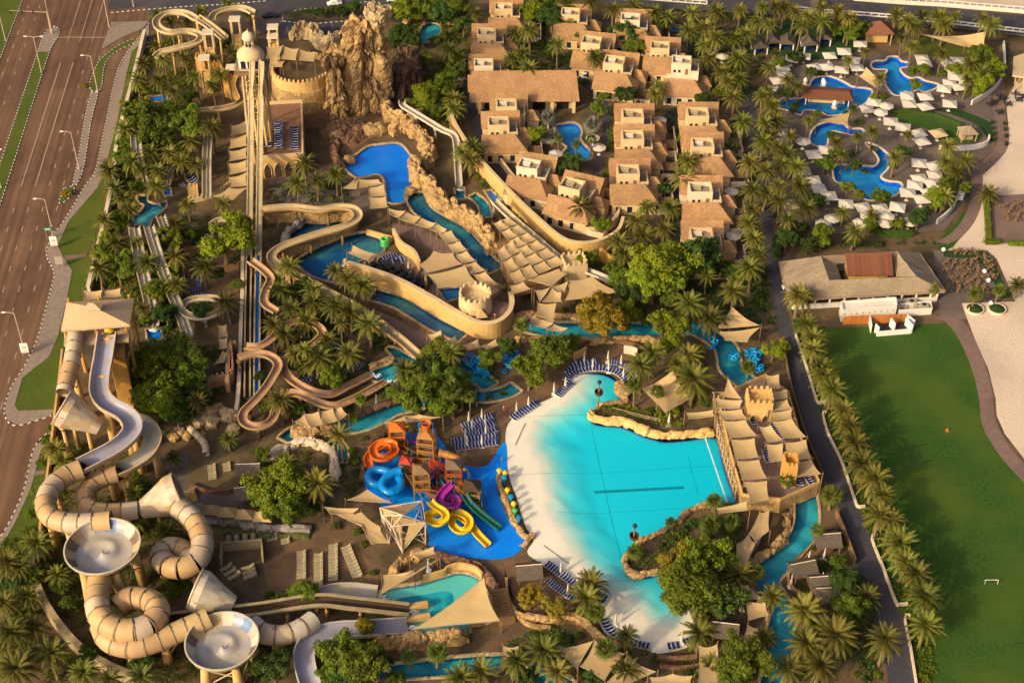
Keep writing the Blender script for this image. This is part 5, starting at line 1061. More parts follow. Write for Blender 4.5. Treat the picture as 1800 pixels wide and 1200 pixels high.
# tiled hut in the courtyard: each tile course is a row of barrel tiles
p = q4([(690, 690)], 4)[0]; t = thing('tiled_hut', 'red-brown barrel-tiled hut in the courtyard of the straw roofs', 'hut', (p.x, p.y, 0), 0.02)
mb = MB(); mb.box((0, 0, 0), (9.0, 5.4, 5.0)); mb.build('wall', 'ochre', t)
for side, (y0, y1, z0, z1) in enumerate(((-4.2, 0.4, 5.0, 8.0), (3.6, 0.4, 5.2, 8.0))):
    for k in range(26):
        x = -5.2+k*0.416; mb = MB(); mb.sweep([Vector((x, y0, z0)), Vector((x, y1, z1))], [(-0.24, 0), (-0.15, 0.2), (0.15, 0.2), (0.24, 0)], closed=True); mb.build('tile_row', 'roof_tile', t)
mb = MB(); mb.bar((-5.5, 0.4, 8.1), (5.5, 0.4, 8.1), 0.25, 6); mb.build('ridge_cap', 'roof_tile', t)
# kitchen block, yard, wooden screen, white stage walls
c4 = q4([(508, 985), (905, 968), (907, 1015), (525, 1040)], 0); t = thing('kitchen_block', 'white flat-roofed service block in front of the straw roofs', 'building', zv(c4[0], 0)); o = t.location.copy()
b4 = [zv(x-o, 0) for x in q4([(510, 930), (900, 900), (908, 955), (522, 990)], 3)]
mb = MB(); mb.prism(b4, 0, 3.0); mb.build('block', 'wall_white', t)
for i in range(4): a, b = b4[i], b4[(i+1) % 4]; c = sum(b4, Vector())/4; mb = MB(); mb.sweep([zv(c+(a-c)*0.98, 3.003), zv(c+(b-c)*0.98, 3.003)], [(-0.15, 0), (0.15, 0), (0.15, 0.5), (-0.15, 0.5)]); mb.build('parapet', 'wall_white', t)
for k in range(9): a = b4[3].lerp(b4[2], (k+0.5)/9); mb = MB(); mb.box((a.x, a.y-0.03, 1.9), (0.28, 0.08, 0.28)); mb.build('vent', 'wood', t)
wall('white walled service yard beside the flat-roofed block', [(1580, 545), (1634, 540), (1636, 552), (1578, 556), (1578, 546)], 1.9, 0.3, 'wall_white', n=1)
for i, (x, y, w_, d_, h_) in enumerate([(1586, 543, 1.8, 1.4, 1.5), (1600, 540, 2.2, 1.5, 1.8), (1612, 542, 1.6, 1.6, 1.3), (1622, 545, 2.0, 1.2, 1.6)]):
    p = W(x, y); t = thing('cooling_unit', nth(i)+' grey cooling unit from the left in the white service yard', 'machine', (p.x, p.y, 0), 0.05, 'cooling units in the yard'); mb = MB(); mb.box((0, 0, 0.15), (w_, d_, h_)); mb.build('casing', 'steel', t); mb = MB(); mb.lathe((0, 0, h_+0.16), [(0.5, 0), (0.5, 0.12), (0.1, 0.12)], 12); mb.build('fan', 'dark_metal', t)
fa, fb = W(1481, 570), W(1591, 566); t = thing('wooden_screen', 'orange wooden plank screen behind the white stage walls', 'fence', fa); n = 34; d = (fb-fa)
for k in range(n):
    q = d*((k+0.5)/n); mb = MB(); mb.box((q.x, q.y, 0), (d.length/n*0.93, 0.12, 2.3+0.06*RND.random()), atan2(d.y, d.x)); mb.build('plank', 'wood_orange', t)
t = thing('stage_booth', 'white open stage booth with angled wing walls on the lawn edge', 'stage', W(1565, 590)); o = t.location.copy()
for a, b, h_ in (((1540, 591), (1601, 586), 1.4), ((1530, 585), (1527, 566), 2.2), ((1537, 583), (1543, 590), 2.4), ((1563, 574), (1571, 584), 2.6), ((1590, 572), (1602, 586), 2.4), ((1592, 564), (1606, 575), 2.0), ((1545, 566), (1561, 565), 1.6)):
    A, B = W(*a)-o, W(*b)-o; mb = MB(); mb.sweep([A, B], [(-0.12, 0), (0.12, 0), (0.12, h_), (-0.12, h_)]); mb.build('panel', 'white_paint', t)
mb = MB(); mb.prism([W(x, y)-o for x, y in ((1535, 572), (1598, 568), (1601, 585), (1540, 590))], 0.06, 0.3); mb.build('stage_floor', 'dark_metal', t)
# pool bar, cabanas, pavilions
def hiproof(t, w, d, ze, zr, m, ridge=0.3, name='roof'):
    mb = MB(); r = w*ridge/2; v = [(-w/2, -d/2, ze), (w/2, -d/2, ze), (w/2, d/2, ze), (-w/2, d/2, ze), (-r, 0, zr), (r, 0, zr)]
    mb.add(v, [(0, 1, 5, 4), (2, 3, 4, 5), (1, 2, 5), (3, 0, 4)]); mb.add([(a, b, c-0.25) for a, b, c in v[:4]]+v[:4], [(i, (i+1) % 4, 4+(i+1) % 4, 4+i) for i in range(4)]); return mb.build(name, m, t)
def pavilion(label, x, y, w, d, h, m, rz=0, name='pavilion', post='wood', cat='pavilion', wallm=None, ridge=0.3, rise=1.4, group=None, z=0):
    p = W(x, y, z); t = thing(name, label, cat, p, rz, group); hiproof(t, w, d, h, h+rise, m, ridge)
    for sx in (-1, 1):
        for sy in (-1, 1): mb = MB(); mb.box((sx*w*0.42, sy*d*0.42, 0), (0.22, 0.22, h-0.05)); mb.build('post', post, t)
    if wallm: mb = MB(); mb.box((0, d*0.1, 0), (w*0.72, d*0.5, h*0.72)); mb.build('wall', wallm, t)
    return t
pavilion('pool bar with maroon hip roof standing in the hotel pool', 1452, 178, 14.0, 6.5, 2.6, 'roof_tile', -0.12, 'pool_bar', 'white_paint', 'bar', 'plaster', 0.85, 0.9)
for i, (x, y) in enumerate([(1415, 150), (1448, 155), (1487, 172), (1466, 190), (1446, 151)]):
    p = W(x, y); t = thing('white_urn', nth(i)+' white urn from the left around the maroon-roofed pool bar', 'urn', (p.x, p.y, 0.0), 0, 'white urns round the pool bar'); mb = MB(); mb.box((0, 0, 0), (1.3, 1.3, 0.4)); mb.build('plinth', 'plaster_pale', t); mb = MB(); mb.lathe((0, 0, 0.4), [(0.3, 0), (0.55, 0.6), (0.6, 1.3), (0.35, 1.9), (0.15, 2.1)], 14); mb.build('body', 'white_paint', t, True)
pavilion('pavilion with dark red hip roof at the back of the hotel garden', 1540, 72, 8.5, 6.5, 4.0, 'roof_tile', 0, 'garden_pavilion', 'ochre', 'pavilion', 'ochre', 0.1, 2.6)
pavilion('wooden gazebo with square straw hat on the oval lawn', 1698, 244, 4.6, 4.2, 2.6, 'straw', 0.1, 'gazebo', 'timber_pale', 'gazebo', 'timber_pale', 0.2, 1.5)
for i, (x, y) in enumerate([(1357, 83), (1382, 85), (1421, 87), (1447, 76), (1334, 92), (1437, 22)]):
    p = W(x, y); t = thing('garden_cabana', nth(i)+' white cabana with grey gable roof from the left on the dark lawn', 'cabana', (p.x, p.y, 0), 0.15*(-1)**i, 'garden cabanas'); mb = MB(); gable(mb, -2.2, 2.2, -2.4, 2.4, 2.6, 4.0, 0.5); o_ = mb.build('roof', 'shingle', t); o_.rotation_euler.z = pi/2
    for sx in (-1, 1):
        for sy in (-1, 1): mb = MB(); mb.box((sx*1.9, sy*1.8, 0), (0.3, 0.3, 2.6)); mb.build('post', 'white_paint', t)
    mb = MB(); mb.box((0, 1.5, 0), (3.4, 0.2, 2.5)); mb.build('curtain', 'canvas', t); mb = MB(); mb.box((0, 0.2, 0.1), (3, 1.6, 0.5)); mb.build('daybed', 'cushion_blue', t)
# shingle huts
for i, (x, y, r) in enumerate([(1455, 945, .1), (1412, 995, .25), (1457, 1040, .05), (1275, 1102, -.15), (930, 1000, .1), (436, 822, .05), (434, 862, .2), (1060, 560, 0), (1445, 1020, .1)]):
    p = W(x, y, 3); t = thing('shingle_hut', 'dark shingle-roofed hut with pale ridge, '+['by the far bend of the right river', 'inside the right river bend', 'behind the huts among shrubs', 'below the large golden tree', 'at the left end of the near beach', 'above the small lounge terrace', 'beside the small lounge terrace steps', 'hidden by the yellow tree', 'between river huts and shrubs'][i], 'hut', (p.x, p.y, 0), r)
    mb = MB(); gable(mb, -2.5, 2.5, -2.2, 2.2, 2.5, 3.9, 0.55); mb.build('roof', 'shingle', t); mb = MB(); mb.bar((-2.5, 0.22, 3.95), (2.5, 0.22, 3.95), 0.1); mb.build('ridge_cap', 'plaster_pale', t)
    for sx in (-1, 1):
        for sy in (-1, 1): mb = MB(); mb.box((sx*2.1, sy*1.8, 0), (0.2, 0.2, 2.6)); mb.build('post', 'wood', t)
    mb = MB(); mb.box((0, 1.0, 0), (3.6, 1.4, 1.9)); mb.build('wall', 'wood', t)
# long tan building at the right edge, bridge road with white balustrades
t = thing('beach_club', 'tan beach club building cut by the right edge', 'building', W(1800, 150)); o = t.location.copy()
mb = MB(); mb.prism([W(x, y, 3.5)-o for x, y in ((1782, 100), (1900, 60), (1900, 150), (1780, 132))], 2.9, 3.5, bottom=True); mb.build('roof', 'canvas_tan', t)
mb = MB(); mb.prism([W(x, y, 0)-o for x, y in ((1800, 125), (1900, 100), (1900, 160), (1796, 152))], 0, 2.8); mb.build('wall', 'plaster', t)
for y in (110, 118, 126, 134, 145): mb = MB(); q = W(1783, y+15)-o; mb.box((q.x, q.y, 0), (0.3, 0.3, 3.0)); mb.build('post', 'timber_pale', t)
br = [(1060, -12), (1130, -4), (1250, 2), (1350, 8), (1500, 18), (1650, 30), (1800, 44), (1950, 60)]
q = ribbon(P3([(x, y+6) for x, y in br]), 13); mb = MB(); mb.poly([ccw([zv(p, 1.0) for p in q])]); struct('promenade_road', mb, 'asphalt_street')
def balustrade(label, pts):
    t = thing('balustrade', label, 'balustrade'); path = resample(P3(pts), 2.2)
    mb = MB(); mb.sweep([zv(p, 1.9) for p in path], [(-0.2, 0), (0.2, 0), (0.2, 0.25), (-0.2, 0.25)]); mb.build('top_rail', 'wall_white', t)
    mb = MB(); mb.sweep([zv(p, 0) for p in path], [(-0.3, 0), (0.3, 0), (0.3, 1.2), (-0.3, 1.2)]); mb.build('base', 'wall_white', t)
    for p in path: mb = MB(); mb.box((p.x, p.y, 1.19), (0.3, 0.3, 0.72)); mb.build('baluster', 'wall_white', t)
balustrade('white balustrade along the far side of the promenade road', [(1110, 2), (1250, 5), (1350, 6), (1500, 3), (1650, 11), (1830, 26)][3:])
balustrade('white balustrade along the near side of the promenade road', [(1390, 22), (1480, 30), (1560, 36), (1650, 45), (1760, 58), (1830, 66)])
balustrade('white balustrade at the far end of the villa gardens', [(1130, 4), (1180, 8), (1245, 13)])
# ------------------------------------------------------------ plants
PR = random.Random(5)
def frond(mb, az, el, L, droop, rng, mi=0, w=0.62, nl=16):
    """one feather leaf: curved rachis with leaflets in a shallow V"""
    p = Vector((cos(az)*0.15, sin(az)*0.15, 0)); path = [p]; n = 7
    for i in range(n):
        e = el-droop*((i+0.5)/n)**1.4; p = p+Vector((cos(az)*cos(e), sin(az)*cos(e), sin(e)))*(L/n); path.append(p)
    sd = Vector((-sin(az), cos(az), 0)); up0 = Vector((0, 0, 1))
    for i in range(n): mb.quad(path[i]-sd*0.05, path[i]+sd*0.05, path[i+1]+sd*0.035, path[i+1]-sd*0.035, mi)
    for k in range(nl):
        f = 0.12+0.88*k/(nl-1); x = f*n; i = min(int(x), n-1); q = path[i].lerp(path[i+1], x-i); t = (path[i+1]-path[i]).normalized()
        ll = w*sin(pi*(0.18+0.78*f))*(0.85+0.3*rng.random()); b = t*0.13
        for s in (-1, 1):
            d = (sd*s*0.82+t*0.62-up0*(0.12+0.25*rng.random())).normalized()
            mb.tri(q-b, q+b, q+d*ll, mi)
def palm_crown(seed, dry=6, n=46, L=3.7):
    rng = random.Random(seed); mb = MB()
    for i in range(n):
        f = i/n; az = i*2.39996+rng.random()*0.3; el = radians(82-112*f+rng.uniform(-8, 8)); frond(mb, az, el, L*(0.72+0.34*min(1, f*1.6))*rng.uniform(0.9, 1.08), radians(58+rng.uniform(-12, 20)), rng)
    for i in range(dry): frond(mb, rng.random()*6.28, radians(-48+rng.uniform(-14, 10)), L*0.72, radians(32), rng, 1, 0.5, 9)
    return mb.mesh('palm_crown', ['leaf_palm', 'leaf_dry'])
def fan_crown(seed, leaf='leaf_fan'):
    rng = random.Random(seed); mb = MB()
    for i in range(30):
        f = i/30; az = i*2.39996; el = radians(80-115*f+rng.uniform(-8, 8)); d = Vector((cos(az)*cos(el), sin(az)*cos(el), sin(el))); c = d*(0.7+0.35*rng.random())
        sd = Vector((-sin(az), cos(az), 0)); u = sd.cross(d); mb.quad(Vector((0, 0, 0)), sd*0.04, c+sd*0.04, c)
        for k in range(9):
            a = radians(-105+26*k); e = c+(d*cos(a)+sd*sin(a))*(0.95*rng.uniform(0.85, 1.1))-Vector((0, 0, 0.28*abs(sin(a))+0.1)); s2 = (d*-sin(a)+sd*cos(a))*0.13
            mb.tri(c-s2, c+s2, e)
    for i in range(8):
        az = rng.random()*6.28; c = Vector((cos(az)*0.5, sin(az)*0.5, -1.1)); sd = Vector((-sin(az), cos(az), 0)); mb.quad(Vector((0, 0, 0)), sd*0.3, c+sd*0.45, c-sd*0.3, 1)
    return mb.mesh('fan_crown', [leaf, 'leaf_dry'])
def palm_trunk(seed, r=0.3):
    rng = random.Random(seed); mb = MB(); n = 12; path = []; a = rng.random()*6.28; b = rng.uniform(0, 0.05)
    sc = []
    for i in range(n+1):
        f = i/n; path.append(Vector((cos(a)*b*f*f, sin(a)*b*f*f, f))); sc.append(r*(1.3-0.35*min(1, f*4)+(0.12 if i % 2 else 0)+(0.3 if i == n else 0)))
    vs = []; k = 8
    for p, s in zip(path, sc): vs += [p+Vector((cos(2*pi*j/k)*s, sin(2*pi*j/k)*s, 0)) for j in range(k)]
    mb.add(vs, [(i*k+j, i*k+(j+1) % k, (i+1)*k+(j+1) % k, (i+1)*k+j) for i in range(n) for j in range(k)])
    return mb.mesh('palm_trunk', 'bark', True)
PC = [palm_crown(s) for s in range(5)]+[palm_crown(31, 16, 30, 3.3), palm_crown(32, 3, 56, 3.4), palm_crown(33, 10, 38, 4.0), palm_crown(34, 20, 34, 3.6)]; FC = [fan_crown(s) for s in range(3)]; FS = [fan_crown(9, 'leaf_silver')]; PT = [palm_trunk(s) for s in range(4)]; FT = [palm_trunk(20+s, 0.2) for s in range(2)]
def leafmass(seed, leaf, n_cl=56, per=185, leafs=0.052, flat=0.72, flowers=False):
    """crown of radius 1: leaf clumps spread through the volume, gaps between them"""
    rng = random.Random(seed); mb = MB(); cl = []
    lobes = [(Vector((0, 0, 0.05)), 0.62)]+[(Vector((cos(a)*0.48, sin(a)*0.48, rng.uniform(-0.2, 0.3))), rng.uniform(0.36, 0.52)) for a in [rng.random()*6.28 for _ in range(7)]]
    while len(cl) < n_cl:
        c, R = rng.choice(lobes); d = Vector((rng.gauss(0, 1), rng.gauss(0, 1), rng.gauss(0, 1)+0.25)).normalized(); p = c+d*R*rng.uniform(0.62, 1.0)
        if p.z > -0.42: cl.append((p, rng.uniform(0.15, 0.27)))
    for c, r in cl:
        for _ in range(per):
            d = Vector((rng.gauss(0, 1), rng.gauss(0, 1), rng.gauss(0, 1))).normalized(); p = c+d*r*rng.random()**0.4; p.z *= flat
            nrm = (d+Vector((rng.gauss(0, .6), rng.gauss(0, .6), rng.gauss(0.5, .6)))).normalized(); u = nrm.orthogonal().normalized(); a = rng.random()*6.28; v = nrm.cross(u)
            s = leafs*rng.uniform(0.6, 1.25); e = (u*cos(a)+v*sin(a))*s; f = (v*cos(a)-u*sin(a))*s*0.55
            mb.quad(p-e, p+f, p+e, p-f, 1 if flowers and rng.random() < 0.07 else 0)
    return mb.mesh('leaves', [leaf, 'flower_white'] if flowers else leaf)
LM = {k: [leafmass(s+10*i, 'leaf_'+k) for s in range(3)] for i, k in enumerate(['green', 'dark', 'bright', 'gold'])}
LF = [leafmass(77, 'leaf_dark', 36, 150, 0.065, 0.8, True)]
def tree_trunk(seed):
    rng = random.Random(seed); mb = MB(); mb.cone((0, 0, 0), (0.03, 0, 0.62), 0.085, 0.06, 8)
    for i in range(6):
        a = i*1.05+rng.random(); e = Vector((cos(a)*0.55, sin(a)*0.55, 1.0+rng.random()*0.35)); m_ = Vector((cos(a)*0.2, sin(a)*0.2, 0.8)); mb.cone((0.03, 0, 0.58), m_, 0.05, 0.035, 6); mb.cone(m_, e, 0.035, 0.012, 5)
    return mb.mesh('tree_trunk', 'bark')
TT = [tree_trunk(s) for s in range(3)]
def palm(label, x, y, h=7.0, s=1.0, kind='date', group=None):
    p = W(x, y, h); t = thing('fan_palm' if kind != 'date' else 'date_palm', label, 'palm tree', (p.x, p.y, 0), PR.random()*6.28, group)
    tr = link('trunk', PR.choice(PT if kind == 'date' else FT), t); tr.scale = (s, s, h)
    c = link('crown', PR.choice({'date': PC, 'fan': FC, 'silver': FS}[kind]), t); c.location = (0, 0, h); c.scale = (s,)*3; c.rotation_euler = (PR.uniform(-.12, .12), PR.uniform(-.12, .12), PR.random()*6.28); t.rotation_euler = (PR.uniform(-.07, .07), PR.uniform(-.07, .07), t.rotation_euler.z)
def tree(label, x, y, rpx, kind='green', group=None, flat=1.0):
    R = 1.22*rpx/ppm(y, 4); h = 1.0+0.95*R; p = W(x, y, h); t = thing('broadleaf_tree', label, 'tree', (p.x, p.y, 0), PR.random()*6.28, group)
    tr = link('trunk', PR.choice(TT), t); tr.scale = (R, R, h/1.0)
    c = link('crown', PR.choice(LM[kind]), t); c.location = (0, 0, h); c.scale = (R*1.12, R*1.12, R*1.12*flat); c.rotation_euler.z = PR.random()*6.28
def shrub(label, x, y, rpx, kind='green', group=None):
    R = rpx/ppm(y); p = W(x, y, R*0.5); o = link('shrub', PR.choice(LF if kind == 'flower' else LM[kind])); o.location = (p.x, p.y, R*0.35); o.scale = (R*1.15, R*1.15, R*1.05); o.rotation_euler.z = PR.random()*6.28
    tag(o, label, 'shrub', group)
def palms(where, pts, h=7.0, s=1.0, kind='date', order='left'):
    k = {'date': 'date palm', 'fan': 'fan palm', 'silver': 'silvery fan palm'}[kind]
    pts = sorted(pts, key=(lambda q: q[0]) if order == 'left' else (lambda q: q[1]))
    for i, q in enumerate(pts):
        lb = (nth(i)+' '+k+(' from left ' if order == 'left' else ' from the back ')+where) if len(pts) > 1 else k+' '+where
        palm(lb, q[0], q[1], (q[2] if len(q) > 2 else h)*PR.uniform(0.85, 1.12), s*(q[3] if len(q) > 3 else 1)*PR.uniform(0.82, 1.14), kind, k+'s '+where)
def trees(where, pts, kind='green'):
    K = {'green': 'green', 'dark': 'dark green', 'bright': 'bright green', 'gold': 'golden-leaved'}
    pts = sorted(pts)
    from collections import Counter
    tot = Counter(q[3] if len(q) > 3 else kind for q in pts); seen = Counter()
    for q in pts:
        k = q[3] if len(q) > 3 else kind; i = seen[k]; seen[k] += 1
        lb = (nth(i)+' '+K[k]+' tree from left ' if tot[k] > 1 else K[k]+' tree ')+where
        tree(lb, q[0], q[1], q[2], k, 'trees '+where)
def shrubs(where, pts, kind='green'):
    K = {'green': 'green', 'dark': 'dark green', 'bright': 'bright green', 'gold': 'yellowish', 'flower': 'white-flowered'}
    from collections import Counter
    pts = sorted(pts); tot = Counter(q[3] if len(q) > 3 else kind for q in pts); seen = Counter()
    for q in pts:
        k = q[3] if len(q) > 3 else kind; i = seen[k]; seen[k] += 1
        shrub((nth(i)+' '+K[k]+' shrub from left ' if tot[k] > 1 else K[k]+' shrub ')+where, q[0], q[1], q[2], k, 'shrubs '+where)
# palms
palms('around the looping flume in the far left corner', [(277, 27, 9), (350, 20, 9), (400, 8, 10), (436, 26, 9), (300, 40, 9), (328, 42, 9), (270, 80), (252, 110), (290, 105), (325, 102), (370, 108), (388, 132), (282, 140), (240, 142), (345, 135), (305, 162), (375, 150), (258, 180, 6), (412, 92, 7), (395, 60, 8)], 8, 0.9)
palms('between the perimeter wall and the left slides', [(371, 224, 8, 1.35), (265, 268), (302, 270), (224, 228), (245, 205), (202, 332), (184, 388), (172, 472), (277, 328, 6), (215, 350), (307, 396, 6), (235, 285), (338, 250), (190, 300, 6), (205, 430, 6)], 7)
palms('near the long straight slides', [(307, 452, 7, 1.25), (357, 470, 6), (400, 530, 6, 1.1), (345, 705, 6, 0.8), (402, 772, 4, 0.8), (260, 465, 5), (285, 505, 5)], 6)
palms('under the giant slide tubes', [(237, 868, 4), (100, 790, 5), (112, 810, 4), (295, 935, 4), (240, 915, 4), (105, 1012, 4), (307, 805, 4, 0.7)], 4, 0.85)
palms('in the near left corner', [(67, 952, 7, 1.15), (35, 1000, 6), (22, 1107, 7, 1.2), (60, 1098, 6, 1.1), (88, 1147, 7, 1.25), (32, 1174, 7, 1.2), (8, 1060, 6), (147, 1184, 6, 1.1), (250, 1190, 5), (8, 1140, 6), (48, 1050, 5), (190, 1195, 5), (12, 985, 6)], 7)
palms('around the dark lagoons and the sand flume', [(522, 322, 7), (590, 305, 7), (556, 318, 6), (510, 470, 7, 1.2), (512, 545, 7, 1.1), (556, 530, 7, 1.2), (586, 540, 7, 1.1), (650, 568, 8, 1.3), (616, 548, 7, 1.2), (640, 502, 7, 1.2), (590, 476, 6), (612, 490, 6), (495, 512, 6), (540, 565, 5), (535, 290, 6)], 7)
palms('beside the terracotta flumes and blue loungers', [(537, 612, 7, 0.9), (524, 622, 6, 0.9), (563, 628, 6, 1.1), (617, 620, 7, 1.2), (492, 702, 7, 0.9), (600, 764, 7, 1.0), (562, 850, 7, 1.3), (505, 812, 5), (580, 600, 6), (545, 640, 5)], 6)
palms('in the clump left of the wave pool', [(710, 648, 5), (745, 680, 6), (792, 622, 7)], 6)
palms('with slim trunks left of the wave pool', [(632, 702, 5), (795, 685, 8, 1.3), (825, 696, 7), (915, 572, 6), (735, 655, 5)], 7, 1.1, 'fan')
palms('around the villa wall and trees below it', [(1025, 364, 5), (1137, 365, 5, 0.8), (1176, 366, 6), (1092, 426, 7, 1.1), (1120, 390, 5, 0.9), (1166, 402, 6), (1130, 415, 5), (1290, 510, 7, 1.1), (1217, 535, 7, 1.2), (1252, 560, 6, 1.1), (1242, 485, 6), (1202, 314, 6, 1.1), (1100, 448, 6)], 6)
palms('between the right villas and the dark path', [(1307, 215), (1318, 288), (1322, 335), (1322, 370), (1318, 392), (1326, 420), (1330, 447), (1322, 472), (1342, 215), (1340, 250), (1292, 172), (1340, 170), (1300, 140), (1280, 143), (1270, 127), (1247, 104), (1300, 105), (1212, 282)], 7, 1.0, 'date', 'far')
palms('among the far villas', [(932, 55, 8), (918, 95, 7), (955, 117, 7), (935, 122, 7), (980, 80, 7), (1077, 18, 8), (1047, 102, 7), (1003, 38, 6, 0.7), (1157, 100, 5, 0.7), (1177, 30, 7), (1152, 22, 7), (1220, 22, 7), (1210, 55, 7), (1242, 48, 7), (1262, 67, 7), (1290, 68, 7), (1330, 38, 7), (1157, 150, 6), (1152, 168, 6), (905, 60, 7), (1000, 8, 7), (1040, 5, 7), (1115, 8, 7), (1260, 20, 7), (1300, 20, 7), (1310, 60, 7), (1240, 80, 6), (1120, 60, 5), (905, 105, 6)], 7)
palms('around the villa pool', [(1040, 245), (1013, 254), (982, 245)], 5, 1.0, 'fan')
palms('beside the clubhouse', [(962, 206), (1041, 220), (972, 240)], 2.5, 1.5, 'silver')
palms('between the cliff and the villa lane', [(795, 62, 8), (790, 90, 8), (797, 175, 6), (800, 192, 6), (830, 258, 7, 1.1), (825, 280, 6), (840, 25, 8), (782, 75, 7), (810, 105, 6), (815, 268, 5)], 7)
palms('at the back of the hotel garden', [(1365, 10), (1378, 14), (1443, 15), (1472, 22), (1407, 45), (1446, 38), (1575, 25), (1596, 38), (1622, 28), (1648, 30), (1677, 30), (1725, 32), (1742, 44), (1350, 45), (1425, 30), (1395, 20), (1610, 50), (1660, 45), (1340, 12), (1490, 30)], 8, 1.05)
palms('among the hotel parasols', [(1587, 68), (1602, 82), (1655, 95), (1520, 92), (1490, 106), (1547, 136), (1405, 152), (1500, 192), (1420, 212), (1385, 140), (1362, 95), (1472, 250), (1482, 272), (1510, 240), (1535, 230), (1595, 238), (1573, 275), (1482, 375, 4), (1532, 378, 4), (1502, 408, 6, 1.1)], 6, 0.72)
palms('along the left edge of the hotel garden', [(1355, 187), (1354, 237), (1384, 270), (1366, 262), (1368, 330), (1405, 328), (1417, 365), (1387, 385), (1352, 300), (1375, 290)], 7, 1.0, 'date', 'far')
palms('behind the white curved wall by the beach path', [(1700, 140), (1707, 112), (1730, 130), (1668, 257), (1668, 284), (1695, 282), (1660, 345, 5), (1680, 300, 5)], 6, 0.9)
palms('in the avenue between dark path and big lawn', [(1403, 522), (1418, 572), (1432, 615), (1444, 648), (1462, 682), (1482, 722), (1492, 750), (1502, 780), (1517, 817), (1552, 872), (1564, 915), (1583, 955), (1610, 1010), (1626, 1052), (1626, 1098), (1545, 905), (1428, 595), (1590, 985), (1452, 665), (1535, 845)], 6, 1.08, 'date', 'far')
palms('beside the river at the bottom right', [(1417, 1074, 7, 1.2), (1415, 1132, 7, 1.25), (1468, 1118, 7, 1.25), (1555, 1125, 7, 1.15), (1357, 1047, 6), (1525, 1050, 4), (1440, 1170, 5)], 7)
palms('on the planted point and terrace above the wave pool', [(1147, 620, 7, 1.2), (1127, 642, 7, 1.1), (1217, 667, 8, 1.35), (1210, 625, 6, 1.1), (1190, 640, 5)], 7)
palms('with slim trunks around the wave pool', [(1117, 677, 6), (1157, 686, 6), (1317, 647, 6), (1255, 880, 3), (1387, 842, 6), (1462, 872, 4, 1.4), (1435, 932, 5), (1357, 1048, 5), (1330, 1005, 4), (1117, 970, 2), (1178, 918, 2, 0.7)], 6, 1.1, 'fan')
palms('on the near beach terrace', [(1037, 1027, 4), (1030, 1052, 4), (1102, 1115, 5, 0.8), (955, 1145, 6), (1230, 1112, 3), (1295, 1012, 4), (850, 1182, 5), (812, 1194, 4)], 5)
palms('with bright leaves along the near terrace', [(1045, 1075, 4, 1.3), (1060, 1140, 7, 1.3), (720, 1152, 4), (767, 1146, 4, 1.1), (1247, 922, 3, 1.3), (1285, 916, 3, 1.3)], 5, 1.1, 'fan')
palms('in round planters on the sand beside the restaurant terrace', [(1642, 507), (1715, 517), (1755, 510)], 4.5, 1.25, 'fan')
palms('at the right edge on the sand', [(1790, 500, 4.5), (1738, 342, 3)], 4, 0.9)
# broadleaf trees
trees('beside the highway wall in the far left garden', [(272, 212, 36), (322, 218, 30), (217, 272, 17), (400, 76, 20, 'dark'), (247, 152, 14), (332, 172, 14, 'dark'), (225, 250, 16), (232, 190, 14, 'bright')])
trees('along the left slides', [(392, 418, 42, 'bright'), (300, 420, 22, 'bright'), (207, 470, 26), (207, 390, 20), (190, 422, 16, 'bright'), (275, 512, 20), (292, 552, 20, 'dark'), (240, 514, 12), (355, 545, 17, 'dark'), (185, 440, 18, 'bright'), (268, 480, 14)])
trees('filling the big clump beside the tall slide tower', [(258, 640, 34, 'bright'), (318, 632, 36), (290, 690, 40, 'bright'), (340, 660, 30), (262, 690, 28), (310, 725, 24, 'dark'), (350, 695, 20, 'dark')])
trees('in the near left garden', [(62, 1010, 18), (20, 1025, 20, 'dark'), (110, 1030, 14), (40, 1085, 18), (150, 1150, 16, 'dark'), (120, 1060, 12), (250, 1165, 20, 'dark'), (15, 1170, 20)])
trees('below the palms of the dark lagoons', [(532, 508, 18, 'dark'), (862, 632, 18), (585, 664, 20, 'bright'), (555, 560, 12, 'dark')])
trees('in the clump left of the wave pool', [(735, 692, 36), (790, 662, 30), (768, 622, 25), (812, 692, 26), (750, 645, 24, 'dark'), (772, 710, 24), (720, 665, 18, 'bright'), (690, 690, 14)])
trees('round the sunken ring terrace', [(487, 856, 44, 'bright'), (520, 848, 32, 'bright'), (500, 890, 34), (460, 800, 14), (470, 880, 26)])
trees('at the back of the wave beach', [(930, 655, 28, 'bright'), (972, 612, 34), (892, 610, 16, 'dark'), (1005, 600, 14)])
trees('in the dense grove below the villa wall', [(1165, 462, 48, 'bright'), (1212, 445, 40, 'dark'), (1150, 492, 40, 'bright'), (1178, 500, 34), (1110, 510, 28, 'dark'), (1062, 555, 38, 'gold'), (1096, 550, 24, 'bright'), (1172, 584, 34, 'bright'), (1035, 455, 20, 'bright'), (1275, 475, 18, 'dark'), (1120, 442, 18), (1075, 475, 18), (1240, 460, 26, 'dark'), (1090, 490, 20), (1205, 480, 26), (1305, 485, 18), (1360, 612, 20, 'bright'), (1225, 620, 14)])
trees('scattered among the villas', [(1055, 392, 16, 'bright'), (940, 15, 24, 'bright'), (970, 32, 24, 'dark'), (1097, 58, 22, 'dark'), (1115, 82, 17), (1165, 47, 12, 'dark'), (1100, 167, 17, 'dark'), (947, 235, 16, 'bright'), (1052, 190, 13), (1000, 287, 20, 'dark'), (1205, 245, 13), (1235, 178, 15, 'dark'), (1265, 162, 13), (1280, 262, 15, 'dark'), (960, 10, 18), (1020, 60, 14, 'dark'), (1072, 145, 12), (1170, 330, 12, 'dark'), (1060, 170, 9)])
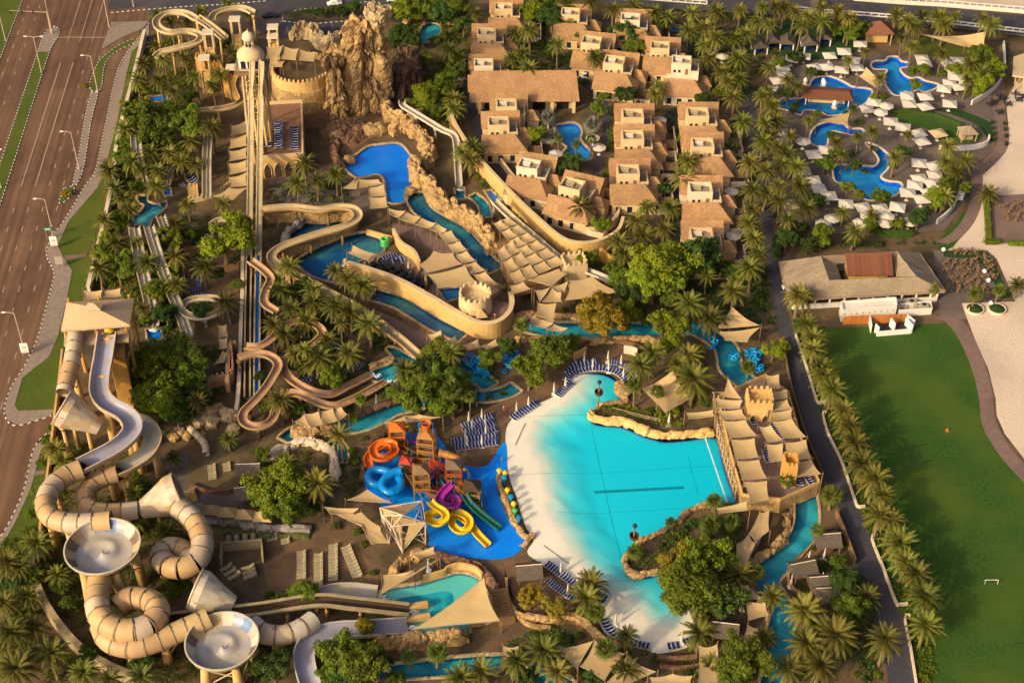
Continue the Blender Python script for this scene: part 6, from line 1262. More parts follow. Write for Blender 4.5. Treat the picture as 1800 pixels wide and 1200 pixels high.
trees('between the cliff and the clubhouse', [(700, 60, 20, 'dark'), (715, 20, 26), (745, 12, 26), (690, 75, 14, 'dark'), (760, 165, 26, 'bright'), (785, 150, 22), (735, 185, 18, 'bright'), (770, 190, 18), (775, 25, 22, 'dark'), (800, 10, 22), (800, 130, 18), (745, 110, 12, 'bright'), (725, 70, 16, 'dark'), (815, 45, 16, 'dark'), (660, 20, 16, 'dark')])
trees('on the street island', [(622, 10, 12, 'dark'), (600, 18, 9), (560, 24, 8, 'dark')], 'dark')
trees('in the hotel garden', [(1492, 55, 20), (1507, 50, 17, 'dark'), (1720, 100, 22), (1740, 122, 20, 'bright'), (1716, 142, 22, 'bright'), (1425, 127, 10, 'dark'), (1435, 200, 8), (1397, 187, 9, 'dark'), (1607, 148, 11, 'bright'), (1462, 238, 9, 'dark'), (1625, 122, 10), (1590, 266, 12, 'dark'), (1450, 287, 15), (1512, 342, 10, 'bright'), (1550, 346, 15), (1490, 327, 12), (1450, 407, 18), (1382, 420, 18, 'dark'), (1432, 355, 15, 'dark'), (1615, 382, 17, 'dark'), (1650, 350, 20, 'bright'), (1667, 325, 16), (1470, 50, 14), (1680, 120, 14), (1400, 400, 14, 'dark')])
trees('on the near point of the wave pool', [(1200, 985, 38, 'gold'), (1250, 985, 44, 'bright'), (1226, 1036, 52), (1190, 1032, 28), (1264, 1040, 38, 'dark'), (1270, 960, 20), (1248, 930, 14, 'dark')])
trees('along the bottom edge', [(932, 1050, 20, 'gold'), (972, 1066, 20, 'gold'), (1312, 1165, 42), (1290, 1195, 30), (930, 1188, 18, 'dark'), (1040, 1192, 20, 'dark'), (532, 1040, 22), (600, 1160, 40), (652, 1172, 42), (640, 1102, 16, 'gold'), (480, 1170, 30, 'dark'), (488, 1052, 12), (618, 1195, 30, 'dark'), (575, 1190, 26), (690, 1195, 18)])
trees('right of the river huts', [(1490, 1025, 25, 'dark'), (1485, 1072, 30), (1475, 985, 14), (1512, 1080, 22, 'dark'), (1460, 1100, 16, 'dark')])
# shrubs that stand out singly
shrubs('on the far wave pool point', [(1060, 714, 8), (1075, 716, 9), (1090, 720, 8), (1105, 722, 8), (1165, 722, 10, 'bright'), (1142, 722, 9), (1190, 718, 9, 'bright'), (1230, 702, 10), (1245, 708, 10, 'dark')])
shrubs('on the near wave pool point', [(1200, 930, 10, 'dark'), (1215, 920, 11, 'dark'), (1232, 915, 10), (1180, 945, 9, 'dark'), (1165, 960, 9, 'dark'), (1150, 980, 9, 'dark'), (1280, 890, 11), (1292, 905, 10, 'dark'), (1270, 915, 11)])
shrubs('in the hotel garden beds', [(1395, 195, 8, 'dark'), (1440, 128, 8), (1545, 165, 8), (1555, 168, 9), (1538, 170, 8, 'bright'), (1610, 120, 9), (1630, 125, 9, 'bright'), (1600, 125, 8), (1490, 200, 8, 'dark'), (1510, 215, 8), (1570, 290, 9), (1455, 285, 9), (1550, 350, 10), (1490, 330, 8, 'flower'), (1520, 300, 7), (1655, 130, 8), (1720, 165, 11, 'bright'), (1700, 160, 9), (1535, 262, 8), (1500, 268, 8, 'flower'), (1600, 395, 10, 'dark'), (1580, 402, 9, 'dark'), (1555, 405, 9, 'dark'), (1535, 405, 9, 'dark'), (1640, 365, 10), (1660, 340, 9, 'bright'), (1628, 370, 9, 'dark'), (1375, 405, 10, 'dark'), (1400, 415, 10), (1415, 400, 9, 'dark')])
shrubs('around the villas', [(1100, 165, 10, 'flower'), (1115, 172, 9, 'flower'), (1005, 290, 10, 'flower'), (1160, 48, 9, 'flower'), (1235, 180, 9, 'flower'), (1125, 182, 8), (940, 250, 8), (1068, 260, 6), (1072, 230, 6), (1180, 230, 8, 'dark'), (1182, 255, 8, 'dark'), (1178, 285, 8, 'dark'), (1290, 245, 9), (1040, 130, 8), (1020, 110, 8, 'dark'), (995, 60, 10, 'dark'), (1010, 75, 9), (1140, 190, 7), (860, 250, 8, 'dark'), (905, 265, 7), (835, 160, 7, 'dark'), (1300, 320, 8, 'dark'), (1195, 360, 8, 'dark'), (1185, 400, 9, 'dark')])
shrubs('along the rivers and sails', [(885, 692, 8, 'flower'), (862, 700, 8, 'flower'), (602, 715, 9, 'dark'), (700, 690, 9), (612, 718, 8, 'dark'), (530, 720, 10, 'dark'), (515, 730, 9), (622, 810, 9, 'dark'), (625, 830, 9, 'dark'), (618, 790, 8), (990, 545, 9), (1000, 555, 8), (1100, 560, 10, 'dark'), (1135, 565, 9), (590, 925, 9), (630, 935, 9), (642, 955, 8), (655, 1005, 7), (1040, 1180, 11, 'flower'), (985, 1120, 10), (1020, 1115, 9), (1000, 1122, 9, 'dark'), (940, 1120, 9), (510, 1042, 10), (560, 1040, 10), (475, 1045, 9), (870, 425, 7), (882, 385, 7), (795, 345, 6), (810, 362, 7, 'bright'), (640, 770, 6)])
shrubs('beside the highway walks', [(117, 340, 10, 'gold'), (150, 150, 6, 'gold'), (222, 215, 9, 'gold'), (212, 245, 9), (204, 285, 9, 'gold'), (198, 320, 8), (170, 420, 10), (165, 450, 10, 'gold'), (158, 490, 9), (215, 180, 8, 'gold'), (230, 130, 7), (80, 770, 12), (75, 810, 12), (65, 860, 13), (58, 900, 13, 'bright'), (48, 935, 12), (70, 880, 11), (90, 750, 9)])
# ground cover too small and too many to count
def cover(where, poly, dens, kind='leaf_green', h=0.5, label=None, shr=None):
    dens *= 1.7
    q = P3(poly); xs = [p.x for p in q]; ys = [p.y for p in q]; mb = MB(); n = int(abs(area2(q))*dens); rng = random.Random(len(poly)*97+int(poly[0][0]))
    pp = [(min(p.x for p in o)-.5, max(p.x for p in o)+.5, min(p.y for p in o)-.5, max(p.y for p in o)+.5, o) for o in POOL_POLYS]; made = 0; tries = 0
    while made < n and tries < n*6:
        tries += 1; x = rng.uniform(min(xs), max(xs)); y = rng.uniform(min(ys), max(ys))
        if noise.noise(Vector((x*0.16, y*0.16, 3))) < -0.12 or not inside(x, y, q): continue
        if any(a < x < b and c < y < d and inside(x, y, o) for a, b, c, d, o in pp): continue
        made += 1; s = rng.uniform(0.5, 1.3)
        for _ in range(9):
            d = Vector((rng.gauss(0, .45), rng.gauss(0, .45), abs(rng.gauss(0.25, .3))))*s; p = Vector((x, y, 0.05))+d*h*1.6; u = Vector((rng.gauss(0, 1), rng.gauss(0, 1), rng.gauss(0, .5))).normalized()*0.26*s; v = u.cross(Vector((rng.gauss(0, .6), rng.gauss(0, .6), 1))).normalized()*0.14*s
            mb.quad(p-u, p+v, p+u, p-v)
    if shr is None: shr = 0 if kind == 'flower_rust' or 'street' in where else min(16, int(abs(area2(q))/55))
    sp = []; tries = 0; px0, px1 = min(p[0] for p in poly), max(p[0] for p in poly); py0, py1 = min(p[1] for p in poly), max(p[1] for p in poly)
    while len(sp) < shr and tries < 900:
        tries += 1; x, y = rng.uniform(px0, px1), rng.uniform(py0, py1); w = W(x, y)
        if inside(x, y, poly) and not any(a-1 < w.x < b+1 and c-1 < w.y < d+1 and inside(w.x, w.y, o) for a, b, c, d, o in pp): sp.append((x, y, rng.uniform(5, 10), rng.choice(['green', 'dark', 'dark', 'bright'])))
    if sp: shrubs('planted '+where, sp)
    tag(mb.build('ground_cover', kind), label or 'low green planting '+where, 'ground cover', kind='stuff')
cover('along the perimeter wall on the far left', [(262, 72), (330, 60), (345, 200), (330, 300), (240, 335), (225, 420), (245, 520), (235, 590), (165, 520), (203, 352), (214, 262), (244, 142)], 0.75, 'leaf_green')
cover('around the long straight slides', [(262, 400), (330, 380), (420, 385), (425, 470), (320, 470), (320, 560), (345, 600), (240, 600), (250, 500)], 0.6, 'leaf_dark')
cover('below the big clump by the slide tower', [(235, 600), (400, 610), (400, 700), (330, 770), (250, 780)], 0.6, 'leaf_dark')
cover('around the feet of the giant slides', [(110, 770), (240, 800), (330, 900), (420, 1100), (420, 1200), (-10, 1200), (-10, 960), (80, 920)], 0.7, 'leaf_green')
cover('under the lagoon palms', [(455, 480), (500, 485), (600, 540), (690, 600), (640, 640), (500, 610), (455, 560)], 0.7, 'leaf_dark')
cover('in the grove below the villa wall', [(1030, 460), (1100, 430), (1200, 430), (1330, 460), (1350, 560), (1300, 600), (1230, 560), (1060, 565), (1000, 540), (1040, 500)], 0.8, 'leaf_dark')
cover('between the villa rows', [(900, 0), (1000, 0), (1010, 130), (1060, 170), (1000, 130), (960, 130), (890, 125)], 0.7, 'leaf_dark')
cover('behind the middle villas', [(1050, 0), (1340, 10), (1345, 180), (1260, 180), (1230, 110), (1120, 20)], 0.5, 'leaf_dark')
cover('beside the middle villa lane', [(1076, 180), (1095, 180), (1095, 340), (1060, 360), (1066, 290)], 0.6, 'leaf_green')
cover('along the right villa lane', [(1165, 190), (1200, 195), (1200, 440), (1165, 440)], 0.5, 'leaf_dark')
cover('left of the hotel terrace', [(1345, 90), (1362, 92), (1350, 240), (1372, 400), (1440, 412), (1560, 415), (1650, 410), (1650, 430), (1375, 440), (1345, 330)], 0.8, 'leaf_dark')
cover('under the avenue palms', [(1400, 570), (1425, 570), (1480, 690), (1560, 860), (1640, 1060), (1640, 1200), (1615, 1200), (1590, 1090), (1532, 945), (1478, 810), (1437, 712)], 0.8, 'leaf_green')
cover('left of the dark garden path', [(1345, 450), (1352, 520), (1372, 620), (1360, 640), (1330, 560)], 0.7, 'leaf_dark')
cover('on the far wave pool point', [(1060, 712), (1110, 705), (1160, 715), (1215, 735), (1215, 752), (1170, 750), (1110, 735), (1050, 735)], 0.9, 'leaf_green')
cover('on the near wave pool point', [(1110, 985), (1180, 935), (1300, 892), (1310, 960), (1300, 1080), (1230, 1090), (1180, 1000), (1120, 1005)], 0.9, 'leaf_dark')
cover('along the bottom right river', [(1420, 950), (1470, 920), (1520, 1020), (1545, 1100), (1550, 1200), (1385, 1200), (1390, 1080)], 0.8, 'leaf_dark')
cover('along the bottom edge terraces', [(890, 1130), (960, 1100), (1050, 1130), (1240, 1150), (1330, 1150), (1330, 1200), (900, 1200)], 0.7, 'leaf_dark')
cover('around the tree clump left of the wave pool', [(640, 690), (700, 640), (760, 610), (860, 620), (880, 660), (830, 720), (740, 730)], 0.6, 'leaf_dark')
cover('around the sunken ring terrace', [(450, 770), (500, 790), (600, 800), (640, 780), (640, 850), (600, 900), (460, 910), (440, 850)], 0.6, 'leaf_dark')
cover('below the near slide ends', [(420, 1120), (540, 1110), (680, 1125), (690, 1200), (420, 1200)], 0.8, 'leaf_dark')
cover('round the cliff and grotto slide', [(690, 20), (820, 10), (830, 130), (800, 240), (760, 230), (730, 190), (740, 110)], 0.7, 'leaf_green')
cover('between the terracotta flumes', [(500, 640), (560, 620), (650, 640), (640, 670), (560, 690), (520, 672)], 0.5, 'leaf_dark')
cover('between the sand flume and the cliff terrace', [(460, 330), (600, 300), (620, 360), (480, 365)], 0.35, 'leaf_dark')
cover('beside the villa wall', [(850, 300), (940, 390), (1000, 440), (985, 455), (900, 400), (830, 310)], 0.7, 'leaf_green')
cover('of dry flowers along the highway hedge', [(240, 100), (252, 100), (215, 262), (205, 350), (170, 470), (158, 480), (190, 330), (205, 250)], 0.9, 'flower_rust', label='rust-coloured low hedge flowers along the highway wall')
cover('on the street island', [(505, 30), (540, 18), (630, 12), (636, 22), (580, 36)], 1.4, 'leaf_dark', 0.8)
# clipped hedges
def hedge(label, pts, w, h, kind='leaf_dark', n=1):
    path = resample(P3(cr(pts, n) if n > 1 else pts), 0.4); mb = MB(); rng = random.Random(len(label))
    mb.sweep(path, [(-w/2*.8, 0), (w/2*.8, 0), (w/2*.75, h*.9), (-w/2*.75, h*.9)])
    for p in path:
        for _ in range(26):
            q = p+Vector((rng.uniform(-w/2, w/2), rng.uniform(-w/2, w/2), rng.uniform(0.1, h))); u = Vector((rng.gauss(0, 1), rng.gauss(0, 1), rng.gauss(0, 1))).normalized()*0.2; v = u.orthogonal().normalized()*0.12; mb.quad(q-u, q+v, q+u, q-v)
    tag(mb.build('hedge', kind), label, 'hedge')
hedge('clipped hedge left of the beach terrace', [(1732, 345), (1735, 385), (1737, 426)], 1.6, 1.3, 'leaf_green')
hedge('clipped hedge on the near side of the beach terrace, left', [(1732, 428), (1755, 428)], 1.6, 1.3, 'leaf_green')
hedge('clipped hedge on the near side of the beach terrace, right', [(1774, 430), (1830, 432)], 1.6, 1.3, 'leaf_green')
hedge('dark clipped hedge behind the straw-roofed restaurant', [(1540, 412), (1575, 415), (1602, 414)], 2.0, 1.5)
hedge('dark clipped hedge along the oval lawn', [(1568, 200), (1600, 198), (1650, 206), (1690, 222)], 1.0, 0.9, n=3)
hedge('narrow tall hedge beside the left end of the restaurant', [(1362, 425), (1366, 455)], 1.8, 2.6)
# ------------------------------------------------------------ shade sails
def sail(label, pts, z=4.5, group=None, posts=(0, 2), sag=0.35, curve=0.14, m='sail', post_m='wood', zs=None):
    c3 = [W(p[0], p[1], (p[2] if len(p) > 2 else z)+(0.5 if (i % 2 and len(pts) == 4) else 0)) for i, p in enumerate(pts)]
    n = len(c3); ctr = sum(c3, Vector())/n; base = Vector((ctr.x, ctr.y, 0)); t = thing('shade_sail', label, 'shade sail', base, 0, group)
    bd = []
    for i in range(n):
        a, b = c3[i], c3[(i+1) % n]
        for k in range(6):
            f = k/6; p = a.lerp(b, f); q = 4*f*(1-f); p = p.lerp(Vector((ctr.x, ctr.y, p.z)), q*curve); p.z -= q*sag*0.6; bd.append(p-base)
    m_ = len(bd); c0 = ctr-base-Vector((0, 0, sag)); vs = []; R_ = (0.3, 0.62, 0.85, 1.0)
    for r in R_:
        for p in bd: q = c0.lerp(p, r); q.z = c0.z+(p.z-c0.z)*r**1.5; vs.append(q)
    mb = MB(); mb.add(vs+[c0], [(k*m_+i, (k+1)*m_+i, (k+1)*m_+(i+1) % m_, k*m_+(i+1) % m_) for k in range(3) for i in range(m_)]+[(4*m_, i, (i+1) % m_) for i in range(m_)]); mb.build('canopy', m, t, True)
    mb = MB(); lp = bd+[bd[0]]; mb.sweep(lp, [(-0.05, -0.04), (0.05, -0.04), (0.05, 0.05), (-0.05, 0.05)], ends=False); mb.build('hem', 'timber_pale', t)
    for i in posts:
        if i < n:
            p = c3[i]-base; q = p+(p-Vector((0, 0, p.z))).normalized()*0.35; mb = MB(); mb.cone((q.x, q.y, 0), (q.x, q.y, p.z+0.5), 0.13, 0.1, 6); mb.build('post', post_m, t)
    return t
def sails(where, quads, z=4.5, org=None, k=4.0, **kw):
    fix = lambda p: p if org is None else (org[0]+p[0]/k, org[1]+p[1]/k)+tuple(p[2:])
    qs = [[fix(p) for p in q] for q in quads]; qs.sort(key=lambda q: sum(p[0] for p in q)/len(q))
    for i, q in enumerate(qs): sail((nth(i)+' tan sail from left ' if len(qs) > 1 else 'tan sail ')+where, q, z, 'sails '+where, **kw)
# wave machine house and its roof of sails
t = thing('wave_machine_house', 'low tan building under rows of shade sails along the deep end of the wave pool', 'building', W(1340, 800)); o = t.location.copy()
dk = [W(x, y, 3.4)-o for x, y in ((1262, 700), (1345, 662), (1385, 692), (1405, 765), (1440, 850), (1372, 880), (1305, 872), (1282, 790))]
mb = MB(); mb.prism(dk, 0, 3.4); mb.build('block', 'rock', t)
mb = MB(); mb.poly([ccw([zv(p, 3.42) for p in dk])]); mb.build('deck', 'paver_pink', t)
for a, b in zip(dk, dk[1:]+dk[:1]):
    mb = MB(); mb.sweep([zv(a, 3.41), zv(b, 3.41)], [(-0.12, 0), (0.12, 0), (0.12, 0.8), (-0.12, 0.8)]); mb.build('parapet', 'ochre', t)
S11 = (900, 600)
sails('over the left half of the wave machine deck', [[(1520, 262, 7), (1612, 402), (1480, 382)], [(1435, 402), (1622, 412), (1602, 470), (1440, 466)], [(1450, 486), (1615, 476), (1650, 540), (1475, 546)], [(1490, 560), (1640, 550), (1722, 660), (1530, 676)], [(1540, 690), (1705, 680), (1732, 812), (1570, 826)], [(1580, 840), (1735, 830), (1792, 960), (1620, 972)], [(1640, 985), (1792, 978), (1806, 1110), (1680, 1140)], [(1440, 1172), (1650, 1122), (1662, 1182), (1450, 1204)]], 6.2, S11, curve=0.07)
S12 = (1350, 600)
sails('over the right half of the wave machine deck', [[(-10, 240), (76, 230), (86, 330), (0, 332)], [(0, 350), (136, 340), (140, 400), (10, 410)], [(10, 420), (136, 410), (166, 470), (10, 490)], [(15, 500), (166, 475), (168, 540), (20, 552)], [(30, 562), (166, 542), (266, 670), (110, 682)], [(115, 710), (266, 690), (306, 820), (140, 836)], [(145, 850), (306, 832), (372, 930), (180, 952)], [(-10, 722), (106, 716), (104, 838), (10, 842)], [(-60, 600), (20, 590), (100, 690), (0, 712)]], 6.2, S12, curve=0.07)
S6 = (450, 300)
sails('in the chain from the blue pool to the castle', [[(610, 122), (700, 56), (716, 66), (706, 126)], [(720, 62), (860, 62), (892, 92), (722, 122)], [(800, 120), (900, 96), (912, 172), (800, 182)], [(800, 190), (912, 184), (926, 256), (800, 266)], [(930, 266), (1050, 286), (1002, 332), (938, 302)], [(1055, 290), (1152, 330), (1112, 372), (1005, 338)], [(1160, 330), (1262, 370), (1222, 407), (1115, 377)], [(1268, 364), (1342, 412), (1302, 442), (1222, 412)], [(1282, 442), (1372, 420), (1422, 490), (1342, 512)], [(1345, 520), (1432, 495), (1482, 555), (1392, 582)], [(1400, 590), (1482, 565), (1542, 630), (1452, 652)], [(1460, 660), (1542, 640), (1612, 700), (1522, 722)], [(1530, 730), (1612, 710), (1702, 800), (1592, 816)]], 5.0, S6, curve=0.06)
sails('of the two broad ones above the castle cafe', [[(1250, 566), (1385, 580), (1445, 656), (1195, 722), (1148, 662)], [(1210, 732), (1472, 666), (1556, 790), (1280, 826)]], 5.5, S6, curve=0.09, posts=(0, 1, 2, 3))
# deck of sails above the river walk
def grid(c, nu, nv, gap=0.08):
    out = []
    f = lambda u, v: tuple(c[0][k]*(1-u)*(1-v)+c[1][k]*u*(1-v)+c[2][k]*u*v+c[3][k]*(1-u)*v for k in (0, 1))
    for i in range(nu):
        for j in range(nv): out.append([f((i+gap)/nu, (j+gap)/nv), f((i+1-gap)/nu, (j+gap)/nv), f((i+1-gap)/nu, (j+1-gap)/nv), f((i+gap)/nu, (j+1-gap)/nv)])
    return out
t = thing('sail_deck', 'timber deck raised over the river walk below the rows of sails', 'deck', W(925, 445)); o = t.location.copy()
mb = MB(); mb.prism([W(x, y, 2.4)-o for x, y in ((868, 402), (896, 385), (1000, 468), (985, 498), (905, 520), (880, 470))], 1.9, 2.4, bottom=True); mb.build('deck', 'wood', t)
for x, y in ((875, 420), (900, 400), (940, 440), (985, 475), (905, 500), (890, 470), (950, 490)): q = W(x, y, 2)-o; mb = MB(); mb.box((q.x, q.y, 0), (0.5, 0.5, 1.95)); mb.build('pillar', 'rock', t)
sails('in the grid over the raised deck beside the villa wall', grid([(866, 392), (893, 380), (996, 462), (948, 482)], 2, 6, 0.05)+grid([(872, 440), (900, 420), (948, 484), (905, 500)], 2, 3, 0.06), 5.6, None, curve=0.05, posts=(0,))
S7 = (900, 300)
sails('around the turret at the near end of the sail deck', [[(80, 762), (330, 690), (385, 722), (282, 812)], [(-10, 810), (80, 780), (130, 830), (-10, 870)], [(165, 842), (270, 820), (195, 922)], [(282, 822), (346, 860), (346, 920), (212, 922)], [(400, 772), (560, 742), (752, 850), (560, 892), (372, 912)], [(186, 932), (312, 930), (292, 1062), (170, 1012)], [(140, 1022), (292, 1072), (240, 1106), (118, 1076)], [(296, 1078), (392, 1106), (350, 1132), (242, 1112)], [(290, 815), (395, 775), (370, 850), (345, 855)]], 5.2, S7, curve=0.1)
sails('forming a star beside the dark path', [[(1548, 960, 7), (1742, 1086, 3.5), (1428, 1112, 4)], [(1440, 1132, 4), (1742, 1102, 4), (1652, 1205, 3.5), (1498, 1192, 3.5)]], 5, S7, curve=0.16, posts=(0, 1))
sails('behind the far palms of the wave pool', [[(915, 332, 3), (1130, 210, 6), (1252, 400, 3), (1082, 502, 4)], [(1228, 502), (1412, 482), (1426, 522), (1240, 542)], [(1120, 110), (1190, 60), (1180, 140)]], 3.8, S11, curve=0.06)
S15 = (900, 900)
sails('in the row at the bottom edge below the near beach', [[(300, 960), (572, 902), (460, 1102)], [(480, 1082), (582, 900), (792, 992), (650, 1182)], [(668, 1195), (812, 1002), (1012, 1120), (800, 1215)], [(1312, 936), (1442, 926), (1492, 1195), (1310, 1215)], [(970, 1160), (1130, 1135), (1270, 1150), (1270, 1215), (960, 1215)], [(-60, 940), (50, 940), (0, 1080), (-90, 1090)]], 4.6, S15, curve=0.12, posts=(0, 1, 2))
sails('curving along the walk left of the right river', [[(1742, 0), (1810, -20), (1806, 130), (1712, 208), (1664, 152)], [(1580, 222), (1664, 158), (1712, 212), (1642, 392), (1568, 392)], [(1600, 502), (1652, 512), (1772, 612), (1632, 602)], [(1640, 622), (1782, 632), (1804, 720), (1662, 760)], [(1660, 792), (1762, 812), (1652, 962), (1588, 982)]], 4.4, S15, curve=0.1)
S14 = (450, 900)
sails('around the near splash pool', [[(540, 0), (740, 0), (870, 100), (932, 215), (810, 226), (742, 90)], [(895, 442), (1100, 412), (1282, 332), (868, 582)], [(1602, 462, 6), (1712, 762, 3.5), (1108, 822, 3.5)], [(1090, 290), (1250, 240), (1260, 290), (1140, 320)]], 4.6, S14, curve=0.1, posts=(0, 1, 2))
S10 = (450, 600)
sails('on poles over the bridge between the flumes and the river', [[(270, 562), (340, 512), (380, 606)], [(345, 510), (440, 492), (470, 580), (385, 604)], [(445, 490), (540, 470), (570, 560), (475, 580)], [(545, 468), (600, 460), (640, 515), (575, 560)]], 4.5, S10, curve=0.06, posts=(0, 1, 2))
sails('above the children play towers', [[(900, 570), (1040, 530), (1100, 560), (920, 612)], [(1040, 524), (1150, 514), (1302, 530), (1100, 562)], [(640, 1112), (782, 1040), (952, 1132)], [(480, 1162), (722, 1172), (680, 1210), (520, 1210)]], 4.6, S10, curve=0.08)
sails('behind the peaked tan tower canopy', [[(147, 511), (180, 510), (178, 524), (147, 528)], [(182, 510), (212, 506), (213, 520), (183, 523)]], 14, None, posts=(0, 1))
sails('in the column beside the speed slides', [[(407, 222), (433, 212), (434, 232), (404, 240)], [(404, 244), (434, 236), (434, 256), (402, 262)], [(403, 266), (434, 259), (434, 278), (402, 284)], [(402, 288), (434, 281), (435, 300), (402, 308)], [(402, 312), (434, 303), (434, 326), (404, 330)], [(375, 345), (402, 330), (434, 330), (410, 352)]], 4.5, None, posts=(0,))
sails('over the round castle deck', [[(470, 84, 13), (498, 80, 12.5), (490, 104, 13), (468, 102, 12.5)], [(500, 82, 13), (525, 86, 12.5), (520, 106, 13), (494, 104, 12.5)], [(528, 88, 13), (556, 92, 12.5), (552, 108, 13), (524, 106, 12.5)], [(470, 106, 12), (500, 108, 11.5), (496, 118, 12), (470, 116, 11.5)]], 13, None, posts=(0, 2))
sails('of sand colour spanning the hotel pools', [[(1510, 134, 4), (1522, 118, 6), (1545, 138, 4.5), (1555, 150, 3.5), (1540, 154, 4)], [(1438, 212, 4.5), (1495, 197, 4.5), (1490, 220, 3.5)]], 4.5, None, curve=0.12, posts=(0, 2))
sails('spread wide in front of the promenade palms', [[(1618, 60, 5), (1675, 64, 4.5), (1735, 56, 7), (1733, 86, 4), (1695, 82, 4.5)]], 5, None, curve=0.1, posts=(0, 2, 3, 4))
# row of small peaked awnings above the lounge terraces
for i in range(5):
    x, y = 338+i*31, 890+i*4; p = W(x, y, 3.4); t = thing('peaked_awning', nth(i)+' peaked tan awning from the left in the zigzag row above the lounge terrace', 'awning', (p.x, p.y, 0), -0.05, 'zigzag awnings')
    mb = MB(); w = 1.9; mb.add([(-w, -1.3, 3.0), (w, -1.3, 3.0), (w, 1.3, 3.0), (-w, 1.3, 3.0), (0, 0, 4.6)], [(0, 1, 4), (1, 2, 4), (2, 3, 4), (3, 0, 4)]); mb.build('canopy', 'sail', t)
    for sx in (-1, 1): mb = MB(); mb.cone((sx*w*0.9, -1.2, 0), (sx*w*0.9, -1.2, 3.0), 0.08, 0.06, 5); mb.build('post', 'wood', t)
for i in range(3):
    x, y = 820+i*13, 552+i*4; p = W(x, y, 3); t = thing('peaked_awning', nth(i)+' small tan tent skirt from the left at the castle turret', 'awning', (p.x, p.y, 2.6), 0.2, 'tents at the castle turret'); mb = MB(); mb.add([(-1.3, -1.3, 1.6), (1.3, -1.3, 1.6), (1.3, 1.3, 1.6), (-1.3, 1.3, 1.6), (0, 0.3, 3.1)], [(0, 1, 4), (1, 2, 4), (2, 3, 4), (3, 0, 4)]); mb.build('canopy', 'sail', t); mb = MB(); mb.cone((0, 0.3, 0), (0, 0.3, 3.0), 0.08, 0.06, 5); mb.build('post', 'wood', t)
mb = MB(); mb.prism([W(x, y) for x, y in ((800, 562), (840, 586), (874, 588), (893, 572), (896, 548), (860, 540), (815, 542))], 0, 2.6); tag(mb.build('castle_terrace', 'paver_pink'), 'raised paved terrace inside the golden prow wall', 'terrace')
# ------------------------------------------------------------ loungers, parasols, rafts, furniture
SR = random.Random(3)
def mesh_of(fn, name, mats, smooth=False): mb = MB(); fn(mb); return mb.mesh(name, mats, smooth)
def _fr(mb):
    for x in (-0.33, 0.33): mb.box((x, 0, 0.28), (0.07, 1.95, 0.09))
    for y in (-0.95, 0.95): mb.box((0, y, 0.28), (0.7, 0.08, 0.08))
    mb.box((0, -0.34, 0.33), (0.66, 1.3, 0.035))
    for x in (-0.31, 0.31):
        for y in (-0.8, 0.8): mb.box((x, y, 0), (0.06, 0.06, 0.28))
    mb.add([(-0.34, 0.3, 0.36), (0.34, 0.3, 0.36), (0.34, 1.02, 0.78), (-0.34, 1.02, 0.78)], [(0, 1, 2, 3)])
def _cu(mb):
    mb.box((0, -0.32, 0.375), (0.5, 1.22, 0.1))
    mb.add([(-0.25, 0.31, 0.40), (0.25, 0.31, 0.40), (0.25, 0.98, 0.80), (-0.25, 0.98, 0.80), (-0.25, 0.28, 0.5), (0.25, 0.28, 0.5), (0.25, 0.95, 0.9), (-0.25, 0.95, 0.9)], [(4, 5, 6, 7), (0, 1, 5, 4), (1, 2, 6, 5), (2, 3, 7, 6), (3, 0, 4, 7)])
FRM = mesh_of(_fr, 'lounger_frame', 'frame_white'); CUS = mesh_of(_cu, 'lounger_cushion', 'cushion_blue'); CUO = mesh_of(_cu, 'lounger_slats', 'cushion_olive'); FRO = mesh_of(_fr, 'lounger_frame_olive', 'timber_pale')
def lounger(label, p, rz, group, olive=False, s=1.0):
    t = thing('sun_lounger', label, 'sun lounger', p, rz, group); t.scale = (s, s, s)
    link('frame', FRO if olive else FRM, t); link('cushion', CUO if olive else CUS, t)
def row(where, pts, n, out, z=0.0, olive=False, s=1.12):
    """n loungers along a line of photo points; out = the way the heads lie, seen across the line (+1 left of it)"""
    path = P3(cr([p+(z,) for p in pts], 8) if len(pts) > 2 else [p+(z,) for p in pts]); L = sum((b-a).length for a, b in zip(path, path[1:])); step = L/max(1, n-1); c = 'olive' if olive else 'blue'
    q = resample(path, step*0.9999)[:n]; s = min(s, step/0.86)
    for i, p in enumerate(q):
        a, b = q[max(i-1, 0)], q[min(i+1, len(q)-1)]; an = atan2(b.y-a.y, b.x-a.x)+(0 if out > 0 else pi)+SR.uniform(-.07, .07)
        lounger(nth(i)+' '+c+' lounger in the row '+where, p, an, 'loungers '+where, olive, s)
row('nearest the water on the far wave beach', [(996, 669), (1004, 660), (1018, 653), (1040, 649), (1065, 650), (1085, 656), (1100, 668)], 22, 1)
row('behind it on the far wave beach, left', [(1000, 656), (1010, 647), (1030, 642), (1050, 639)], 10, 1)
row('at the back right of the far wave beach', [(1072, 638), (1090, 641), (1105, 650)], 9, 1)
row('at the right end of the far beach', [(1112, 659), (1124, 656)], 3, 1)
row('down the left bend of the far wave beach', [(981, 696), (992, 685), (1004, 675)], 8, 1)
row('by the path left of the wave beach', [(902, 736), (922, 724), (943, 711)], 10, 1)
for k, (a, b, n) in enumerate([((815, 750), (866, 733), 11), ((817, 760), (868, 744), 11), ((823, 768), (872, 755), 10), ((796, 778), (873, 768), 14), ((803, 789), (873, 779), 13)]): row(nth(k)+' from the back beside the play towers', [a, b], n, 1)
row('on the near left wave beach, first row', [(962, 993), (990, 1013), (1020, 1036)], 14, 1)
row('on the near left wave beach, second row', [(963, 1022), (985, 1038), (1010, 1054)], 12, 1)
row('of three past the little palms', [(1050, 1049), (1062, 1056)], 3, 1)
row('bending along the near left shore', [(1060, 1092), (1072, 1108), (1086, 1121)], 7, -1)
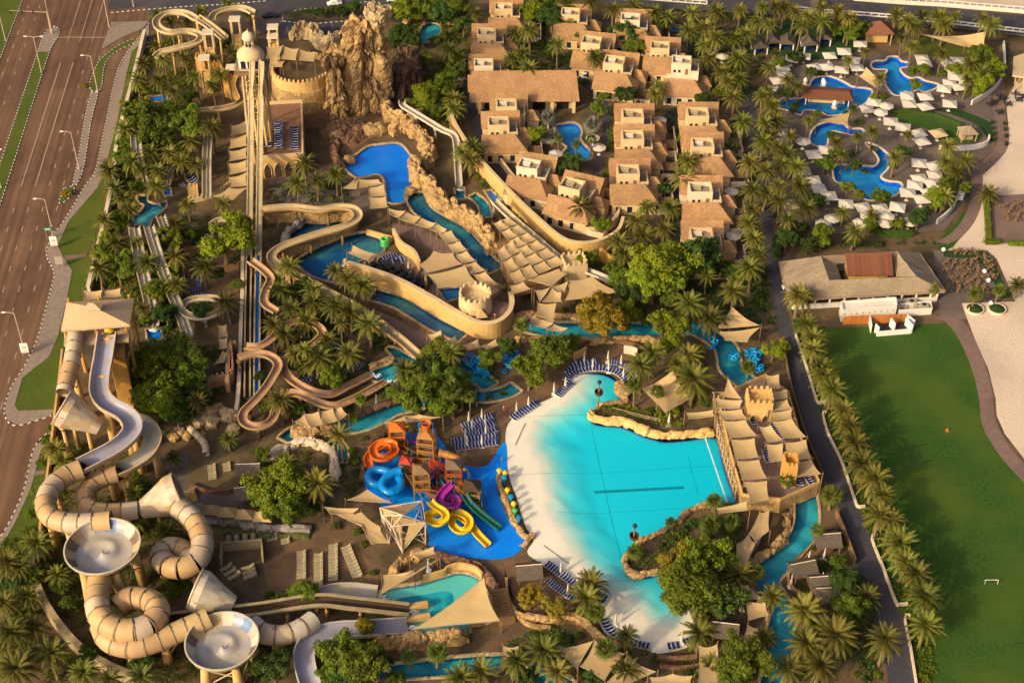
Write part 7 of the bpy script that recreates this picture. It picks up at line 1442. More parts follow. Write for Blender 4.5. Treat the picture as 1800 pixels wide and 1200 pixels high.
row('at the beach bottom tip, left', [(1104, 1129), (1138, 1137)], 6, -1)
row('at the beach bottom tip, middle', [(1176, 1138), (1191, 1136)], 3, -1)
row('at the beach bottom tip, right', [(1203, 1130), (1223, 1126)], 4, -1)
for k, (a, b, n) in enumerate([((471, 220), (471, 258), 10), ((490, 218), (490, 261), 12), ((517, 228), (517, 263), 9)]): row(nth(k)+' from the left on the arcaded roof terrace', [a, b], n, 1 if k % 2 else -1, 6.02)
for k, (a, b, n) in enumerate([((324, 492), (325, 508), 5), ((347, 492), (348, 509), 6), ((330, 517), (356, 520), 6), ((318, 327), (325, 325), 3), ((334, 316), (341, 322), 3)]): row(nth(k)+' on the terraces beside the left slides', [a, b], n, -1 if k < 2 else 1)
for k, (a, b, n) in enumerate([((565, 602), (602, 612), 8), ((560, 610), (596, 620), 7), ((532, 590), (553, 592), 5), ((537, 671), (568, 655), 8), ((605, 654), (641, 641), 9), ((672, 459), (700, 450), 7), ((694, 463), (708, 460), 3)]): row(nth(k)+' of the short rows between the flumes and lagoon', [a, b], n, 1)
for k, (a, b, n) in enumerate([((1358, 748), (1373, 775), 8), ((1402, 840), (1406, 852), 4), ((1418, 838), (1428, 853), 5), ((1322, 735), (1325, 745), 4), ((1345, 790), (1352, 812), 6)]): row(nth(k)+' on the wave machine deck', [a, b], n, -1, 3.45)
for k, (a, b, n) in enumerate([((530, 972), (530, 1016), 9), ((560, 976), (560, 1030), 11), ((586, 960), (586, 1020), 12), ((608, 964), (628, 1014), 10)]): row(nth(k)+' column from the left on the brown lounge terrace', [a, b], n, 1, 0, True, 1.25)
for k, (a, b, n) in enumerate([((455, 948), (456, 955), 3), ((478, 944), (479, 950), 2), ((501, 945), (502, 955), 3), ((372, 820), (374, 842), 6), ((398, 816), (400, 828), 4), ((402, 955), (445, 952), 4), ((398, 1000), (412, 1015), 3), ((436, 1000), (440, 1015), 3)]): row(nth(k)+' of the small groups around the lounge terraces', [a, b], n, 1, 0, True, 1.3)
# parasols
def _cv(mb, n, R, h, a0):
    k = 4; vs = []
    for r, z in ((R, 2.25), (R, 2.45), (R*0.55, 2.72), (0.08, 3.1)): vs += [(cos(a0+2*pi*i/n)*r, sin(a0+2*pi*i/n)*r, z) for i in range(n)]
    mb.add(vs, [(j*n+i, j*n+(i+1) % n, (j+1)*n+(i+1) % n, (j+1)*n+i) for j in range(3) for i in range(n)]+[tuple(range(3*n, 4*n))])
def _pl(mb): mb.cone((0, 0, 0), (0, 0, 3.0), 0.06, 0.05, 6); mb.box((0, 0, 0), (0.9, 0.9, 0.12))
def _rb(mb, n, R, a0):
    for i in range(n): mb.bar((0, 0, 2.9), (cos(a0+2*pi*i/n)*R*0.97, sin(a0+2*pi*i/n)*R*0.97, 2.36), 0.03, 4)
SQ = mesh_of(lambda m: _cv(m, 4, 2.75, 3, pi/4), 'parasol_canopy_square', 'canvas'); SQT = mesh_of(lambda m: _cv(m, 4, 2.75, 3, pi/4), 'parasol_canopy_tan', 'canvas_tan'); RN = mesh_of(lambda m: _cv(m, 8, 2.05, 3, 0.2), 'parasol_canopy_round', 'canvas'); PL = mesh_of(_pl, 'parasol_pole', 'white_paint')
RS = mesh_of(lambda m: _rb(m, 4, 2.7, pi/4), 'parasol_ribs_square', 'timber_pale'); RR = mesh_of(lambda m: _rb(m, 8, 2.0, 0.2), 'parasol_ribs_round', 'timber_pale')
def parasol(label, x, y, rnd=False, rz=0.0, group=None, tan_=False, s=1.0):
    p = W(x, y, 2.7); t = thing('parasol', label, 'parasol', (p.x, p.y, 0), rz, group); t.scale = (s,)*3
    link('canopy', RN if rnd else (SQT if tan_ else SQ), t); link('pole', PL, t); link('ribs', RR if rnd else RS, t)
SQP = [(170, 405), (258, 385), (435, 382), (537, 357), (650, 303), (105, 465), (330, 465), (420, 463), (520, 485), (630, 467), (110, 510), (70, 560), (1085, 400), (1100, 440), (1265, 432), (1335, 420), (1305, 485), (1375, 465), (1315, 533), (1390, 512), (1280, 577), (1392, 562), (1240, 617), (1342, 602), (980, 668), (1108, 672), (995, 722), (1108, 740), (745, 710), (700, 757), (865, 848), (950, 888), (1060, 925), (1085, 985), (325, 1080), (410, 1048), (1065, 1140), (1170, 1160), (250, 1190), (600, 420), (320, 1255), (360, 1315), (432, 1370), (550, 1422), (670, 1450), (797, 1457), (912, 1448), (1070, 1250), (1035, 1295), (985, 1348), (1175, 1220), (1160, 1280), (1135, 1340), (1085, 1390), (110, 990), (1280, 722)]
SQP.sort(key=lambda q: q[1])
cnt = {}
for x, y in SQP:
    zone = 'left of the pool bar' if x < 300 and y < 800 else 'behind the pool bar' if y < 600 and x < 700 else 'right of the upper pool' if x > 1000 and y < 650 else 'around the oval lawn' if y < 1000 and x > 640 else 'left of the lower pool' if x < 480 else 'in the arc below the lower pool' if x < 960 else 'right of the lower pool'
    i = cnt.get(zone, 0); cnt[zone] = i+1
    parasol(nth(i)+' square white parasol from the back '+zone, 1350+x/4, y/4, False, SR.uniform(-.35, .35), 'square parasols '+zone, False, SR.uniform(0.92, 1.04))
parasol('tan square parasol on the edge of the oval lawn', 1350+300, 930/4, False, 0.3, None, True); parasol('tan square parasol among palms left of the lower pool', 1350+155/4, 300+232/4, False, 0.2, None, True)
for i, (x, y) in enumerate(sorted([(835, 738), (795, 783), (250, 988), (105, 925), (15, 622), (450, 1530), (390, 1565), (650, 1560), (830, 1562), (838, 1515), (1000, 1552), (705, 1510)])): parasol(nth(i)+' round white parasol from the left in the hotel garden', 1350+x/4, y/4, True, 0, 'round parasols in the hotel garden')
for i, (x, y) in enumerate([(977, 268), (1012, 277), (1042, 240), (1053, 257), (1156, 209), (1268, 221), (1286, 334), (1282, 412), (1252, 86), (1270, 97)]): parasol(nth(i)+' round pale parasol from the left beside the villas', *sorted([(977, 268), (1012, 277), (1042, 240), (1053, 257), (1160, 209), (1268, 221), (1286, 334), (1290, 412), (1252, 86), (1270, 97)])[i], True, 0, 'round parasols beside the villas', False, 0.95)
def _cl(mb): mb.cone((0, 0, 0.9), (0, 0, 2.5), 0.26, 0.12, 8); mb.cone((0, 0, 2.5), (0, 0, 2.8), 0.12, 0.02, 6)
CLM = mesh_of(_cl, 'furled_canopy', 'canvas')
def furled(where, pts):
    for i, (x, y) in enumerate(sorted(pts)):
        p = W(x, y, 1.5); t = thing('furled_parasol', nth(i)+' furled parasol from left '+where, 'parasol', (p.x, p.y, 0), 0, 'furled parasols '+where); link('canopy', CLM, t); link('pole', PL, t); t.scale = (1.15,)*3
furled('along the far wave beach', [(1027, 630), (1069, 628), (1092, 635), (1042, 641), (1070, 645), (1096, 658), (994, 674), (974, 684), (929, 708), (908, 718)])
furled('in the lounger block beside the play towers', [(824, 735), (847, 730), (830, 748), (853, 740), (854, 757), (818, 765), (847, 776), (821, 777)])
furled('by the near beach', [(986, 1000), (1015, 1022), (998, 1038), (1082, 1090), (1198, 1122), (1305, 1062)])
furled('among the huts by the right river', [(1422, 980), (1449, 975), (1391, 1022), (1445, 1017), (662, 705), (1176, 738), (718, 470), (748, 492), (753, 994)])
# rafts and rings
def _tor(mb, R=0.42, r=0.19):
    n, k = 14, 7; vs = [((R+r*cos(2*pi*j/k))*cos(2*pi*i/n), (R+r*cos(2*pi*j/k))*sin(2*pi*i/n), r*0.9*sin(2*pi*j/k)) for i in range(n) for j in range(k)]
    mb.add(vs, [(i*k+j, ((i+1) % n)*k+j, ((i+1) % n)*k+(j+1) % k, i*k+(j+1) % k) for i in range(n) for j in range(k)])
RING = {c: mesh_of(_tor, 'ring', 'raft_'+c, True) for c in ('blue', 'yellow', 'green')}
def heap(where, poly, n, levels=3, c='blue', s=1.25):
    q = P3(poly); xs = [p.x for p in q]; ys = [p.y for p in q]; sp = []; tries = 0
    while len(sp) < n and tries < 4000:
        tries += 1; x, y = SR.uniform(min(xs), max(xs)), SR.uniform(min(ys), max(ys))
        if inside(x, y, q): sp.append((x, y))
    for i, (x, y) in enumerate(sorted(sp)):
        o = link('float_ring', RING[c]); o.location = (x, y, 0.3+SR.randrange(levels)*0.42); o.rotation_euler = (SR.uniform(-.5, .5), SR.uniform(-.5, .5), 0); o.scale = (s,)*3
        tag(o, nth(i)+' '+c+' float ring from left in the heap '+where, 'float ring', 'rings '+where)
heap('behind the tree clump, left', [(816, 630), (830, 624), (843, 634), (846, 652), (858, 656), (856, 664), (842, 660), (818, 645)], 34)
heap('behind the tree clump, right', [(884, 622), (900, 615), (916, 618), (912, 645), (886, 655), (882, 640)], 34)
heap('at the river bend, left', [(1283, 618), (1297, 618), (1297, 634), (1284, 634)], 10)
heap('at the river bend, right', [(1311, 622), (1322, 618), (1336, 622), (1339, 650), (1330, 658), (1318, 640)], 30)
heap('on the river below the grove', [(1248, 602), (1258, 600), (1260, 616), (1248, 617)], 7)
for i in range(5):
    p = W(677, 432); o = link('float_ring', RING['green']); o.location = (p.x, p.y, 0.3+i*0.4); o.scale = (1.9,)*3; tag(o, nth(i)+' green ring from the bottom of the stack by the lagoon', 'float ring', 'green rings by the lagoon')
# tables and chairs
def _tab(mb): mb.lathe((0, 0, 0.7), [(0.0, 0.06), (0.5, 0.06), (0.5, 0), (0.0, 0)], 12); mb.cone((0, 0, 0), (0, 0, 0.7), 0.25, 0.05, 8)
def _chr(mb): mb.box((0, 0, 0.4), (0.48, 0.48, 0.07)); mb.box((0, 0.22, 0.45), (0.48, 0.06, 0.5)); [mb.box((x, y, 0), (0.05, 0.05, 0.4)) for x in (-.2, .2) for y in (-.2, .2)]
TAB = mesh_of(_tab, 'table', 'wood'); TABD = mesh_of(_tab, 'table_dark', 'dark_metal'); CHR = mesh_of(_chr, 'chair', 'panel_brown'); CHD = mesh_of(_chr, 'chair_dark', 'dark_metal'); CHB = mesh_of(_chr, 'chair_blue', 'cushion_blue')
def dining(where, pts, dark=False, s=1.15):
    for i, (x, y) in enumerate(sorted(pts)):
        p = W(x, y); o = link('dining_table', TABD if dark else TAB); o.location = (p.x, p.y, 0.1); o.scale = (s,)*3; tag(o, nth(i)+' '+('dark ' if dark else 'pale ')+'table from left '+where, 'table', 'tables '+where)
        a0 = SR.random()*1.5
        for k in range(4):
            a = a0+k*pi/2; c = link('dining_chair', CHD if dark else CHR); c.location = (p.x+cos(a)*0.8*s, p.y+sin(a)*0.8*s, 0.1); c.rotation_euler.z = a-pi/2; c.scale = (s*0.95,)*3
            a2 = (a+0.4) % (2*pi); tag(c, ('right-hand', 'far', 'left-hand', 'near')[int(a2/(pi/2)) % 4]+' chair at the '+nth(i)+' table from left '+where, 'chair', 'chairs '+where)
dining('on the restaurant terrace by the sand', [(1682, 445), (1697, 446), (1713, 446), (1730, 455), (1736, 464), (1740, 474), (1745, 488), (1662, 464), (1676, 466), (1692, 464), (1706, 466), (1664, 478), (1688, 474), (1702, 478), (1718, 476), (1672, 492), (1694, 486), (1712, 492), (1726, 490), (1682, 500), (1700, 500), (1718, 502), (1664, 510), (1684, 512), (1706, 514), (1728, 510), (1736, 520), (1712, 460)])
dining('on the brown beach path corner', [(1740, 186), (1747, 182), (1757, 172), (1762, 176), (1771, 186), (1784, 168), (1790, 178), (1757, 200), (1798, 172)], True)
dining('on the castle island cafe terrace', [(656, 470), (668, 478), (664, 485), (682, 476), (688, 486), (700, 480), (705, 492), (716, 482), (722, 494), (728, 502), (710, 500), (736, 494), (742, 506), (698, 472), (748, 500), (676, 468)], True, 1.6)
dining('on the beach terrace at the right edge', [(1762, 366), (1775, 372), (1788, 362), (1770, 385), (1786, 388), (1795, 376)])
# street lamps, signs
def lamp(label, base, top, arms=2, h=11.5):
    p = W(*base); t = thing('street_lamp', label, 'street lamp', p, 0, 'street lamps'); mb = MB(); mb.cone((0, 0, 0), (0, 0, h), 0.16, 0.09, 8); mb.build('pole', 'lamp_steel', t)
    for s in ((-1, 1) if arms == 2 else (-1,)):
        mb = MB(); pth = [Vector((0, 0, h-0.3)), Vector((s*0.7, 0, h+0.1)), Vector((s*2.0, 0, h+0.15))]; mb.sweep(pth, [(-.06, -.06), (.06, -.06), (.06, .06), (-.06, .06)]); mb.build('arm', 'lamp_steel', t)
        mb = MB(); mb.box((s*2.3, 0, h+0.05), (0.9, 0.4, 0.2)); mb.build('lamp_head', 'frame_white', t)
    mb = MB(); mb.box((0, 0, 0), (0.5, 0.5, 0.4)); mb.build('base', 'concrete', t)
for i, (b, a) in enumerate([((172, 162), 1), ((139, 298), 1), ((95, 418), 1), ((44, 620), 1), ((92, 60), 2), ((73, 128), 2), ((192, 48), 1), ((10, 72), 1), ((2, 330), 2), ((235, 12), 1)]): lamp(nth(i)+' tall lamp along the highway and its service road, from '+('its kerb' if i < 4 else 'its far end'), b, None, a)
gt = W(90, 58); t = thing('signal_gantry', 'signal mast with a long arm over the lanes at the median nose', 'traffic signal', gt); mb = MB(); mb.cone((0, 0, 0), (0, 0, 7), .18, .12, 8); mb.build('mast', 'lamp_steel', t); mb = MB(); mb.cone((0, 0, 6.8), (-11, 0, 7.4), .1, .06, 6); mb.build('arm', 'lamp_steel', t)
for x in (-4, -7.5, -10.8): mb = MB(); mb.box((x, 0, 6.2), (0.4, 0.3, 1.1)); mb.build('signal_head', 'dark_metal', t)
for lb, x, y, w_, h_, m in (('white advertising panel on the pavement bulge beside the lawn', 97, 437, 1.7, 2.6, 'white_paint'), ('white advertising panel on the pavement near the slide tower', 46, 625, 1.7, 2.6, 'white_paint'), ('small green road sign above the first white panel', 88, 420, 1.9, 0.8, 'sign_green'), ('framed grey kiosk panel on the lower pavement', 106, 470, 1.8, 2.2, 'steel')):
    p = W(x, y); t = thing('road_sign', lb, 'sign', p, 0.1); up = 1.0 if m != 'sign_green' else 2.6
    mb = MB(); mb.box((0, 0, up), (w_, 0.2, h_)); mb.build('panel', m, t); mb = MB(); mb.box((-w_*0.35, 0, 0), (0.1, 0.1, up)); mb.box((w_*0.35, 0, 0), (0.1, 0.1, up)); mb.build('legs', 'steel', t)
    if m == 'white_paint':
        mb = MB(); mb.box((0, -0.115, up+h_*0.42), (w_*0.5, 0.03, h_*0.28)); mb.build('emblem', 'lamp_steel', t); mb = MB(); mb.box((0, -0.115, up+h_*0.12), (w_*0.6, 0.03, h_*0.06)); mb.build('caption', 'dark_metal', t)
    if m == 'sign_green':
        mb = MB(); mb.box((0, -0.115, up+0.45), (w_*0.7, 0.03, 0.1)); mb.box((0, -0.115, up+0.2), (w_*0.6, 0.03, 0.1)); mb.build('lettering', 'white_paint', t)
# vehicles
def car(label, x, y, rz, m, L=4.5, cart=False):
    p = W(x, y); t = thing('golf_cart' if cart else 'parked_car', label, 'vehicle', (p.x, p.y, 0.03), rz); w = 1.8 if not cart else 1.3
    if not cart:
        mb = MB(); pr = [(-L/2, .35), (-L/2, .8), (-L*.3, .95), (-L*.18, 1.42), (L*.2, 1.45), (L*.33, .98), (L/2, .8), (L/2, .35)]; n = len(pr)
        mb.add([(a, -w/2*(1 if b < 1 else .82), b) for a, b in pr]+[(a, w/2*(1 if b < 1 else .82), b) for a, b in pr], [(i, (i+1) % n, n+(i+1) % n, n+i) for i in range(n)]+[tuple(range(n))[::-1], tuple(range(n, 2*n))]); mb.build('body', m, t)
        mb = MB(); mb.box((0.05, 0, 1.0), (L*.42, w*.9, .36)); mb.build('windows', 'glass_dark', t)
    else:
        mb = MB(); mb.box((0, 0, .3), (2.3, 1.2, .45)); mb.box((-.2, 0, .75), (.6, 1.1, .5)); mb.build('body', m, t); mb = MB(); mb.box((0, 0, 1.9), (2.2, 1.35, .1)); mb.build('roof', m, t)
        mb = MB(); [mb.bar((a, b, .7), (a, b, 1.9), .04) for a in (-.95, .95) for b in (-.55, .55)]; mb.build('posts', 'steel', t)
    for a in (-.32, .32):
        for b in (-.5, .5): mb = MB(); mb.cone((a*(L if not cart else 2.4), b*w-.1, .32), (a*(L if not cart else 2.4), b*w+.1, .32), .32, .32, 12); mb.build('wheel', 'rubber', t)
car('white car turning at the far street island', 588, 9, 0.3, 'white_paint'); car('black car parked behind the domed tower', 474, 31, 0.1, 'car_black'); car('white car at the top edge of the far street', 692, 2, 0.2, 'white_paint')
car('white golf cart on the villa lane beside the clubhouse', 1026, 138, -.6, 'white_paint', 2.4, True)
for i, (x, y) in enumerate([(811, 118), (811, 130), (812, 142)]): car(nth(i)+' white golf cart from the back beside the far left villas', x, y, 0.1, 'white_paint', 2.4, True)
car('white buggy on the dark path near the restaurant', 1383, 507, .3, 'white_paint', 2.4, True); car('white buggy parked on the beach path', 1689, 350, 1.2, 'white_paint', 2.4, True)
# masts with crow's nests at the wave pool
for lb, x, y, h in (('lifeguard mast with crow\'s nest on the far pool point', 1051, 722, 8), ('lifeguard mast with crow\'s nest on the near pool point', 1112, 975, 8)):
    p = W(x, y); t = thing('lifeguard_mast', lb, 'mast', p); mb = MB(); mb.cone((0, 0, 0), (0, 0, h), .22, .14, 8); mb.build('mast', 'wood', t); mb = MB(); mb.lathe((0, 0, h*.55), [(.3, 0), (.85, .5), (.95, 1.3), (.8, 1.3), (.7, .5)], 12); mb.build('crows_nest', 'wood_dark', t); mb = MB(); mb.lathe((0, 0, h), [(.1, -.3), (.45, 0), (.4, .5), (.1, .7)], 10); mb.build('lantern', 'dark_metal', t)
# float rope across the deep end
a, b = W(1238, 764), W(1279, 884); t = thing('float_rope', 'white dashed float rope across the deep end of the wave pool', 'rope', a); n = 40
for k in range(n): q = (b-a)*((k+.5)/n); mb = MB(); d = (b-a).normalized()*.42; mb.cone(q-d+Vector((0, 0, .02)), q+d+Vector((0, 0, .02)), .14, .14, 6); mb.build('float', 'white_paint', t)
mb = MB(); mb.bar(Vector((0, 0, 0)), b-a, .04); mb.build('rope', 'frame_white', t)
# timber trellis walk along the deep end
pt = resample(P3([(1260, 712), (1266, 765), (1280, 815), (1300, 880)]), 2.0); t = thing('timber_trellis', 'weathered timber trellis walk between wave pool and machine deck', 'trellis')
for i, p in enumerate(pt):
    for s in (-.9, .9): mb = MB(); mb.box((p.x+s, p.y, 0), (.22, .22, 3.6)); mb.build('post', 'timber_pale', t)
    mb = MB(); mb.box((p.x, p.y, 3.6), (2.6, .18, .2)); mb.build('beam', 'timber_pale', t)
for s in (-.9, .9):
    for z in (1.1, 3.82): mb = MB(); mb.sweep([p+Vector((s, 0, z)) for p in pt], [(-.08, -.08), (.08, -.08), (.08, .08), (-.08, .08)]); mb.build('rail', 'timber_pale', t)
mb = MB(); mb.sweep(pt, [(-1.1, 0.3), (1.1, 0.3), (1.1, .5), (-1.1, .5)]); mb.build('walkway', 'wood', t)
# rails along river walks
def rail(label, pts, h=1.0, m='timber_pale', z=0):
    path = resample(P3(cr(pts, 4)), 1.6); t = thing('railing', label, 'railing')
    for p in path: mb = MB(); mb.box((p.x, p.y, z), (.12, .12, h)); mb.build('post', m, t)
    for zz in (h*.5, h): mb = MB(); mb.sweep([zv(p, z+zz) for p in path], [(-.05, -.05), (.05, -.05), (.05, .05), (-.05, .05)]); mb.build('rail', m, t)
rail('wooden railing on the far wave pool point', [(1076, 722), (1100, 728), (1130, 736), (1160, 742)]); rail('dark railing along the cafe terrace of the castle island', [(628, 478), (690, 500), (745, 524), (790, 555)], 1.0, 'dark_metal'); rail('wooden railing along the lower river walk', [(660, 540), (720, 565), (770, 598)], 1.0, 'wood'); rail('wooden railing below the near left beach', [(905, 1078), (930, 1092), (970, 1098), (1010, 1098)], 1.0, 'wood')
rail('wooden railing over the near splash pool terrace', [(672, 1122), (730, 1118), (780, 1114), (822, 1108)], 1.2, 'wood', 0.0); rail('wooden railing of the prow terrace', [(800, 560), (840, 584), (874, 586), (893, 570)], 1.0, 'dark_metal', 2.6)
# ------------------------------------------------------------ children's climbing towers
def play_tower(label, x, y, w, h, roof, body, decks=2):
    p = W(x, y); t = thing('play_tower', label, 'play tower', p, SR.uniform(-.3, .3))
    for sx in (-1, 1):
        for sy in (-1, 1): mb = MB(); mb.cone((sx*w/2, sy*w/2, 0), (sx*w/2*.94, sy*w/2*.94, h), .16, .13, 6); mb.build('post', body, t)
    for k in range(decks):
        z = h*(k+1)/(decks+1); mb = MB(); mb.box((0, 0, z), (w*1.1, w*1.1, .18)); mb.build('deck', 'wood', t); mb = MB()
        for sy in (-1, 1): mb.box((0, sy*w*.52, z+.5), (w*1.05, .08, .4))
        for sx in (-1, 1): mb.box((sx*w*.52, 0, z+.5), (.08, w*1.0, .4))
        mb.build('guard', body, t)
    mb = MB(); k = w*.5; mb.add([(-k, -k, h), (k, -k, h), (k, k, h), (-k, k, h), (0, 0, h+w*.3)], [(0, 1, 4), (1, 2, 4), (2, 3, 4), (3, 0, 4)]); mb.build('roof', roof, t)
    mb = MB(); mb.bar((w*.5, -w*.6, 0), (w*.2, -w*.5, h/(decks+1)), .1); mb.bar((w*.1, -w*1.0, 0), (-w*.2, -w*.5, h/(decks+1)), .1); mb.build('ladder', 'toy_amber', t)
play_tower('orange climbing tower at the back of the splash floor', 700, 790, 3.2, 6.5, 'toy_orange', 'toy_orange'); play_tower('amber climbing tower with high crown in the middle of the splash floor', 752, 812, 3.4, 8.0, 'toy_amber', 'toy_amber', 3); play_tower('brown climbing tower in front of the amber one', 742, 868, 3.2, 7.0, 'wood', 'toy_amber'); play_tower('rust climbing tower above the magenta slide', 798, 850, 3.2, 5.5, 'panel_brown', 'toy_red'); play_tower('dark ship-like climbing tower on the right of the splash floor', 830, 884, 3.4, 5.0, 'wood_dark', 'wood'); play_tower('low red climbing tower between the orange and blue slides', 716, 832, 2.6, 3.8, 'toy_red', 'wood')
for lb, a, b in (('hanging bridge from the orange to the amber tower', (705, 792), (748, 810)), ('hanging bridge from the amber to the rust tower', (757, 818), (795, 848)), ('hanging bridge from the brown to the dark tower', (748, 868), (826, 882)), ('hanging bridge from the red to the brown tower', (718, 836), (740, 864))):
    A, B = W(*a, 2.6), W(*b, 2.6); t = thing('rope_bridge', lb, 'bridge', zv(A, 0)); d = B-A; n = max(5, int(d.length/.5))
    for k in range(n): q = d*((k+.5)/n); mb = MB(); mb.box((q.x, q.y, 2.6-.5*sin(pi*(k+.5)/n)), (d.length/n*.8, 1.3, .1), atan2(d.y, d.x)); mb.build('plank', 'wood', t)
    for s in (-.65, .65):
        nv = Vector((-d.y, d.x, 0)).normalized()*s; mb = MB(); mb.sweep([d*(k/8)+nv+Vector((0, 0, 3.6-.5*sin(pi*k/8)-d.z*k/8)) for k in range(9)], [(-.05, -.05), (.05, -.05), (.05, .05), (-.05, .05)]); mb.build('hand_rope', 'toy_amber', t)
p = W(752, 812); t = thing('tipping_bucket', 'big orange tipping bucket above the amber tower', 'bucket', (p.x, p.y, 9.7)); mb = MB(); mb.lathe((0, 0, 0), [(0.0, 0), (.8, 0), (1.15, 1.4), (1.0, 1.4), (.7, .2)], 14); mb.build('bucket', 'toy_orange', t); mb = MB(); mb.bar((-1.4, 0, -1.6), (-1.4, 0, 1.5), .1); mb.bar((1.4, 0, -1.6), (1.4, 0, 1.5), .1); mb.bar((-1.4, 0, 1.2), (1.4, 0, 1.2), .1); mb.build('frame', 'toy_blue', t)
for i, (x, y, c) in enumerate([(878, 838, 'raft_yellow'), (886, 850, 'raft_blue'), (888, 842, 'raft_yellow'), (892, 872, 'raft_yellow'), (898, 884, 'raft_blue'), (903, 896, 'raft_yellow'), (905, 908, 'raft_green'), (912, 920, 'raft_blue')]):
    p = W(x, y); t = thing('spray_toy', nth(i)+' small coloured spray post from the back on the edge of the splash floor', 'spray toy', p, 0, 'spray posts on the splash edge'); mb = MB(); mb.cone((0, 0, 0), (0, 0, 1.6), .3, .18, 8); mb.build('post', c, t); mb = MB(); mb.lathe((0, 0, 1.6), [(.15, 0), (.6, .25), (.45, .6), (.05, .75)], 10); mb.build('head', c, t)
# white lattice frame with its sails
t = thing('lattice_frame', 'white tubular lattice frame with tan sails beside the yellow slide', 'canopy', W(706, 940)); o = t.location.copy()
base = [(672, 918), (735, 905), (748, 955), (708, 972), (684, 955)]; top = [(668, 892, 6), (742, 880, 6), (748, 918, 6), (690, 925, 6), (672, 905, 6)]; bb = [W(*q)-o for q in base]; tt = [W(*q)-o for q in top]; hub = W(708, 905, 9)-o; low = W(708, 968, 0)-o
for i in range(5):
    mb = MB(); mb.bar(bb[i], tt[i], .12); mb.bar(tt[i], tt[(i+1) % 5], .1); mb.bar(tt[i], hub, .1); mb.bar(bb[i], tt[(i+1) % 5], .08); mb.bar(bb[i], tt[i].lerp(hub, .5), .07); mb.bar(tt[i].lerp(bb[i], .5), tt[(i+1) % 5].lerp(bb[(i+1) % 5], .5), .07); mb.bar(low, tt[i], .07); mb.build('strut', 'plaster_pale', t)
    mb = MB(); mb.tri(tt[i]*.96, tt[(i+1) % 5]*.96, hub*.98-Vector((0, 0, .4))); (mb.build('sail', 'sail', t) if i % 2 == 0 else None)
for i in (0, 2, 4): mb = MB(); mb.tri(low+Vector((0, 0, .5)), tt[i], tt[i].lerp(tt[(i+1) % 5], .5)); mb.build('sail', 'sail', t)
# ------------------------------------------------------------ people: one lofted figure, limbs tapering
def _person(mb):
    def limb(p, r):
        vs = []; k = 7
        for q, s in zip(p, r): vs += [(q[0]+cos(2*pi*j/k)*s, q[1]+sin(2*pi*j/k)*s*.8, q[2]) for j in range(k)]
        n = len(p); mb.add(vs, [(i*k+j, i*k+(j+1) % k, (i+1)*k+(j+1) % k, (i+1)*k+j) for i in range(n-1) for j in range(k)]+[tuple(range(k))[::-1], tuple(range((n-1)*k, n*k))])
    for s in (-1, 1):
        limb([(s*.11, -.08, 0), (s*.11, 0, .08), (s*.1, 0, .48), (s*.09, 0, .9)], [.06, .05, .06, .1]); limb([(s*.27, .03, .78), (s*.25, 0, 1.1), (s*.19, 0, 1.42)], [.035, .045, .06])
    limb([(0, 0, .82), (0, 0, .95), (0, 0, 1.15), (0, 0, 1.38), (0, 0, 1.46), (0, 0, 1.52), (0, -.01, 1.6), (0, -.01, 1.68), (0, 0, 1.76)], [.15, .18, .15, .2, .12, .055, .095, .1, .04])
def _short(mb): mb.lathe((0, 0, .7), [(.2, 0), (.2, .26), (.17, .3)], 10)
def _hair(mb): mb.lathe((0, .02, 1.64), [(.112, 0), (.11, .08), (.05, .14), (0, .15)], 10)
PM = mesh_of(_person, 'body', 'skin', True); PH = mesh_of(_hair, 'hair', 'hair', True); PS = [mesh_of(_short, 'swimwear', m) for m in ('toy_red', 'toy_blue', 'white_paint', 'dark_metal')]
PW = ['standing by the red path left of the wave beach', 'on the pavement left of the lounger block', 'at the far wave beach loungers', 'walking below the far palms of the wave pool', 'on the far pool point near the railing', 'in red swimwear at the splash floor edge', 'beside the play towers', 'walking by the near beach loungers', 'by the river hut', 'standing at the lagoon cafe', 'on the sail walk near the blue pool', 'by the terrace under the cliff', 'on the castle prow terrace', 'waiting on the near splash terrace', 'on the sand walk near the restaurant', 'at the raft heap by the star sail']
for i, (x, y) in enumerate([(886, 722), (838, 716), (1012, 640), (1140, 668), (1186, 738), (882, 812), (800, 838), (1022, 1012), (1432, 1002), (712, 462), (650, 340), (668, 222), (870, 560), (760, 1000), (1702, 548), (1308, 648)]):
    p = W(x, y, 2.6 if i == 12 else 0.05); t = thing('person', 'person '+PW[i], 'person', p, SR.random()*6.28); link('body', PM, t); link('swimwear', PS[i % 4], t); link('hair', PH, t)
# goal and ball-marker on the lawn
p = W(1742, 1026); t = thing('football_goal', 'small white football goal on the big lawn', 'goal', p); mb = MB(); mb.bar((-1.2, 0, 0), (-1.2, 0, 1.2), .05); mb.bar((1.2, 0, 0), (1.2, 0, 1.2), .05); mb.bar((-1.2, 0, 1.2), (1.2, 0, 1.2), .05); mb.build('front_frame', 'white_paint', t); mb = MB(); [(mb.bar((s*1.2, 0, 1.2), (s*1.15, .9, 0), .04)) for s in (-1, 1)]; mb.bar((-1.15, .9, 0), (1.15, .9, 0), .04); mb.build('rear_frame', 'white_paint', t)
p = W(1665, 757); t = thing('marker_cone', 'small orange marker cone on the big lawn', 'cone', p); mb = MB(); mb.box((0, 0, 0), (.7, .7, .08)); mb.build('foot', 'toy_orange', t); mb = MB(); mb.cone((0, 0, .08), (0, 0, .8), .25, .06, 10); mb.build('body', 'toy_orange', t)
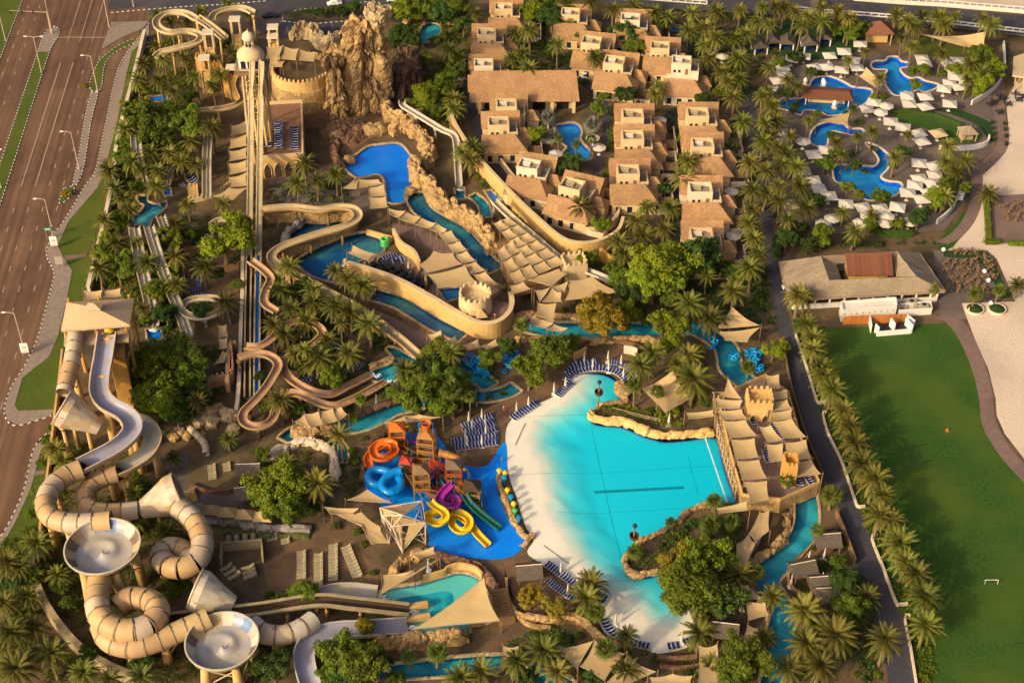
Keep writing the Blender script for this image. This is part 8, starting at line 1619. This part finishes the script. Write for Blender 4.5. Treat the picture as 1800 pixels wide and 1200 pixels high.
# round planters under the sand palms
for i, (x, y) in enumerate([(1713, 545), (1752, 545)]):
    p = W(x, y); t = thing('round_planter', nth(i)+' round pale planter from the left on the sand', 'planter', p, 0, 'round planters on the sand'); mb = MB(); mb.lathe((0, 0, 0), [(2.1, 0), (2.1, .6), (1.85, .6), (1.85, .4)], 24); mb.build('rim', 'plaster_pale', t); mb = MB(); mb.lathe((0, 0, .42), [(0, .5), (1.0, .4), (1.84, .05)], 20); mb.build('planting', 'turf_dark', t, True)
for i, (x, y) in enumerate([(1658, 442), (1730, 480), (1737, 496), (1741, 536)]):
    p = W(x, y); t = thing('globe_light', nth(i)+' white globe from the back around the restaurant terrace', 'garden light', p, 0, 'white globes round the terrace'); mb = MB(); mb.lathe((0, 0, .6), [(.05, -.55), (.35, -.4), (.6, 0), (.35, .45), (.02, .6)], 14); mb.build('globe', 'white_paint', t, True); mb = MB(); mb.box((0, 0, 0), (.5, .5, .1)); mb.build('foot', 'concrete', t)
for i, (x, y) in enumerate([(1766, 230), (1768, 242), (1745, 238), (1745, 248), (1744, 228), (1768, 256), (1765, 220), (1743, 218)]):
    p = W(x, y); t = thing('planter_pot', nth(i)+' dark planter ball along the curved beach path', 'planter', p, 0, 'planter balls on the beach path'); mb = MB(); mb.cone((0, 0, 0), (0, 0, .6), .35, .5, 10); mb.build('pot', 'dark_metal', t); o = link('ball', LM['dark'][i % 3], t); o.location = (0, 0, .9); o.scale = (.6,)*3
# ------------------------------------------------------------ further pieces of the park
wall('stone base wall under the upper bend of the sand flume', [(470, 392), (512, 388), (562, 392), (592, 388), (618, 390), (626, 400), (612, 412), (562, 432), (525, 444), (497, 456)], 3.2, 1.2, 'rock')
wall('stone base wall under the long run of the sand flume', [(505, 490), (540, 508), (580, 530), (640, 563), (698, 604)], 1.9, 1.2, 'rock')
ridge('upper grey stone bank below the zigzag awnings', [(360, 914), (420, 922), (480, 930), (548, 930)], 1.8, 1.3, 'concrete', 31)
ridge('lower mossy stone bank below the zigzag awnings', [(362, 930), (420, 938), (480, 944), (545, 942)], 1.6, 0.8, 'moss', 32)
wall('tan walled pump yard beside the olive loungers', [(390, 996), (392, 968), (462, 962), (463, 990)], 2.4, 0.4, 'flume_sand', n=1)
wall('pinkish castle wall along the terracotta slide start', [(402, 690), (404, 650), (406, 622), (418, 620)], 3.4, 1.0, 'flume_red', n=1)
wall('stone parapet with pillars left of the speed slides', [(330, 358), (360, 352), (392, 340), (408, 328)], 1.4, 0.5, 'plaster', True, n=1)
wall('curved stone edge of the brown terrace below the bright round tree', [(325, 440), (360, 436), (415, 438)], 0.8, 0.4, 'rock')
wall('low stone edge left of the blue loungers terrace', [(322, 470), (328, 510), (348, 560)], 0.8, 0.4, 'rock', n=2)
wall('ochre arch wall at the start of the two-lane slides', [(332, 345), (350, 344)], 3.0, 0.8, 'ochre', True, n=1)
wall('low golden wall behind the far wave beach, left', [(1008, 632), (1020, 628), (1030, 622)], 2.2, 0.4, 'ochre', n=1)
wall('low mauve wall behind the far wave beach, right', [(1096, 620), (1110, 622), (1120, 626)], 2.2, 0.4, 'plaster_pale', n=1)
wall('curved brown planter wall behind the far wave beach', [(1010, 612), (1050, 602), (1100, 604), (1130, 616)], 1.0, 0.5, 'rock_red')
wall('stone kerb along the left bank of the right river', [(1395, 880), (1394, 925), (1376, 955), (1340, 985)], 1.0, 0.4, 'rock')
wall('stone edge of the hut terrace in the river bend', [(1435, 950), (1405, 985), (1386, 1010), (1392, 1035), (1420, 1050)], 0.8, 0.4, 'rock')
wall('grey curved wall of the walk under the right-hand sails', [(1345, 905), (1335, 950), (1316, 985), (1312, 1020)], 1.2, 0.5, 'concrete')
wall('curved retaining wall left of the near beach terrace', [(890, 1020), (896, 1060), (925, 1098), (968, 1106)], 1.0, 0.5, 'rock')
wall('stone steps wall of the near bottom terrace', [(1160, 1172), (1195, 1176), (1228, 1172)], 0.9, 0.5, 'rock_red')
sails('on the brown walkway roof beside the terracotta slides', [[(383, 571), (398, 570), (400, 591), (384, 593)], [(384, 595), (400, 593), (398, 612), (386, 614)], [(376, 640), (392, 616), (402, 618), (394, 636)]], 3.6, None, posts=(0, 2))
sails('over the lagoon cafe at the left tip of the castle island', [[(612, 444), (620, 431), (658, 446), (648, 458)]], 4.2, None, posts=(0, 1, 2, 3))
sails('in the scalloped row along the lower river walk', [[(752, 588, 3), (775, 580, 3.4), (782, 598, 3), (762, 604, 3)], [(782, 598, 3), (800, 590, 3.4), (812, 606, 3), (790, 612, 3)], [(812, 606, 3), (840, 596, 3.4), (846, 610, 3), (822, 616, 3)], [(846, 608, 3), (872, 596, 3.4), (876, 606, 3), (856, 614, 3)]], 3, None, posts=(0,))
# steps
def steps(label, a, b, n, w, h, m='wood'):
    A, B = W(*a), W(*b); d = B-A; t = thing('steps', label, 'steps', A)
    for k in range(n): q = d*((k+.5)/n); mb = MB(); mb.box((q.x, q.y, 0), (w, d.length/n*1.02, h*(1-k/n)+.05), atan2(d.y, d.x)-pi/2); mb.build('step', m, t)
steps('brown wooden steps right of the near splash pool', (876, 1050), (893, 1098), 12, 3.2, 2.4)
steps('stone steps beside the small lounge terrace', (330, 868), (338, 884), 6, 2.6, 1.2, 'rock')
steps('dark steps descending beside the round castle deck', (483, 150), (485, 182), 10, 1.6, 6.0, 'timber_pale')
# splash of foam where the slides meet the water
mat('foam', (0.75, 0.76, 0.74), 0.9, 0.1, 3)
def foam(label, x, y, r):
    p = W(x, y, 0.05); rng = random.Random(int(x)); mb = MB()
    for _ in range(60):
        a, d = rng.random()*6.28, rng.random()**.6*r; c = Vector((cos(a)*d*1.4, sin(a)*d*.8, -.02+rng.random()*.12)); s = rng.uniform(.08, .26); k = 6
        mb.add([c+Vector((cos(j*2*pi/k)*s, sin(j*2*pi/k)*s, 0)) for j in range(k)]+[c+Vector((0, 0, s*.7))], [(j, (j+1) % k, k) for j in range(k)])
    o = mb.build('foam', 'foam'); o.location = p; tag(o, label, 'foam', kind='stuff')
foam('white foam where the upper terracotta flume meets the river', 656, 660, 1.3); foam('white foam where the lower terracotta flume meets the river', 684, 672, 1.3); foam('white foam at the end of the dark trough slide', 722, 1076, 1.2); foam('white foam at the end of the lilac flume in the splash pool', 722, 1103, 1.0); foam('white foam at the end of the white slide in the splash pool', 668, 1050, 1.2); foam('white foam in the blue basin of the straight slide', 270, 580, .8); foam('white foam in the pool below the pale flume', 808, 334, .7)
# more palms and small trees filling the middle
palms('crowding the terraces left of the sand flume', [(470, 505, 5), (500, 590, 5), (548, 512, 5), (598, 570, 6), (482, 570, 5)], 5.5, 0.9)
palms('in the shade left of the speed slides', [(250, 300), (280, 300), (322, 285), (345, 290), (330, 360), (395, 360), (240, 430), (228, 370), (255, 545), (310, 500)], 5.5, 0.85)
palms('among the near bottom trees', [(905, 1165), (980, 1180), (1100, 1180), (1250, 1170), (1385, 1175), (1345, 1120)], 4.5, 0.9)
palms('between the hotel palms and the lane', [(1350, 120), (1348, 160), (1365, 215), (1345, 340), (1390, 240), (1400, 295), (1372, 355)], 6, 0.95)
trees('filling gaps left of the speed slides', [(250, 250, 16), (300, 245, 18), (345, 195, 14, 'dark'), (240, 330, 14), (335, 410, 14), (255, 440, 16, 'bright'), (300, 480, 16), (262, 560, 12), (380, 480, 12, 'dark'), (415, 500, 10)])
trees('between the flumes of the middle park', [(520, 640, 12, 'dark'), (560, 590, 10), (600, 640, 12, 'dark'), (470, 715, 12), (455, 660, 10, 'dark'), (530, 720, 12, 'dark'), (620, 735, 10)])
trees('behind the restaurant and hotel terrace', [(1420, 430, 14, 'dark'), (1445, 425, 12), (1500, 425, 10, 'dark'), (1530, 395, 12), (1575, 392, 12, 'bright'), (1400, 100, 12, 'dark'), (1370, 110, 12), (1385, 165, 12, 'dark'), (1470, 270, 12), (1500, 290, 12, 'dark'), (1695, 330, 12), (1675, 300, 12, 'bright')])
# ------------------------------------------------------------ more of the children's climbing maze
t = thing('play_platform', 'dark timber platform maze linking the climbing towers on the splash floor', 'platform', W(752, 840)); o = t.location.copy()
for k, (x, y, w_, d_, z_) in enumerate([(708, 800, 4, 3, 1.6), (728, 808, 3.4, 3, 2.4), (740, 828, 5, 3, 1.8), (762, 838, 4, 4, 2.6), (778, 828, 3, 3, 1.4), (722, 850, 4, 3, 1.2), (744, 852, 3, 2.6, 2.2), (782, 858, 4, 3, 1.9), (812, 866, 3.6, 3, 1.5), (770, 872, 3, 2.4, 1.4), (735, 785, 3.4, 2.6, 2.0), (838, 900, 3, 3, 1.2)]):
    q = W(x, y)-o; m_ = ['wood', 'wood_dark', 'toy_amber', 'toy_red', 'toy_blue', 'wood'][k % 6]
    mb = MB(); mb.box((q.x, q.y, z_), (w_, d_, .2), k*.3); mb.build('deck', m_, t)
    for sx in (-.45, .45):
        for sy in (-.45, .45): mb = MB(); mb.cone((q.x+sx*w_*.8, q.y+sy*d_*.8, 0), (q.x+sx*w_*.8, q.y+sy*d_*.8, z_+1.4+(k % 3)*.8), .1, .08, 5); mb.build('post', ['toy_amber', 'wood', 'toy_blue'][k % 3], t)
    mb = MB(); mb.box((q.x, q.y-d_*.5, z_+.3), (w_, .07, .7), k*.3); mb.build('guard', ['toy_orange', 'wood_dark', 'toy_purple', 'toy_blue'][k % 4], t)
for i, (x, y, c) in enumerate([(718, 770, 'toy_yellow'), (735, 766, 'toy_blue'), (764, 790, 'toy_orange'), (776, 812, 'toy_yellow'), (790, 838, 'toy_blue'), (728, 838, 'toy_orange'), (762, 858, 'toy_purple'), (846, 882, 'toy_blue'), (816, 846, 'toy_yellow'), (700, 772, 'toy_red')]):
    p = W(x, y); t = thing('spray_arch', nth(i)+' coloured spray arch from the back of the climbing maze', 'spray toy', p, SR.random()*3, 'spray arches in the climbing maze')
    mb = MB(); mb.sweep([Vector((cos(a)*1.3, 0, sin(a)*3.6)) for a in [pi*j/12 for j in range(13)]], [(-.1, -.1), (.1, -.1), (.1, .1), (-.1, .1)]); mb.build('arch', c, t); mb = MB(); mb.lathe((0, 0, 3.3), [(.05, .5), (.4, .35), (.45, 0), (.1, -.1)], 10); mb.build('nozzle', c, t)
